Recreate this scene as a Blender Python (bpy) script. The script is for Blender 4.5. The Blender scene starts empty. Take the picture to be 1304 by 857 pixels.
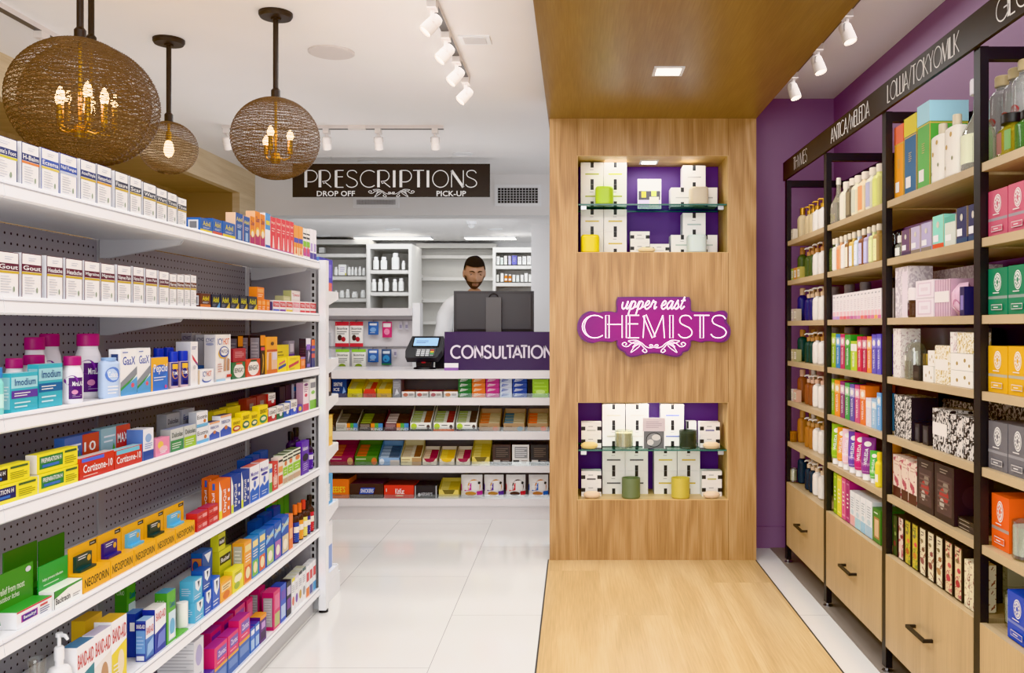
import bpy, bmesh, math, random
from mathutils import Vector, Matrix
random.seed(7)
scn = bpy.context.scene
COL = scn.collection
PI = math.pi
F, HC = 1134.0, 1.25                       # focal length in pixels of the 1304x857 frame, eye height

# ------------------------------------------------------------------ materials
def lin(h):
    h = h.lstrip('#')
    o = []
    for i in (0, 2, 4):
        c = int(h[i:i+2], 16) / 255
        o.append(c/12.92 if c <= .04045 else ((c+.055)/1.055)**2.4)
    return (*o, 1)
MATS = {}
def base_mat(name):
    m = bpy.data.materials.new(name); m.use_nodes = True
    return m, m.node_tree, m.node_tree.nodes['Principled BSDF']
def M(key):
    """'#rrggbb' paint/card; '#rrggbb:g' glossy, ':m' metal, ':e<strength>' glowing, ':t' tinted glass, ':w' waxy"""
    if not isinstance(key, str): return key
    if key in MATS: return MATS[key]
    c, _, s = key.partition(':')
    m, nt, p = base_mat('paint ' + key)
    p.inputs['Base Color'].default_value = lin(c)
    p.inputs['Roughness'].default_value = .45
    if s == 'g': p.inputs['Roughness'].default_value = .15
    elif s == 'f': p.inputs['Roughness'].default_value = .8
    elif s == 'm': p.inputs['Metallic'].default_value = 1; p.inputs['Roughness'].default_value = .3
    elif s.startswith('e'):
        p.inputs['Emission Color'].default_value = lin(c); p.inputs['Emission Strength'].default_value = float(s[1:])
    elif s == 't':
        p.inputs['Roughness'].default_value = .05; p.inputs['Transmission Weight'].default_value = .75; p.inputs['IOR'].default_value = 1.3
    elif s == 'w':
        p.inputs['Roughness'].default_value = .35; p.inputs['Subsurface Weight'].default_value = .3
        p.inputs['Subsurface Radius'].default_value = (.02, .02, .01)
    MATS[key] = m
    return m
def N(nt, t, **kw):
    n = nt.nodes.new(t)
    for k, v in kw.items():
        if k.startswith('i_'): n.inputs[int(k[2:])].default_value = v
        else: setattr(n, k, v)
    return n
def math_(nt, op, a, b=None):
    n = nt.nodes.new('ShaderNodeMath'); n.operation = op
    for i, v in enumerate((a, b)):
        if v is None: continue
        if isinstance(v, (int, float)): n.inputs[i].default_value = v
        else: nt.links.new(v, n.inputs[i])
    return n.outputs[0]
def wood(name, cdark, cmid, clight, across, along, leaf=.13, rough=.42, contrast=1.0, rings=11, stretch=.35, seam=0, butt=0, noise=3.0, rw=.13):
    """veneer or plank wood: grain along one axis, every leaf with its own figure"""
    m, nt, p = base_mat(name); L = nt.links.new
    tc = N(nt, 'ShaderNodeTexCoord'); sp = N(nt, 'ShaderNodeSeparateXYZ'); L(tc.outputs['Object'], sp.inputs[0])
    a, b = sp.outputs['XYZ'.index(across)], sp.outputs['XYZ'.index(along)]
    idx = math_(nt, 'FLOOR', math_(nt, 'DIVIDE', math_(nt, 'ADD', a, 50.013), leaf))
    bb = b
    if butt:
        bb = math_(nt, 'ADD', b, math_(nt, 'MULTIPLY', idx, butt*.37))
        jdx = math_(nt, 'FLOOR', math_(nt, 'DIVIDE', bb, butt))
        idx = math_(nt, 'ADD', idx, math_(nt, 'MULTIPLY', jdx, 5.31))
    cb = N(nt, 'ShaderNodeCombineXYZ'); L(a, cb.inputs[0]); L(math_(nt, 'MULTIPLY', b, stretch*.33), cb.inputs[1])
    n1 = N(nt, 'ShaderNodeTexNoise', noise_dimensions='4D'); L(cb.outputs[0], n1.inputs['Vector']); L(math_(nt, 'MULTIPLY', idx, 3.7), n1.inputs['W'])
    n1.inputs['Scale'].default_value = noise*2.2; n1.inputs['Detail'].default_value = 1.5
    ring = math_(nt, 'SINE', math_(nt, 'MULTIPLY', n1.outputs[0], rings*6.28))
    cf = N(nt, 'ShaderNodeCombineXYZ'); L(math_(nt, 'MULTIPLY', a, 160), cf.inputs[0]); L(math_(nt, 'MULTIPLY', b, 5), cf.inputs[1]); L(idx, cf.inputs[2])
    n2 = N(nt, 'ShaderNodeTexNoise'); L(cf.outputs[0], n2.inputs['Vector']); n2.inputs['Scale'].default_value = 1.0; n2.inputs['Detail'].default_value = 2
    n3 = N(nt, 'ShaderNodeTexNoise', noise_dimensions='4D'); L(idx, n3.inputs['W']); n3.inputs['Scale'].default_value = .1
    v = math_(nt, 'ADD', math_(nt, 'MULTIPLY', ring, rw*contrast), math_(nt, 'MULTIPLY', n2.outputs[0], .55*contrast))
    v = math_(nt, 'ADD', v, math_(nt, 'MULTIPLY', n3.outputs[0], .5))
    r = N(nt, 'ShaderNodeValToRGB'); e = r.color_ramp.elements
    e[0].position = .2; e[0].color = lin(cdark); e[1].position = .85; e[1].color = lin(clight)
    x = e.new(.52); x.color = lin(cmid); L(v, r.inputs[0])
    colr = r.outputs[0]
    if seam:
        fr = math_(nt, 'FRACT', math_(nt, 'DIVIDE', math_(nt, 'ADD', a, 50.013), leaf))
        s = math_(nt, 'LESS_THAN', fr, seam)
        if butt: s = math_(nt, 'MAXIMUM', s, math_(nt, 'LESS_THAN', math_(nt, 'FRACT', math_(nt, 'DIVIDE', bb, butt)), .0015))
        mx = N(nt, 'ShaderNodeMix', data_type='RGBA'); L(math_(nt, 'MULTIPLY', s, .45), mx.inputs[0]); L(colr, mx.inputs[6]); mx.inputs[7].default_value = lin(cdark)
        colr = mx.outputs[2]
    L(colr, p.inputs['Base Color']); p.inputs['Roughness'].default_value = rough
    bp = N(nt, 'ShaderNodeBump'); bp.inputs['Strength'].default_value = .08; bp.inputs['Distance'].default_value = .002
    L(v, bp.inputs['Height']); L(bp.outputs[0], p.inputs['Normal'])
    MATS[name] = m; return m
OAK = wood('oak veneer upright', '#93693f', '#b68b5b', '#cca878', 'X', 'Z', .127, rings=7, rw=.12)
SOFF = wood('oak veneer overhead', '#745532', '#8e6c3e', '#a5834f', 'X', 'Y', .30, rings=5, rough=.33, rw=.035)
NICHE = wood('oak niche lining', '#a98350', '#c9a56e', '#dcbb85', 'Y', 'Z', .2, rings=5)
PLANK = wood('oak floor planks', '#b4925f', '#cdac7b', '#dfc597', 'X', 'Y', .277, rings=5, rough=.3, seam=.004, butt=1.9, noise=1.6, rw=.10)
BIRCH = wood('pale ash drawer', '#ad8f68', '#c8ab80', '#d6bc94', 'Y', 'Z', .4, rings=4, contrast=.6, rw=.08)
SHELFW = wood('pale ash shelf', '#a88f6c', '#c5ad88', '#d5bf9c', 'X', 'Y', .4, rings=4, contrast=.7, rw=.08)
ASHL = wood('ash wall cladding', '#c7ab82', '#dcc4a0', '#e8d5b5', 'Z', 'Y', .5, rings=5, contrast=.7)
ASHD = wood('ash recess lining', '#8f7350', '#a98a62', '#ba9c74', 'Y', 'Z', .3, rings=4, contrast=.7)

def noisy(name, c1, c2, scale, rough=.6, bump=0):
    m, nt, p = base_mat(name); L = nt.links.new
    tc = N(nt, 'ShaderNodeTexCoord'); n = N(nt, 'ShaderNodeTexNoise'); L(tc.outputs['Object'], n.inputs['Vector']); n.inputs['Scale'].default_value = scale
    mx = N(nt, 'ShaderNodeMix', data_type='RGBA'); L(n.outputs[0], mx.inputs[0]); mx.inputs[6].default_value = lin(c1); mx.inputs[7].default_value = lin(c2)
    L(mx.outputs[2], p.inputs['Base Color']); p.inputs['Roughness'].default_value = rough
    if bump:
        b = N(nt, 'ShaderNodeBump'); b.inputs['Strength'].default_value = bump; b.inputs['Distance'].default_value = .003; L(n.outputs[0], b.inputs['Height']); L(b.outputs[0], p.inputs['Normal'])
    MATS[name] = m; return m
PLASTER = noisy('white plaster ceiling', '#eeecec', '#f2f0f0', 3)
WALLW = noisy('white painted wall', '#e9e9ea', '#eeeeef', 3)
PURPLE = noisy('purple painted wall', '#8c6c8c', '#937392', 4, .6)
PURPLEN = noisy('purple niche back', '#553082', '#60388e', 4, .5)
BLACKM = noisy('black powder coated steel', '#0e0e11', '#141418', 60, .5)
WHITEM = noisy('white powder coated steel', '#eceef2', '#f2f4f7', 40, .35)
WHITEL = noisy('white laminate', '#e4e0e2', '#eae7e8', 8, .3)
GREYL = noisy('pale grey shelving board', '#d8d6d2', '#dedcd8', 8, .5)
BROWNBD = noisy('dark brown sign board', '#1d1510', '#241a14', 5, .5)
def tiles():
    m, nt, p = base_mat('white porcelain floor tile'); L = nt.links.new
    tc = N(nt, 'ShaderNodeTexCoord'); sp = N(nt, 'ShaderNodeSeparateXYZ'); L(tc.outputs['Object'], sp.inputs[0])
    cb = N(nt, 'ShaderNodeCombineXYZ'); L(math_(nt, 'ADD', sp.outputs[1], 24-3.87+.6), cb.inputs[0]); L(math_(nt, 'ADD', sp.outputs[0], .535+6), cb.inputs[1])
    b = N(nt, 'ShaderNodeTexBrick'); L(cb.outputs[0], b.inputs['Vector']); b.offset = .5; b.offset_frequency = 2
    for k, v in (('Scale', 1.0), ('Mortar Size', .0016), ('Mortar Smooth', .1), ('Brick Width', 1.2), ('Row Height', .6)): b.inputs[k].default_value = v
    b.inputs['Color1'].default_value = lin('#e4e3e0'); b.inputs['Color2'].default_value = lin('#e0dfdc'); b.inputs['Mortar'].default_value = lin('#a9a8a6')
    L(b.outputs['Color'], p.inputs['Base Color']); p.inputs['Roughness'].default_value = .12
    MATS['tile'] = m; return m
TILE = tiles()
def pegs():
    m, nt, p = base_mat('grey pegboard'); L = nt.links.new
    tc = N(nt, 'ShaderNodeTexCoord'); sp = N(nt, 'ShaderNodeSeparateXYZ'); L(tc.outputs['Object'], sp.inputs[0])
    q = []
    for k in (1, 2):
        f = math_(nt, 'SUBTRACT', math_(nt, 'FRACT', math_(nt, 'DIVIDE', sp.outputs[k], .0254)), .5)
        q.append(math_(nt, 'MULTIPLY', f, f))
    d = math_(nt, 'LESS_THAN', math_(nt, 'ADD', q[0], q[1]), .017)
    mx = N(nt, 'ShaderNodeMix', data_type='RGBA'); L(d, mx.inputs[0]); mx.inputs[6].default_value = lin('#b8b8bf'); mx.inputs[7].default_value = lin('#1b1a1e')
    L(mx.outputs[2], p.inputs['Base Color']); p.inputs['Roughness'].default_value = .5
    MATS['peg'] = m; return m
PEG = pegs()
def damask(name, c1, c2, scale=38, th=.5):
    m, nt, p = base_mat(name); L = nt.links.new
    tc = N(nt, 'ShaderNodeTexCoord'); n = N(nt, 'ShaderNodeTexNoise'); L(tc.outputs['Object'], n.inputs['Vector']); n.inputs['Scale'].default_value = scale; n.inputs['Distortion'].default_value = 2.2
    r = N(nt, 'ShaderNodeValToRGB'); r.color_ramp.interpolation = 'CONSTANT'; e = r.color_ramp.elements
    e[0].color = lin(c1); e[1].position = th; e[1].color = lin(c2); L(n.outputs[0], r.inputs[0]); L(r.outputs[0], p.inputs['Base Color'])
    p.inputs['Roughness'].default_value = .5; MATS[name] = m; return m
DAM = damask('black and white damask paper', '#1d1b1e', '#d9d2cb', 42)
DAMG = damask('grey and lilac floral paper', '#c9bdc4', '#e8e0e2', 36)
FLOR = damask('pale floral paper', '#efe9e4', '#c9b3b4', 50, .58)
ROSE = damask('rose print paper', '#e6d0be', '#b04a58', 22, .56)
CRMF = damask('cream botanical paper', '#e4d9b6', '#8a5040', 44, .6)
GOLDL = damask('gold lattice paper', '#efe8d8', '#c9ae68', 55, .55)
ROSEL = damask('rose and straw floral paper', '#e0c79a', '#b4525a', 34, .57)
LIMEF = damask('yellow floral paper', '#c9b23c', '#7d8a3a', 34, .56)
DARKF = damask('dark floral paper', '#231c20', '#6a3038', 45, .62)
def clear(name, tint, alpha, rough=.05):
    """thin clear acrylic or glass: mostly see-through with a glossy skin"""
    m, nt, p = base_mat(name); L = nt.links.new
    out = nt.nodes['Material Output']; nt.nodes.remove(p)
    t = N(nt, 'ShaderNodeBsdfTransparent'); t.inputs[0].default_value = lin(tint)
    g = N(nt, 'ShaderNodeBsdfGlossy'); g.inputs['Roughness'].default_value = rough; g.inputs['Color'].default_value = (.9, .95, .95, 1)
    mx = N(nt, 'ShaderNodeMixShader'); mx.inputs[0].default_value = alpha
    L(t.outputs[0], mx.inputs[1]); L(g.outputs[0], mx.inputs[2]); L(mx.outputs[0], out.inputs[0]); MATS[name] = m; return m
CLEAR = clear('clear acrylic', '#f4f6f7', .1)
GLASS = clear('green edged shelf glass', '#cfe3dd', .14)
BOTG = clear('clear bottle glass', '#eef0ea', .16)
EDGEG = M('#3f6f66:g')

# ------------------------------------------------------------------ mesh builder
_T = {}
def text_geo(s, bold=.0, shear=0):
    k = (s, bold, shear)
    if k in _T: return _T[k]
    c = bpy.data.curves.new('t', 'FONT'); c.body = s; c.size = 1; c.resolution_u = 2; c.offset = bold; c.shear = shear; c.fill_mode = 'FRONT'
    o = bpy.data.objects.new('t', c); COL.objects.link(o)
    me = bpy.data.meshes.new_from_object(o.evaluated_get(bpy.context.evaluated_depsgraph_get()))
    vs = [(v.co.x, v.co.y) for v in me.vertices]; fs = [tuple(p.vertices) for p in me.polygons]
    bpy.data.objects.remove(o); bpy.data.curves.remove(c); bpy.data.meshes.remove(me)
    x0 = min(v[0] for v in vs); x1 = max(v[0] for v in vs); y0 = min(v[1] for v in vs); y1 = max(v[1] for v in vs)
    vs = [((x-x0)/(x1-x0), (y-y0)/(y1-y0)) for x, y in vs]
    _T[k] = (vs, fs, (x1-x0)/(y1-y0)); return _T[k]

class MB:
    def __init__(s): s.v = []; s.f = []; s.m = []; s.mats = []; s.sm = []
    def mi(s, mat):
        mat = M(mat)
        if mat not in s.mats: s.mats.append(mat)
        return s.mats.index(mat)
    def add(s, vs, fs, mat, smooth=False):
        o = len(s.v); s.v += [tuple(v) for v in vs]; k = s.mi(mat)
        for f in fs: s.f.append(tuple(i+o for i in f)); s.m.append(k); s.sm.append(smooth)
        return s
    def box(s, x0, y0, z0, x1, y1, z1, mat, mats=None):
        vs = [(x0,y0,z0),(x1,y0,z0),(x1,y1,z0),(x0,y1,z0),(x0,y0,z1),(x1,y0,z1),(x1,y1,z1),(x0,y1,z1)]
        fs = {'b':(3,2,1,0),'t':(4,5,6,7),'f':(0,1,5,4),'k':(2,3,7,6),'l':(3,0,4,7),'r':(1,2,6,5)}
        for k, f in fs.items(): s.add([vs[i] for i in f], [(0,1,2,3)], (mats or {}).get(k, mat))
        return s
    def prism(s, pts, d0, d1, mat, axis='Y', side=None):
        """closed outline pts extruded along an axis"""
        def P(a, b, d): return {'Y': (a, d, b), 'X': (d, a, b), 'Z': (a, b, d)}[axis]
        n = len(pts)
        s.add([P(a, b, d0) for a, b in pts], [tuple(range(n))], mat); s.add([P(a, b, d1) for a, b in pts], [tuple(reversed(range(n)))], mat)
        vs = [P(a, b, d0) for a, b in pts] + [P(a, b, d1) for a, b in pts]
        s.add(vs, [(i, (i+1) % n, n+(i+1) % n, n+i) for i in range(n)], side or mat)
        return s
    def lathe(s, prof, mat, seg=20, sx=1, sy=1, c=(0,0,0), smooth=True, p=2.0, mats=None):
        """profile [(r,z)..] turned round; p>2 squares the section off"""
        vs = []
        for r, z in prof:
            for i in range(seg):
                a = 2*PI*i/seg + PI/seg; ca, sa = math.cos(a), math.sin(a)
                k = (abs(ca)**p + abs(sa)**p)**(-1/p)
                vs.append((c[0]+r*sx*ca*k, c[1]+r*sy*sa*k, c[2]+z))
        n = len(prof)
        for j in range(n-1):
            s_f = [(j*seg+i, j*seg+(i+1) % seg, (j+1)*seg+(i+1) % seg, (j+1)*seg+i) for i in range(seg)]
            ids = sorted({q for f in s_f for q in f}); mp = {q: k for k, q in enumerate(ids)}
            s.add([vs[q] for q in ids], [tuple(mp[q] for q in f) for f in s_f], mats[j] if mats else mat, smooth)
        for j, rev in ((0, True), (n-1, False)):
            if prof[j][0] > 1e-5:
                ring = [vs[j*seg+i] for i in range(seg)]
                s.add(ring, [tuple(reversed(range(seg))) if rev else tuple(range(seg))], (mats[max(0, j-1)] if mats else mat))
        return s
    def tube(s, path, r, mat, seg=8, cap=True, smooth=True):
        path = [Vector(p) for p in path]; rings = []
        for i, p in enumerate(path):
            t = (path[min(i+1, len(path)-1)] - path[max(i-1, 0)]).normalized()
            u = t.cross(Vector((0, 0, 1)));  u = u if u.length > .05 else t.cross(Vector((1, 0, 0))); u.normalize(); w = t.cross(u)
            rr = r[i] if isinstance(r, (list, tuple)) else r
            rings += [p + rr*(math.cos(2*PI*k/seg)*u + math.sin(2*PI*k/seg)*w) for k in range(seg)]
        fs = [(j*seg+i, j*seg+(i+1) % seg, (j+1)*seg+(i+1) % seg, (j+1)*seg+i) for j in range(len(path)-1) for i in range(seg)]
        s.add(rings, fs, mat, smooth)
        if cap:
            s.add(rings[:seg], [tuple(range(seg))], mat); s.add(rings[-seg:], [tuple(range(seg))], mat)
        return s
    def flat(s, pts, place, mat):
        s.add([place(*p) for p in pts], [tuple(range(len(pts)))], mat); return s
    def ribbon(s, path, w, place, mat, closed=False):
        """a drawn stroke of width w on the surface place(x,y)"""
        n = len(path); vs = []
        for i in range(n):
            a = path[(i-1) % n if closed else max(i-1, 0)]; b = path[(i+1) % n if closed else min(i+1, n-1)]
            dx, dy = b[0]-a[0], b[1]-a[1]; L = math.hypot(dx, dy) or 1
            ww = w(i/(n-1)) if callable(w) else w
            nx, ny = -dy/L*ww/2, dx/L*ww/2
            vs += [place(path[i][0]+nx, path[i][1]+ny), place(path[i][0]-nx, path[i][1]-ny)]
        m = n if closed else n-1
        s.add(vs, [(2*i, 2*i+1, (2*i+3) % (2*n), (2*i+2) % (2*n)) for i in range(m)], mat); return s
    def art(s, els, place):
        """printed graphics; place(u,v,layer) maps the 0..1 face to a point"""
        for L, e in enumerate(els):
            k = e[0]
            if k == 'r':
                _, x0, y0, x1, y1, c = e; n = 6
                us = [x0+(x1-x0)*i/n for i in range(n+1)]
                s.add([place(u, y, L) for u in us for y in (y0, y1)], [(2*i, 2*i+2, 2*i+3, 2*i+1) for i in range(n)], c)
            elif k == 'e':
                _, cx, cy, rx, ry, c = e
                s.flat([(cx+rx*math.cos(2*PI*i/16), cy+ry*math.sin(2*PI*i/16), L) for i in range(16)], place, c)
            elif k == 'p':
                s.flat([(x, y, L) for x, y in e[1]], place, e[2])
            elif k == 'l':
                _, x0, y0, x1, y1, n, c = e; h = (y1-y0)/n
                for i in range(n):
                    xe = x1 if i % 3 else x0+(x1-x0)*.8
                    s.flat([(x0, y0+i*h+h*.3, L), (xe, y0+i*h+h*.3, L), (xe, y0+i*h+h*.65, L), (x0, y0+i*h+h*.65, L)], place, c)
            elif k == 't':
                _, tx, x0, y0, x1, y1, c = e[:7]; rot = e[7] if len(e) > 7 else 0
                vs, fs, _a = text_geo(tx, .012)
                if rot: pts = [(x1-(x1-x0)*v, y0+(y1-y0)*u) for u, v in vs]
                else: pts = [(x0+(x1-x0)*u, y0+(y1-y0)*v) for u, v in vs]
                s.add([place(a, b, L) for a, b in pts], fs, c)
        return s
    def mesh(s, name, clean=False):
        me = bpy.data.meshes.new(name); me.from_pydata(s.v, [], s.f)
        for m in s.mats: me.materials.append(m)
        me.polygons.foreach_set('material_index', s.m); me.polygons.foreach_set('use_smooth', s.sm)
        if clean:
            bm = bmesh.new(); bm.from_mesh(me); bmesh.ops.remove_doubles(bm, verts=bm.verts, dist=1e-5); bmesh.ops.recalc_face_normals(bm, faces=bm.faces); bm.to_mesh(me); bm.free()
        me.update(); return me
    def build(s, name, parent=None, loc=(0,0,0), rz=0, clean=False):
        o = bpy.data.objects.new(name, s.mesh(name, clean)); COL.objects.link(o)
        o.location = loc; o.rotation_euler = (0, 0, rz); o.parent = parent; return o

def empty(name, loc, label, cat, group=None, rz=0):
    o = bpy.data.objects.new(name, None); COL.objects.link(o); o.location = loc; o.rotation_euler = (0, 0, rz); o.empty_display_size = .05
    return tag(o, label, cat, group)
def tag(o, label, cat, group=None, kind=None):
    o['label'] = label; o['category'] = cat
    if group: o['group'] = group
    if kind: o['kind'] = kind
    return o
def struct(o, label=None):
    o['kind'] = 'structure'
    if label: o['label'] = label; o['category'] = label.split()[-1]
    return o
def copy_thing(o, loc, rz=None):
    c = o.copy(); COL.objects.link(c); c.location = loc
    if rz is not None: c.rotation_euler = (0, 0, rz)
    for ch in list(o.children):
        d = ch.copy(); COL.objects.link(d); d.parent = c
        for g in list(ch.children):
            e = g.copy(); COL.objects.link(e); e.parent = d
    return c

ROWS = []
def settle():
    """nudge shelf neighbours that touch apart, along the shelf or deeper into it"""
    bpy.context.view_layer.update()
    L = []
    for o, key, deep, front in ROWS:
        ps = [q.matrix_world @ Vector(c) for q in [o]+list(o.children) for c in q.bound_box]
        L.append([o, key, deep, [min(p[i] for p in ps) for i in range(3)], [max(p[i] for p in ps) for i in range(3)], front])
    for _ in range(14):
        moved = False
        for i in range(len(L)):
            for j in range(i+1, len(L)):
                A, B = L[i], L[j]
                if A[1] != B[1]: continue
                pen = [min(A[4][k], B[4][k])-max(A[3][k], B[3][k]) for k in range(3)]
                if min(pen) < 1e-4: continue
                def mv(q, k, d): q[0].location[k] += d; q[3][k] += d; q[4][k] += d
                if pen[1] <= .014:
                    s = 1 if A[3][1]+A[4][1] > B[3][1]+B[4][1] else -1
                    mv(A, 1, s*(pen[1]/2+.0003)); mv(B, 1, -s*(pen[1]/2+.0003)); moved = True
                elif pen[0] <= .08 and max(A[5], B[5]) > .05:
                    q = max((A, B), key=lambda t: t[5]); mv(q, 0, q[2]*(pen[0]+.0005)); moved = True
        if not moved: break
# labels: every thing registers its look and where it stands; look-alikes in one row are told apart by their order
REG = []
def reg(o, desc, row, key, end): REG.append((o, desc, row, key, end))
ORD = ['first','second','third','fourth','fifth','sixth','seventh','eighth','ninth','tenth','eleventh','twelfth','thirteenth','fourteenth','fifteenth','sixteenth','seventeenth','eighteenth']
def finish_labels():
    rows = {}
    for r in REG: rows.setdefault((r[1], r[2]), []).append(r)
    for (desc, row), rs in rows.items():
        rs.sort(key=lambda r: r[3])
        for i, r in enumerate(rs):
            r[0]['label'] = f'{desc}, {row}' if len(rs) == 1 else f'{desc}, {ORD[i]} from {r[4]}, {row}'

# ------------------------------------------------------------------ products: local frame, front = -Y, base at z=0
def K(c, front=(), side=None, top=None, kind='box', name='medicine_box', cat='box', **kw):
    return dict(c=c, front=list(front), side=side, top=top, kind=kind, name=name, cat=cat, **kw)
EPS = .00025
def make(sp, w, d, h, parent=None):
    """one product: root mesh plus its moving parts as children"""
    k = sp['kind']; nm = sp['name']; mb = MB()
    if k == 'box':
        c = sp['c']; sc = sp.get('sidec', c)
        mb.box(-w/2, -d/2, 0, w/2, d/2, h, c, {'t': sp['top'] or c, 'l': sc, 'r': sc})
        mb.art(sp['front'], lambda u, v, L: (-w/2+w*u, -d/2-EPS*(L+1), h*v))
        if sp['side']:
            for sg in (-1, 1): mb.art(sp['side'], lambda u, v, L, sg=sg: (sg*(w/2+EPS*(L+1)), sg*(-d/2+d*u), h*v))
        o = mb.build(nm)
        if sp.get('lid'):                                     # lift-off lid, its own part
            lz = sp['lidh']*h; l = MB(); e = .0012
            l.box(-w/2-e, -d/2-e, h-lz, w/2+e, d/2+e, h+e, sp['lid'], {'l': sp.get('lids', sp['lid']), 'r': sp.get('lids', sp['lid'])})
            l.build('lid', o)
        return o
    if k == 'tray':                                           # shallow display carton: low front, sloping sides, taller back
        c = sp['c']; fh = sp.get('fh', .42)*h; t = .002; ic = sp.get('ic', c)
        mb.box(-w/2, -d/2, 0, w/2, d/2, t, c)
        mb.box(-w/2, -d/2, 0, w/2, -d/2+t, fh, c); mb.box(-w/2, d/2-t, 0, w/2, d/2, h, ic)
        for x in (-w/2, w/2-t): mb.prism([(-d/2, 0), (d/2, 0), (d/2, h), (d/2-.02, h), (-d/2, fh)], x, x+t, sp.get('sidec', c), 'X')
        mb.art(sp['front'], lambda u, v, L: (-w/2+w*u, -d/2-EPS*(L+1), fh*v))
        return mb.build(nm)
    if k == 'card':                                           # counter display: low carton with a raised back card
        c = sp['c']; fh = sp.get('fh', .42)*h
        mb.box(-w/2, -d/2, 0, w/2, d/2-.003, fh, c, {'t': sp['top'] or c}); mb.box(-w/2, d/2-.003, 0, w/2, d/2, h, sp.get('cardc', c))
        mb.art(sp['front'], lambda u, v, L: (-w/2+w*u, -d/2-EPS*(L+1), fh*v))
        if sp.get('card'): mb.art(sp['card'], lambda u, v, L: (-w/2+w*u, d/2-.003-EPS*(L+1), fh+(h-fh)*v))
        o = mb.build(nm)
        if sp.get('insert'):
            i = MB(); i.box(-w*.36, -d*.1, fh, w*.2, d*.2, fh+.006, sp['insert']); i.box(-w*.36, d*.2, fh, w*.2, d*.2+.012, fh+(h-fh)*.62, sp['insert'])
            i.art([('l', .12, .55, .7, .85, 2, '#e8e8e8'), ('e', .8, .5, .12, .2, '#d9a63a')], lambda u, v, L: (-w*.36+w*.56*u, d*.2-EPS*(L+1), fh+.006+(h-fh)*.6*v))
            i.build('ointment_carton', o)
        return o
    if k in ('bottle', 'pump', 'decanter', 'jar'):
        ch = sp.get('ch', .2)*h; bh = h-ch; r = w/2; q = d/w; cw = sp.get('cw', .62); p = sp.get('p', 2.4); mat = sp['c']
        nk = sp.get('nk', .06)*h; sh = sp.get('sh', .12)*bh
        zt = bh-nk
        prof = [(r*.9, 0), (r, .006), (r, zt-sh), (r*.93, zt-sh*.6), (r*.75, zt-sh*.2), (r*cw*.85, zt), (r*cw*.8, bh)]
        if k == 'decanter': prof = [(r*.92, 0), (r, .008), (r, bh*.42), (r*.9, bh*.52), (r*.5, bh*.66), (r*.3, bh*.75), (r*.26, bh)]
        if k == 'jar': prof = [(r*.94, 0), (r, .005), (r, bh)]
        mb.lathe(prof, mat, 20, 1, q, p=p)
        def on(u, v, L):
            x = -r+w*u; a = min(1, abs(x)/r); y = (1-a**p)**(1/p) if a < 1 else 0
            return (x, -(r*q*y)-.0006-EPS*L, zt*v)
        mb.art(sp['front'], on)
        o = mb.build(nm, clean=False)
        c = MB(); cc = sp.get('cap', '#ffffff')
        if k == 'pump':
            c.lathe([(r*cw, bh), (r*cw, bh+ch*.45), (r*cw*.8, bh+ch*.5), (r*.16, bh+ch*.52), (r*.16, bh+ch*.85), (r*.3, bh+ch*.86), (r*.3, bh+ch), (0, bh+ch)], cc, 14, 1, max(q, .9))
            pc = sp.get('pumpc', cc)
            c.tube([(0, 0, bh+ch*.92), (0, -r*.7, bh+ch*.93), (0, -r*1.0, bh+ch*.8)], [r*.2, r*.16, r*.12], pc, 8)
            c.build('pump', o)
        else:
            cr = r*(cw if k != 'decanter' else sp.get('cw', .4)); z0 = bh-.002
            if ch > .001: c.lathe([(cr*.97, z0), (cr, z0+.003), (cr, bh+ch*.88), (cr*.93, bh+ch), (0, bh+ch)], cc, 16, 1, q if sp.get('oval') else max(q, .85), p=2.2); c.build(sp.get('capn', 'cap'), o)
        if sp.get('wax'):
            g = MB(); g.lathe([(r*.88, .012), (r*.88, bh*.72), (0, bh*.72)], sp['wax'], 18, 1, q); g.build('wax', o)
        return o
    if k == 'tube':                                           # squeeze tube standing on its cap, flat crimp on top
        ch = .16*h; r = w/2; n = 18; rows = [(0, r*.8, r*.8), (ch, r*.82, r*.82)]
        c = MB(); c.lathe([(r*.72, 0), (r*.78, .002), (r*.72, ch)], sp.get('cap', '#f2f2f2'), 14)
        vs = []; lv = [(ch, .86, .86), (ch+.1*h, .95, .95), (.6*h, 1, .7), (.93*h, 1.02, .12), (h, 1.02, .1)]
        for z, a, b in lv:
            for i in range(n): vs.append((r*a*math.cos(2*PI*i/n), r*b*math.sin(2*PI*i/n), z))
        fs = [(j*n+i, j*n+(i+1) % n, (j+1)*n+(i+1) % n, (j+1)*n+i) for j in range(len(lv)-1) for i in range(n)]
        mb.add(vs, fs, sp['c'], True); mb.add(vs[-n:], [tuple(range(n))], sp['c']); mb.add(vs[:n], [tuple(range(n))], sp['c'])
        def on(u, v, L):
            z = ch+(h-ch)*v; t = [q for q in zip(lv, lv[1:]) if q[0][0] <= z+1e-6 <= q[1][0]+1e-5]; (z0, a0, b0), (z1, a1, b1) = t[0] if t else (lv[-2], lv[-1])
            f = (z-z0)/(z1-z0); A = r*(a0+(a1-a0)*f); B = r*(b0+(b1-b0)*f); x = max(-A, min(A, -r+w*u))
            return (x, -B*math.sqrt(max(0, 1-(x/A)**2))-.0008-EPS*L, z)
        mb.art(sp['front'], on); o = mb.build(nm); c.build('cap', o); return o
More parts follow.
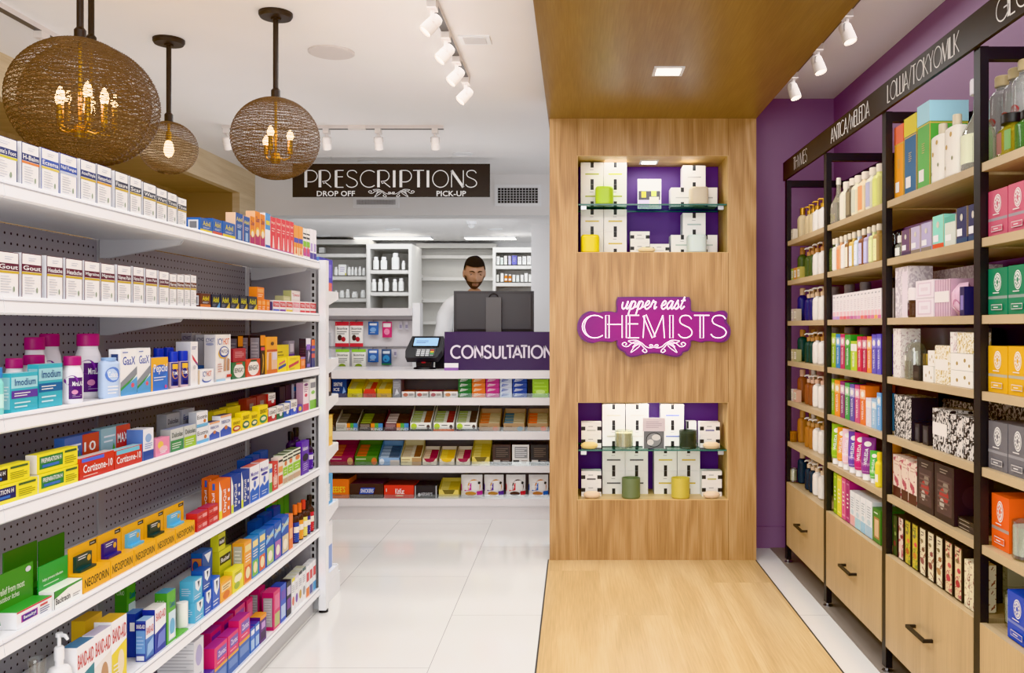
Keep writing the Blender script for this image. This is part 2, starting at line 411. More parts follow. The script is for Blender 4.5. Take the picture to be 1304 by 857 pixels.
    if k == 'bag':                                            # pillow pouch with crimped top and bottom
        n, m = 8, 10; vs = []
        for s_ in (-1, 1):
            for j in range(m+1):
                v = j/m
                for i in range(n+1):
                    u = i/n; b = (1-(2*u-1)**4)*min(1, 3.2*min(v, 1-v))**.7
                    vs.append((-w/2+w*u, s_*(d/2*b+.0006), h*v))
        K_ = (n+1)*(m+1); fs = []
        for s_ in (0, 1):
            for j in range(m):
                for i in range(n):
                    a = s_*K_+j*(n+1)+i; f = (a, a+1, a+n+2, a+n+1); fs.append(f if not s_ else f[::-1])
        mb.add(vs, fs, sp['c'], True)
        def on(u, v, L):
            b = (1-(2*u-1)**4)*min(1, 3.2*min(v, 1-v))**.7
            return (-w/2+w*u, -d/2*b-.002-EPS*L, h*v)
        mb.art(sp['front'], on); return mb.build(nm)
    if k == 'candle':                                         # glass tumbler with wax
        r = w/2; mb.lathe([(r*.9, 0), (r, .006), (r, h), (r*.94, h), (r*.94, .012), (0, .012)], sp['c'], 24)
        o = mb.build(nm)
        g = MB(); g.lathe([(r*.93, .013), (r*.93, h*.86), (0, h*.86)], sp['wax'], 24); g.build('wax', o)
        q = MB(); q.tube([(0, 0, h*.85), (0, 0, h*.94)], .0012, '#3a332c', 6); q.build('wick', o); return o
    if k == 'pillar':                                         # square-shouldered block candle
        r = w/2; mb.lathe([(r*.9, 0), (r*.98, .004), (r, .012), (r, h-.014), (r*.97, h-.006), (r*.88, h), (0, h-.002)], sp['c'], 28, p=sp.get('p', 4.5))
        o = mb.build(nm); q = MB(); q.tube([(0, 0, h-.003), (0, .001, h+.004)], .0012, '#5a5040', 6); q.build('wick', o); return o
    if k == 'soap':
        mb.lathe([(0, 0), (w*.3, .0015), (w*.45, h*.22), (w*.5, h*.5), (w*.45, h*.78), (w*.3, h*.97), (0, h)], sp['c'], 24, 1, d/w); return mb.build(nm)
# ================================================================== camera
cam = bpy.data.cameras.new('camera'); co = bpy.data.objects.new('camera', cam); COL.objects.link(co)
co.location = (0, 0, HC); co.rotation_euler = (PI/2, 0, 0)
cam.sensor_width = 36; cam.lens = 36*F/1304; cam.shift_x = -80/1304; cam.shift_y = -11.5/1304; cam.clip_start = .02
scn.camera = co

# ================================================================== the setting
CE = 2.55; BK = 7.55; DC = 2.2; DB = 9.95
def slab(name, a, b, mat, label=None):
    m = MB(); m.box(*a, *b, mat); return struct(m.build(name), label)
slab('floor', (-4.2, -1.5, -.1), (1.7, 10.1, 0), TILE)
slab('floor_wood', (-.139, -1.5, -.05), (.966, 4.80, .004), PLANK, 'pale oak plank floor strip leading to the timber pillar floor')
slab('floor_under_shelving', (1.105, -1.5, -.05), (1.472, 5.05, .003), noisy('taupe floor under shelving', '#857a70', '#8d8278', 6, .5), 'taupe floor strip under the framed shelving floor')  # floor strip in a darker tone than the tile, beneath the shelving
m = MB()
for x in (-.145, .966): m.box(x, -1.5, .0005, x+.006, 4.78, .005, '#33302c')
struct(m.build('trim_1'))
slab('ceiling', (-4.2, -1.5, CE), (1.7, BK+.1, CE+.1), PLASTER)
slab('ceiling_dispensary', (-4.2, BK+.1, DC), (.7, 10.1, DC+.1), PLASTER)
slab('wall_bulkhead', (-4.2, BK, DC), (.7, BK+.1, CE), WALLW)
slab('wall_back', (-4.2, DB, 0), (.7, DB+.1, DC), WALLW)
slab('wall_left', (-3.3, -1.5, 0), (-3.2, DB, CE), WALLW)
slab('wall_purple_back', (.965, 5.06, 0), (1.7, 5.16, CE), PURPLE)
slab('wall_right', (1.472, -1.5, 0), (1.572, 5.06, CE), PURPLE)
slab('wall_nib', (-.40, 8.16, 0), (.7, 8.26, DC), WALLW)
m = MB(); m.box(.975, 5.045, 0, 1.46, 5.06, .12, PURPLE); struct(m.build('baseboard_back'))
m = MB(); m.box(1.455, -1.5, 0, 1.472, 5.045, .12, '#8d8580'); struct(m.build('baseboard_right'))
# timber pillar with two lit niches
PX0, PX1, PY = -.135, .972, 4.77
NX0, NX1 = .0126, .822
N1, N2 = (1.65, 2.171), (.3245, .85)
ND = .32
m = MB()
for x0, x1, z0, z1 in ((PX0, NX0, 0, 2.369), (NX1, PX1, 0, 2.369), (NX0, NX1, 0, N2[0]), (NX0, NX1, N2[1], N1[0]), (NX0, NX1, N1[1], 2.369)):
    m.box(x0, PY, z0, x1, PY+ND, z1, OAK)
m.box(PX0, PY+ND, 0, PX1, PY+ND+.06, 2.55, OAK)
struct(m.build('pillar'), 'oak veneered pillar with two lit display niches')
m = MB()
for x in (NX0-.001, NX1-.001): 
    for z0, z1 in ((.0, N2[0]), (N2[1], N1[0]), (N1[1], 2.369)): m.box(x, PY-.0008, z0, x+.0025, PY, z1, '#8a6236')
for z0, z1 in (N1, N2):
    e = .004
    m.box(NX0+e, PY+.002, z0, NX1-e, PY+ND-.004, z0+e, NICHE); m.box(NX0+e, PY+.002, z1-e, NX1-e, PY+ND-.004, z1, NICHE)
    m.box(NX0, PY+.002, z0, NX0+e, PY+ND-.004, z1, NICHE); m.box(NX1-e, PY+.002, z0, NX1, PY+ND-.004, z1, NICHE)
    m.box(NX0, PY+ND-.004, z0, NX1, PY+ND, z1, PURPLEN)
struct(m.build('pillar_niche_lining'))
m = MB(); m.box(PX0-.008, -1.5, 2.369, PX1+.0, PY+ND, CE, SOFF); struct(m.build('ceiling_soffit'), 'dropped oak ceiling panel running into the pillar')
# timber clad portal on the left wall
m = MB(); m.box(-2.77, -1.5, 2.34, -2.71, BK, CE, ASHL); m.box(-2.77, 7.2, 0, -2.71, BK, 2.34, ASHL)
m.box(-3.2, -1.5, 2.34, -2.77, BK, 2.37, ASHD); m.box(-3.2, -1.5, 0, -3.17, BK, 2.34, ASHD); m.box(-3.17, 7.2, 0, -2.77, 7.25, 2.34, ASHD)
struct(m.build('trim_2'), 'pale timber portal framing the recess along the side wall')

# ================================================================== ceiling fittings
def vent(name, x0, x1, z0, z1, y, dark, label):
    o = empty(name, ((x0+x1)/2, y, z0), label, 'vent', 'air vents on the bulkhead'); w, h = x1-x0, z1-z0
    m = MB(); b = .028
    m.box(-w/2, -.012, 0, w/2, 0, b, WHITEM); m.box(-w/2, -.012, h-b, w/2, 0, h, WHITEM); m.box(-w/2, -.012, b, -w/2+b, 0, h-b, WHITEM); m.box(w/2-b, -.012, b, w/2, 0, h-b, WHITEM); m.build('frame', o)
    m = MB(); m.box(-w/2+b, -.003, b, w/2-b, -.001, h-b, dark); m.build('duct_opening', o)
    m = MB(); n = 13
    for i in range(1, n): x = -w/2+b+(w-2*b)*i/n; m.box(x-.003, -.009, b, x+.003, -.004, h-b, '#c9c9cc')
    for i in range(1, 6): z = b+(h-2*b)*i/6; m.box(-w/2+b, -.009, z-.002, w/2-b, -.004, z+.002, '#c9c9cc')
    m.build('grille', o)
vent('air_vent', -.68, -.285, 2.275, 2.46, BK, '#232426', 'white framed air vent with dark grille beside hanging sign')
vent('air_vent', -1.877, -1.49, 2.262, 2.36, BK, '#cfd0d2', 'pale slotted air vent on bulkhead under hanging sign')
def downlight(x, y, z, r, label, square=False, e=14, lamp=None):
    o = empty('downlight', (x, y, z), label, 'downlight', 'recessed downlights')
    m = MB()
    if square:
        for a in ((-r, -r, r, -r*.8), (-r, r*.8, r, r), (-r, -r*.8, -r*.8, r*.8), (r*.8, -r*.8, r, r*.8)): m.box(a[0], a[1], -.006, a[2], a[3], 0, WHITEM)
        m.build('trim_ring', o); m = MB(); m.box(-r*.8, -r*.8, -.004, r*.8, r*.8, -.001, '#fffaf0:e%g' % e); m.build('lens', o)
    else:
        m.lathe([(r*.78, -.003), (r*.8, -.007), (r, -.004), (r, 0)], WHITEM, 24); m.build('trim_ring', o)
        m = MB(); m.lathe([(0, -.002), (r*.78, -.002)], '#fff8ee:e%g' % e, 24); m.build('lens', o)
    return o
downlight(.407, 3.88, 2.369, .066, 'square lit downlight in the dropped oak ceiling', True, 12)
downlight(-.84, 6.67, CE, .075, 'round lit downlight in white ceiling above hanging sign')
downlight(-1.63, 7.0, CE, .075, 'round lit downlight in white ceiling behind meshed pendant')
downlight(-1.76, 8.6, DC, .075, 'round lit downlight in dispensary ceiling above middle shelves')
downlight(-.77, 8.6, DC, .075, 'round lit downlight in dispensary ceiling above the pharmacist')
downlight(-2.6, 9.2, DC, .075, 'round lit downlight in dispensary ceiling near gondola end')
downlight(.41, 4.93, N1[1]-.004, .05, 'square lit downlight inside the upper pillar niche', True, 16)
downlight(.41, 4.93, N2[1]-.004, .05, 'square lit downlight inside the lower pillar niche', True, 16)
for x0, x1, w in ((-2.3, -1.5, 'above middle dispensary shelves'), (-1.15, -.62, 'above dispensary shelves near white column')):
    m = MB(); m.box(-(x1-x0)/2, -.1, -.02, (x1-x0)/2, .1, 0, WHITEM, {'b': '#fffdf8:e9'}); o = m.build('ceiling_light_panel', None, ((x0+x1)/2, 9.35, DC)); tag(o, 'long bright ceiling light panel ' + w, 'light')
m = MB(); m.lathe([(.107, 0), (.107, -.006), (.095, -.010), (0, -.010)], '#d6cfcd:f', 32); o = m.build('ceiling_speaker', None, (-1.148, 4.2, CE)); tag(o, 'round white speaker set flush into the ceiling', 'speaker')
m = MB(); m.lathe([(.045, 0), (.045, -.02)], WHITEM, 20); m.lathe([(.032, -.02), (.03, -.045), (.015, -.058), (0, -.06)], '#d9dadc:g', 20)
o = m.build('ceiling_security_camera', None, (-.93, 8.0, DC)); tag(o, 'small white dome camera on dispensary ceiling', 'camera')
m = MB(); m.box(-.07, -.06, -.006, .07, .06, 0, WHITEM); m.box(-.05, -.042, -.008, .05, .042, -.006, '#dcdadb'); o = m.build('ceiling_access_plate', None, (-.45, 4.02, CE)); tag(o, 'small square white cover plate beside ceiling track', 'cover plate')

def track_head(loc, aim, label, group, lit=True, k=1.0):
    """adapter, yoke and tilting can; aim = direction the lens looks"""
    o = empty('track_spotlight', loc, label, 'spotlight', group)
    m = MB(); m.box(-.018, -.03, -.03, .018, .03, -.0006, '#ece6e3'); m.tube([(0, 0, -.03), (0, 0, -.055)], .008, '#ece6e3'); m.build('adapter', o)
    a = Vector(aim).normalized(); c = Vector((0, 0, -.085)); u = a.cross(Vector((0, 0, 1)));  u = u.normalized() if u.length > .01 else Vector((1, 0, 0))
    m = MB(); m.tube([c+u*.028+Vector((0, 0, 0)), c+u*.028+Vector((0, 0, .03)), c-u*.028+Vector((0, 0, .03)), c-u*.028], .004, '#ddd5d2', 6); m.build('yoke', o)
    q = a.to_track_quat('Z', 'Y').to_matrix().to_4x4()
    def put(mb): mb.v = [tuple(Matrix.Translation(c) @ q @ (Vector(v)*.74)) for v in mb.v]; return mb
    m = MB(); m.lathe([(0, -.05), (.026, -.05), (.034, -.035), (.036, .0), (.0345, .001), (.0345, .004), (.037, .005), (.038, .06), (.034, .06), (.032, .052)], '#f0eae7', 22)
    put(m).build('can', o)
    m = MB(); m.lathe([(0, .053), (.0335, .053)], '#fff6ea:e%g' % (16 if lit else 1.2), 22); put(m).build('lens', o)
    return o
def track(a, b, label):
    m = MB(); x0, y0 = a; x1, y1 = b; w = .017
    if abs(x1-x0) > abs(y1-y0): m.box(x0, y0-w, CE-.022, x1, y0+w, CE, '#e6dfdc', {'b': '#5d5855'}); m.box((x0+x1)/2+.10, y0-w*1.3, CE-.026, (x0+x1)/2+.21, y0+w*1.3, CE, '#efe8e5')
    else: m.box(x0-w, y0, CE-.022, x0+w, y1, CE, '#e6dfdc', {'b': '#5d5855'}); m.box(x0-w*1.3, (y0+y1)/2, CE-.026, x0+w*1.3, (y0+y1)/2+.11, CE, '#efe8e5')
    m.v = [(p[0]-(x0+x1)/2, p[1]-(y0+y1)/2, p[2]-CE) for p in m.v]
    return tag(m.build('lighting_track', None, ((x0+x1)/2, (y0+y1)/2, CE)), label, 'lighting track', 'ceiling lighting tracks')
track((-.56, 1.4), (-.56, 4.62), 'white ceiling track running beside the dropped oak ceiling')
for i, y in enumerate((3.50, 3.87, 4.22, 4.57)):
    track_head((-.56, y, CE-.022), (-.62, -.2, -.75), ['lit white track spotlight at frame edge beside oak ceiling', 'lit white track spotlight second from the frame edge, beside oak ceiling', 'lit white track spotlight next to last on track beside oak ceiling', 'lit white track spotlight at inner end of track beside oak ceiling'][i], 'spotlights on the track beside the oak ceiling')
track((-2.27, 5.74), (-.845, 5.74), 'white ceiling track running across in front of hanging sign')
for x, l in ((-2.24, 'between the two small pendants'), (-1.60, 'just beside the lone meshed pendant'), (-1.265, 'in middle of that track'), (-.90, 'at its end near the oak ceiling')):
    track_head((x, 5.74, CE-.022), (0, .5, -.85), 'white spotlight on crosswise track, ' + l, 'spotlights on the crosswise track', False)
track((1.10, 1.2), (1.10, 4.62), 'white ceiling track above the black framed shelving')
for y, l in ((3.60, 'nearest the frame top'), (4.03, 'second from purple back wall'), (4.48, 'closest to purple back wall')):
    track_head((1.10, y, CE-.022), (.25, -.2, -.9), 'lit white track spotlight above the shelving, ' + l, 'spotlights above the black framed shelving')
track((-2.31, 1.2), (-2.31, 4.12), 'white ceiling track above the timber portal')
track_head((-2.31, 3.86, CE-.022), (-.6, .3, -.7), 'white spotlight on the track above timber portal', 'spotlights above the timber portal', False)

# ------------------------------------------------------------------ woven pendants
MESHB = noisy('bronze knitted wire', '#4c3524', '#80603f', 90, .45)
BRONZE = M('#2b211b'); BRASS = M('#c9963f:m')
BULB = M('#ffd9a0:e26'); BULBG = M('#ffb45a:e3')
def pendant(x, y, z, r, bulbs, label, rod=.011, rings=40):
    o = empty('pendant_lamp', (x, y, 0), label, 'pendant lamp', 'round woven pendant lamps')
    m = MB(); m.lathe([(0, CE), (.068, CE), (.068, CE-.012), (.062, CE-.022), (.02, CE-.024), (.02, CE-.03), (0, CE-.03)][::-1], BRONZE, 28); m.build('canopy', o)
    zt = z+r*.93
    m = MB(); m.tube([(0, 0, zt+.02), (0, 0, CE-.02)], rod, BRONZE, 10); m.lathe([(rod*1.7, zt-.005), (rod*1.7, zt+.035), (rod, zt+.045)], BRONZE, 12); m.build('rod', o)
    m = MB(); seg = 96; vs = []; fs = []
    # knitted wire: wavy strands in level rings, neighbouring rings interlock
    for j in range(rings):
        t = -.44*PI + .90*PI*j/(rings-1)
        for s_ in (0, 1):
            b = len(vs); k = 4; th = r*.0068
            for i in range(seg):
                a = 2*PI*i/seg; ph = i*PI/2+s_*PI+(j % 2)*PI/4
                tt = t+.020*math.sin(ph)+.012*math.sin(3*a+j*1.7); rr = r*(1+.008*math.cos(ph))
                cx, cz = rr*math.cos(tt), rr*math.sin(tt)*.95
                for q in range(k):
                    w = 2*PI*q/k; e = th*math.cos(w)
                    vs.append(((cx+e*math.cos(tt))*math.cos(a), (cx+e*math.cos(tt))*math.sin(a), z+cz+e*math.sin(tt)+th*1.25*math.sin(w)*math.cos(tt)))
            fs += [(b+i*k+q, b+i*k+(q+1) % k, b+((i+1) % seg)*k+(q+1) % k, b+((i+1) % seg)*k+q) for i in range(seg) for q in range(k)]
    m.add(vs, fs, MESHB, True)
    # vertical knit strands
    vs = []; fs = []
    for i in range(seg):
        a = 2*PI*i/seg; b = len(vs); th = r*.0038; nj = 24
        for j in range(nj+1):
            t = -.44*PI+.90*PI*j/nj; aa = a+.018*math.sin(j*2.1+i)
            for q in range(3):
                w = 2*PI*q/3; vs.append((r*.995*math.cos(t)*math.cos(aa)-th*math.cos(w)*math.sin(aa), r*.995*math.cos(t)*math.sin(aa)+th*math.cos(w)*math.cos(aa), z+.95*r*.995*math.sin(t)+th*math.sin(w)))
        fs += [(b+j*3+q, b+j*3+(q+1) % 3, b+(j+1)*3+(q+1) % 3, b+(j+1)*3+q) for j in range(nj) for q in range(3)]
    m.add(vs, fs, MESHB, True); m.build('woven_shade', o)
    n = bulbs; R = r*.33 if n > 1 else 0; zb = z-r*.42
    m = MB(); m.tube([(0, 0, zt), (0, 0, zb if n > 1 else z+r*.42)], .006, BRASS, 8)
    if n > 1: m.lathe([(0, zb-.03), (.016, zb-.03), (.022, zb-.012), (.016, zb+.012), (0, zb+.012)], BRASS, 14)
    m.build('stem', o)
    for i in range(n):
        a = 2*PI*i/n+.5; bx, by = R*math.cos(a), R*math.sin(a)
        if n > 1:
            h = r*.42 if i % 2 == 0 else r*.3
            m = MB(); m.tube([(0, 0, zb), (bx*.6, by*.6, zb-.012), (bx, by, zb), (bx, by, zb+.03)], .004, BRASS, 6); m.lathe([(.010, zb+.015), (.010, zb+h)], BRASS, 12, c=(bx, by, 0)); m.build('candle_arm', o)
            z0 = zb+h; hb = .055 if r > .19 else .042; m = MB(); m.lathe([(0, z0-.002), (.009, z0), (.014, z0+hb*.3), (.012, z0+hb*.6), (.005, z0+hb*.9), (0, z0+hb)], BULB, 12, c=(bx, by, 0)); m.build('bulb', o)
        else:
            z0 = z+r*.42; m = MB(); m.lathe([(0, z0+.02), (.012, z0+.02), (.012, z0-.02)][::-1], BRASS, 12); m.build('socket', o)
            m = MB(); m.lathe([(0, z0-.095), (.012, z0-.09), (.022, z0-.065), (.017, z0-.035), (.011, z0-.02)], BULB, 14); m.build('bulb', o)
    return o
PEND = [(-1.611, 2.90, 1.985, .212, 5, 'largest woven globe pendant, in front, with several lit candle bulbs', 40),
        (-1.803, 3.32, 2.078, .235, 4, 'large woven globe pendant mostly hidden behind the frontmost one', 40),
        (-1.833, 4.02, 2.06, .124, 1, 'smallest woven pendant with one lit bulb near timber portal', 30),
        (-1.236, 3.68, 2.03, .176, 3, 'lone woven pendant with three candle bulbs before hanging sign', 38)]
for x, y, z, r, b, l, n in PEND: pendant(x, y, z, r, b, l, rings=n)

# ================================================================== drawn lettering
def arc(cx, cy, rx, ry, a0, a1, n=18): return [(cx+rx*math.cos(math.radians(a0+(a1-a0)*i/n)), cy+ry*math.sin(math.radians(a0+(a1-a0)*i/n))) for i in range(n+1)]
def crom(pts, n=6, closed=False):
    out = []; L = len(pts)
    for i in range(L if closed else L-1):
        p = [pts[(i+k) % L] if closed else pts[min(max(i+k, 0), L-1)] for k in (-1, 0, 1, 2)]
        for j in range(n):
            t = j/n; out.append(tuple(.5*((2*p[1][k])+(-p[0][k]+p[2][k])*t+(2*p[0][k]-5*p[1][k]+4*p[2][k]-p[3][k])*t*t+(-p[0][k]+3*p[1][k]-3*p[2][k]+p[3][k])*t**3) for k in (0, 1)))
    if not closed: out.append(pts[-1])
    return out
H_, T_ = 1, 0
SS = crom([(.50, .84), (.42, .96), (.28, 1), (.12, .95), (.05, .80), (.10, .64), (.27, .53), (.43, .43), (.52, .26), (.46, .09), (.28, 0), (.10, .04), (0, .17)])
GL_ = {
 'A': (.72, [(H_, [(0, 0), (.36, 1)]), (T_, [(.36, 1), (.72, 0)]), (T_, [(.11, .3), (.61, .3)])]),
 'C': (.82, [(T_, arc(.5, .5, .5, .5, 50, 310, 26))]),
 'D': (.7, [(H_, [(0, 0), (0, 1)]), (T_, [(0, 1), (.2, 1)]+arc(.2, .5, .5, .5, 90, -90)+[(0, 0)])]),
 'E': (.46, [(H_, [(0, 0), (0, 1)]), (T_, [(0, 1), (.46, 1)]), (T_, [(0, .62), (.42, .62)]), (T_, [(0, 0), (.46, 0)])]),
 'G': (.86, [(T_, arc(.5, .5, .5, .5, 50, 360, 28)+[(.6, .5)])]),
 'H': (.62, [(H_, [(0, 0), (0, 1)]), (T_, [(.62, 0), (.62, 1)]), (T_, [(0, .6), (.62, .6)])]),
 'I': (.02, [(H_, [(0, 0), (0, 1)])]),
 'K': (.6, [(H_, [(0, 0), (0, 1)]), (T_, [(.58, 1), (.02, .42)]), (T_, [(.12, .52), (.6, 0)])]),
 'L': (.42, [(H_, [(0, 0), (0, 1)]), (T_, [(0, 0), (.42, 0)])]),
 'M': (.82, [(T_, [(0, 0), (.06, 1)]), (H_, [(.06, 1), (.41, .03)]), (T_, [(.41, .03), (.76, 1)]), (T_, [(.76, 1), (.82, 0)])]),
 'N': (.66, [(T_, [(0, 0), (0, 1)]), (H_, [(0, 1), (.66, 0)]), (T_, [(.66, 0), (.66, 1)])]),
 'O': (1.0, [(T_, arc(.5, .5, .5, .5, 90, 450, 36))]),
 'P': (.56, [(H_, [(0, 0), (0, 1)]), (T_, [(0, 1), (.22, 1)]+arc(.24, .66, .32, .34, 90, -90)+[(0, .32)])]),
 'R': (.62, [(H_, [(0, 0), (0, 1)]), (T_, [(0, 1), (.24, 1)]+arc(.26, .68, .3, .32, 90, -90)+[(.14, .36), (.2, .22), (.3, .28), (.62, 0)])]),
 'S': (.52, [(T_, SS)]),
 'T': (.6, [(H_, [(.3, 0), (.3, 1)]), (T_, [(0, 1), (.6, 1)])]),
 'U': (.62, [(T_, [(0, 1), (0, .3)]+arc(.31, .3, .31, .3, 180, 360)+[(.62, 1)])]),
 'W': (.9, [(T_, [(0, 1), (.22, 0)]), (T_, [(.22, 0), (.45, .8)]), (T_, [(.45, .8), (.68, 0)]), (T_, [(.68, 0), (.9, 1)])]),
 'Y': (.62, [(T_, [(0, 1), (.31, .5)]), (T_, [(.62, 1), (.31, .5)]), (H_, [(.31, .5), (.31, 0)])]),
 '/': (.4, [(T_, [(0, -.1), (.4, 1.1)])]), '-': (.3, [(T_, [(0, .45), (.3, .45)])]), ' ': (.3, [])}
def lettering(mb, text, x0, x1, y0, h, thin, heavy, mat, place, gap=.16, inline=False):
    """strokes fitted between x0 and x1"""
    tot = sum(GL_[c][0] for c in text)+gap*(len(text)-1); sx = (x1-x0)/(tot*1.0); x = x0
    for c in text:
        w, st = GL_[c]
        for hv, path in st:
            pts = [(x+px*sx, y0+py*h) for px, py in path]
            if hv and inline:
                (ax, ay), (bx, by) = pts[0], pts[-1]; L = math.hypot(bx-ax, by-ay); nx, ny = -(by-ay)/L*heavy/2, (bx-ax)/L*heavy/2
                mb.ribbon([(ax+nx, ay+ny), (bx+nx, by+ny), (bx-nx, by-ny), (ax-nx, ay-ny)], thin, place, mat, True)
            else: mb.ribbon(pts, heavy if hv else thin, place, mat)
        x += (w+gap)*sx
def letters_at(mb, items, y0, h, thin, heavy, mat, place):
    for c, x0, x1 in items:
        w, st = GL_[c]; sx = (x1-x0)/w
        for hv, path in st: mb.ribbon([(x0+px*sx, y0+py*h) for px, py in path], heavy if hv else thin, place, mat)
def flourish(mb, cx, cy, W, H, th, mat, place):
    """mirrored scroll with leaves"""
    for s in (-1, 1):
        P = lambda pts: [(cx+s*a*W/2, cy+b*H) for a, b in pts]
        mb.ribbon(crom(P([(.02, -.02), (.06, .10), (.13, .08), (.11, -.06), (.05, -.02)])), th, place, mat)
        mb.ribbon(crom(P([(0, -.1), (.12, -.16), (.25, -.05), (.4, .28), (.55, .38), (.7, .2), (.82, -.05), (.93, -.02), (.99, .16), (.92, .3), (.85, .2), (.89, .08)])), th, place, mat)
        mb.ribbon(crom(P([(.42, .2), (.33, -.1), (.22, -.42), (.28, -.55), (.36, -.4), (.32, -.28)])), th, place, mat)
        for a in ([(.42, .28), (.55, .48), (.8, .42), (.62, .22), (.42, .28)], [(.42, .2), (.48, -.1), (.72, -.55), (.6, -.05), (.42, .2)], [(.45, .22), (.6, .02), (.66, -.1), (.56, .2), (.45, .22)]): mb.ribbon(crom(P(a)), th*.9, place, mat)

# hanging PRESCRIPTIONS sign
def hanging_sign():
    y = 6.76; s = y/F; X = lambda px: (px-732)*s; Z = lambda py: HC-(py-417)*s
    x0, x1, z0, z1 = X(372.5), X(624), Z(251), Z(208.5)
    cx = (x0+x1)/2
    o = empty('hanging_sign', (cx, y, z0), 'long black prescriptions sign hanging from the ceiling on wires', 'sign')
    m = MB(); m.box(x0-cx, 0, 0, x1-cx, .012, z1-z0, BROWNBD, {'t': '#e8e8e8', 'b': '#bdbdbd', 'l': '#bdbdbd', 'r': '#bdbdbd'}); m.build('sign_board', o)
    m = MB(); pl = lambda a, b: (a-cx, -.0012, b-z0)
    SIL = M('#f4f4f4')
    letters_at(m, [(c, X(p), X(q)) for c, p, q in (('P',389.5,404),('R',407.5,422),('E',428,437.5),('S',441,455),('C',459,477),('R',482,497),('I',502,502.1),('P',510.5,524),('T',526,540),('I',545,545.1),('O',551,571),('N',575,590),('S',593,607))], Z(238.5), Z(217)-Z(238.5), .0065, .02, SIL, pl)
    m.art([('t', 'DROP OFF', X(403.5), Z(250), X(452), Z(243), SIL), ('t', 'PICK-UP', X(556), Z(250), X(593.5), Z(243), SIL)], lambda u, v, L: (u-cx, -.0012, v-z0))
    flourish(m, X(498.5), Z(245.6), X(528)-X(469), .055, .004, SIL, pl); m.build('lettering', o)
    for px in (421, 575): m = MB(); m.tube([(X(px)-cx, .006, z1-z0), (X(px)-cx, .006, CE-z0)], .0015, '#c9c9c9:m', 6); m.build('wire', o)
hanging_sign()

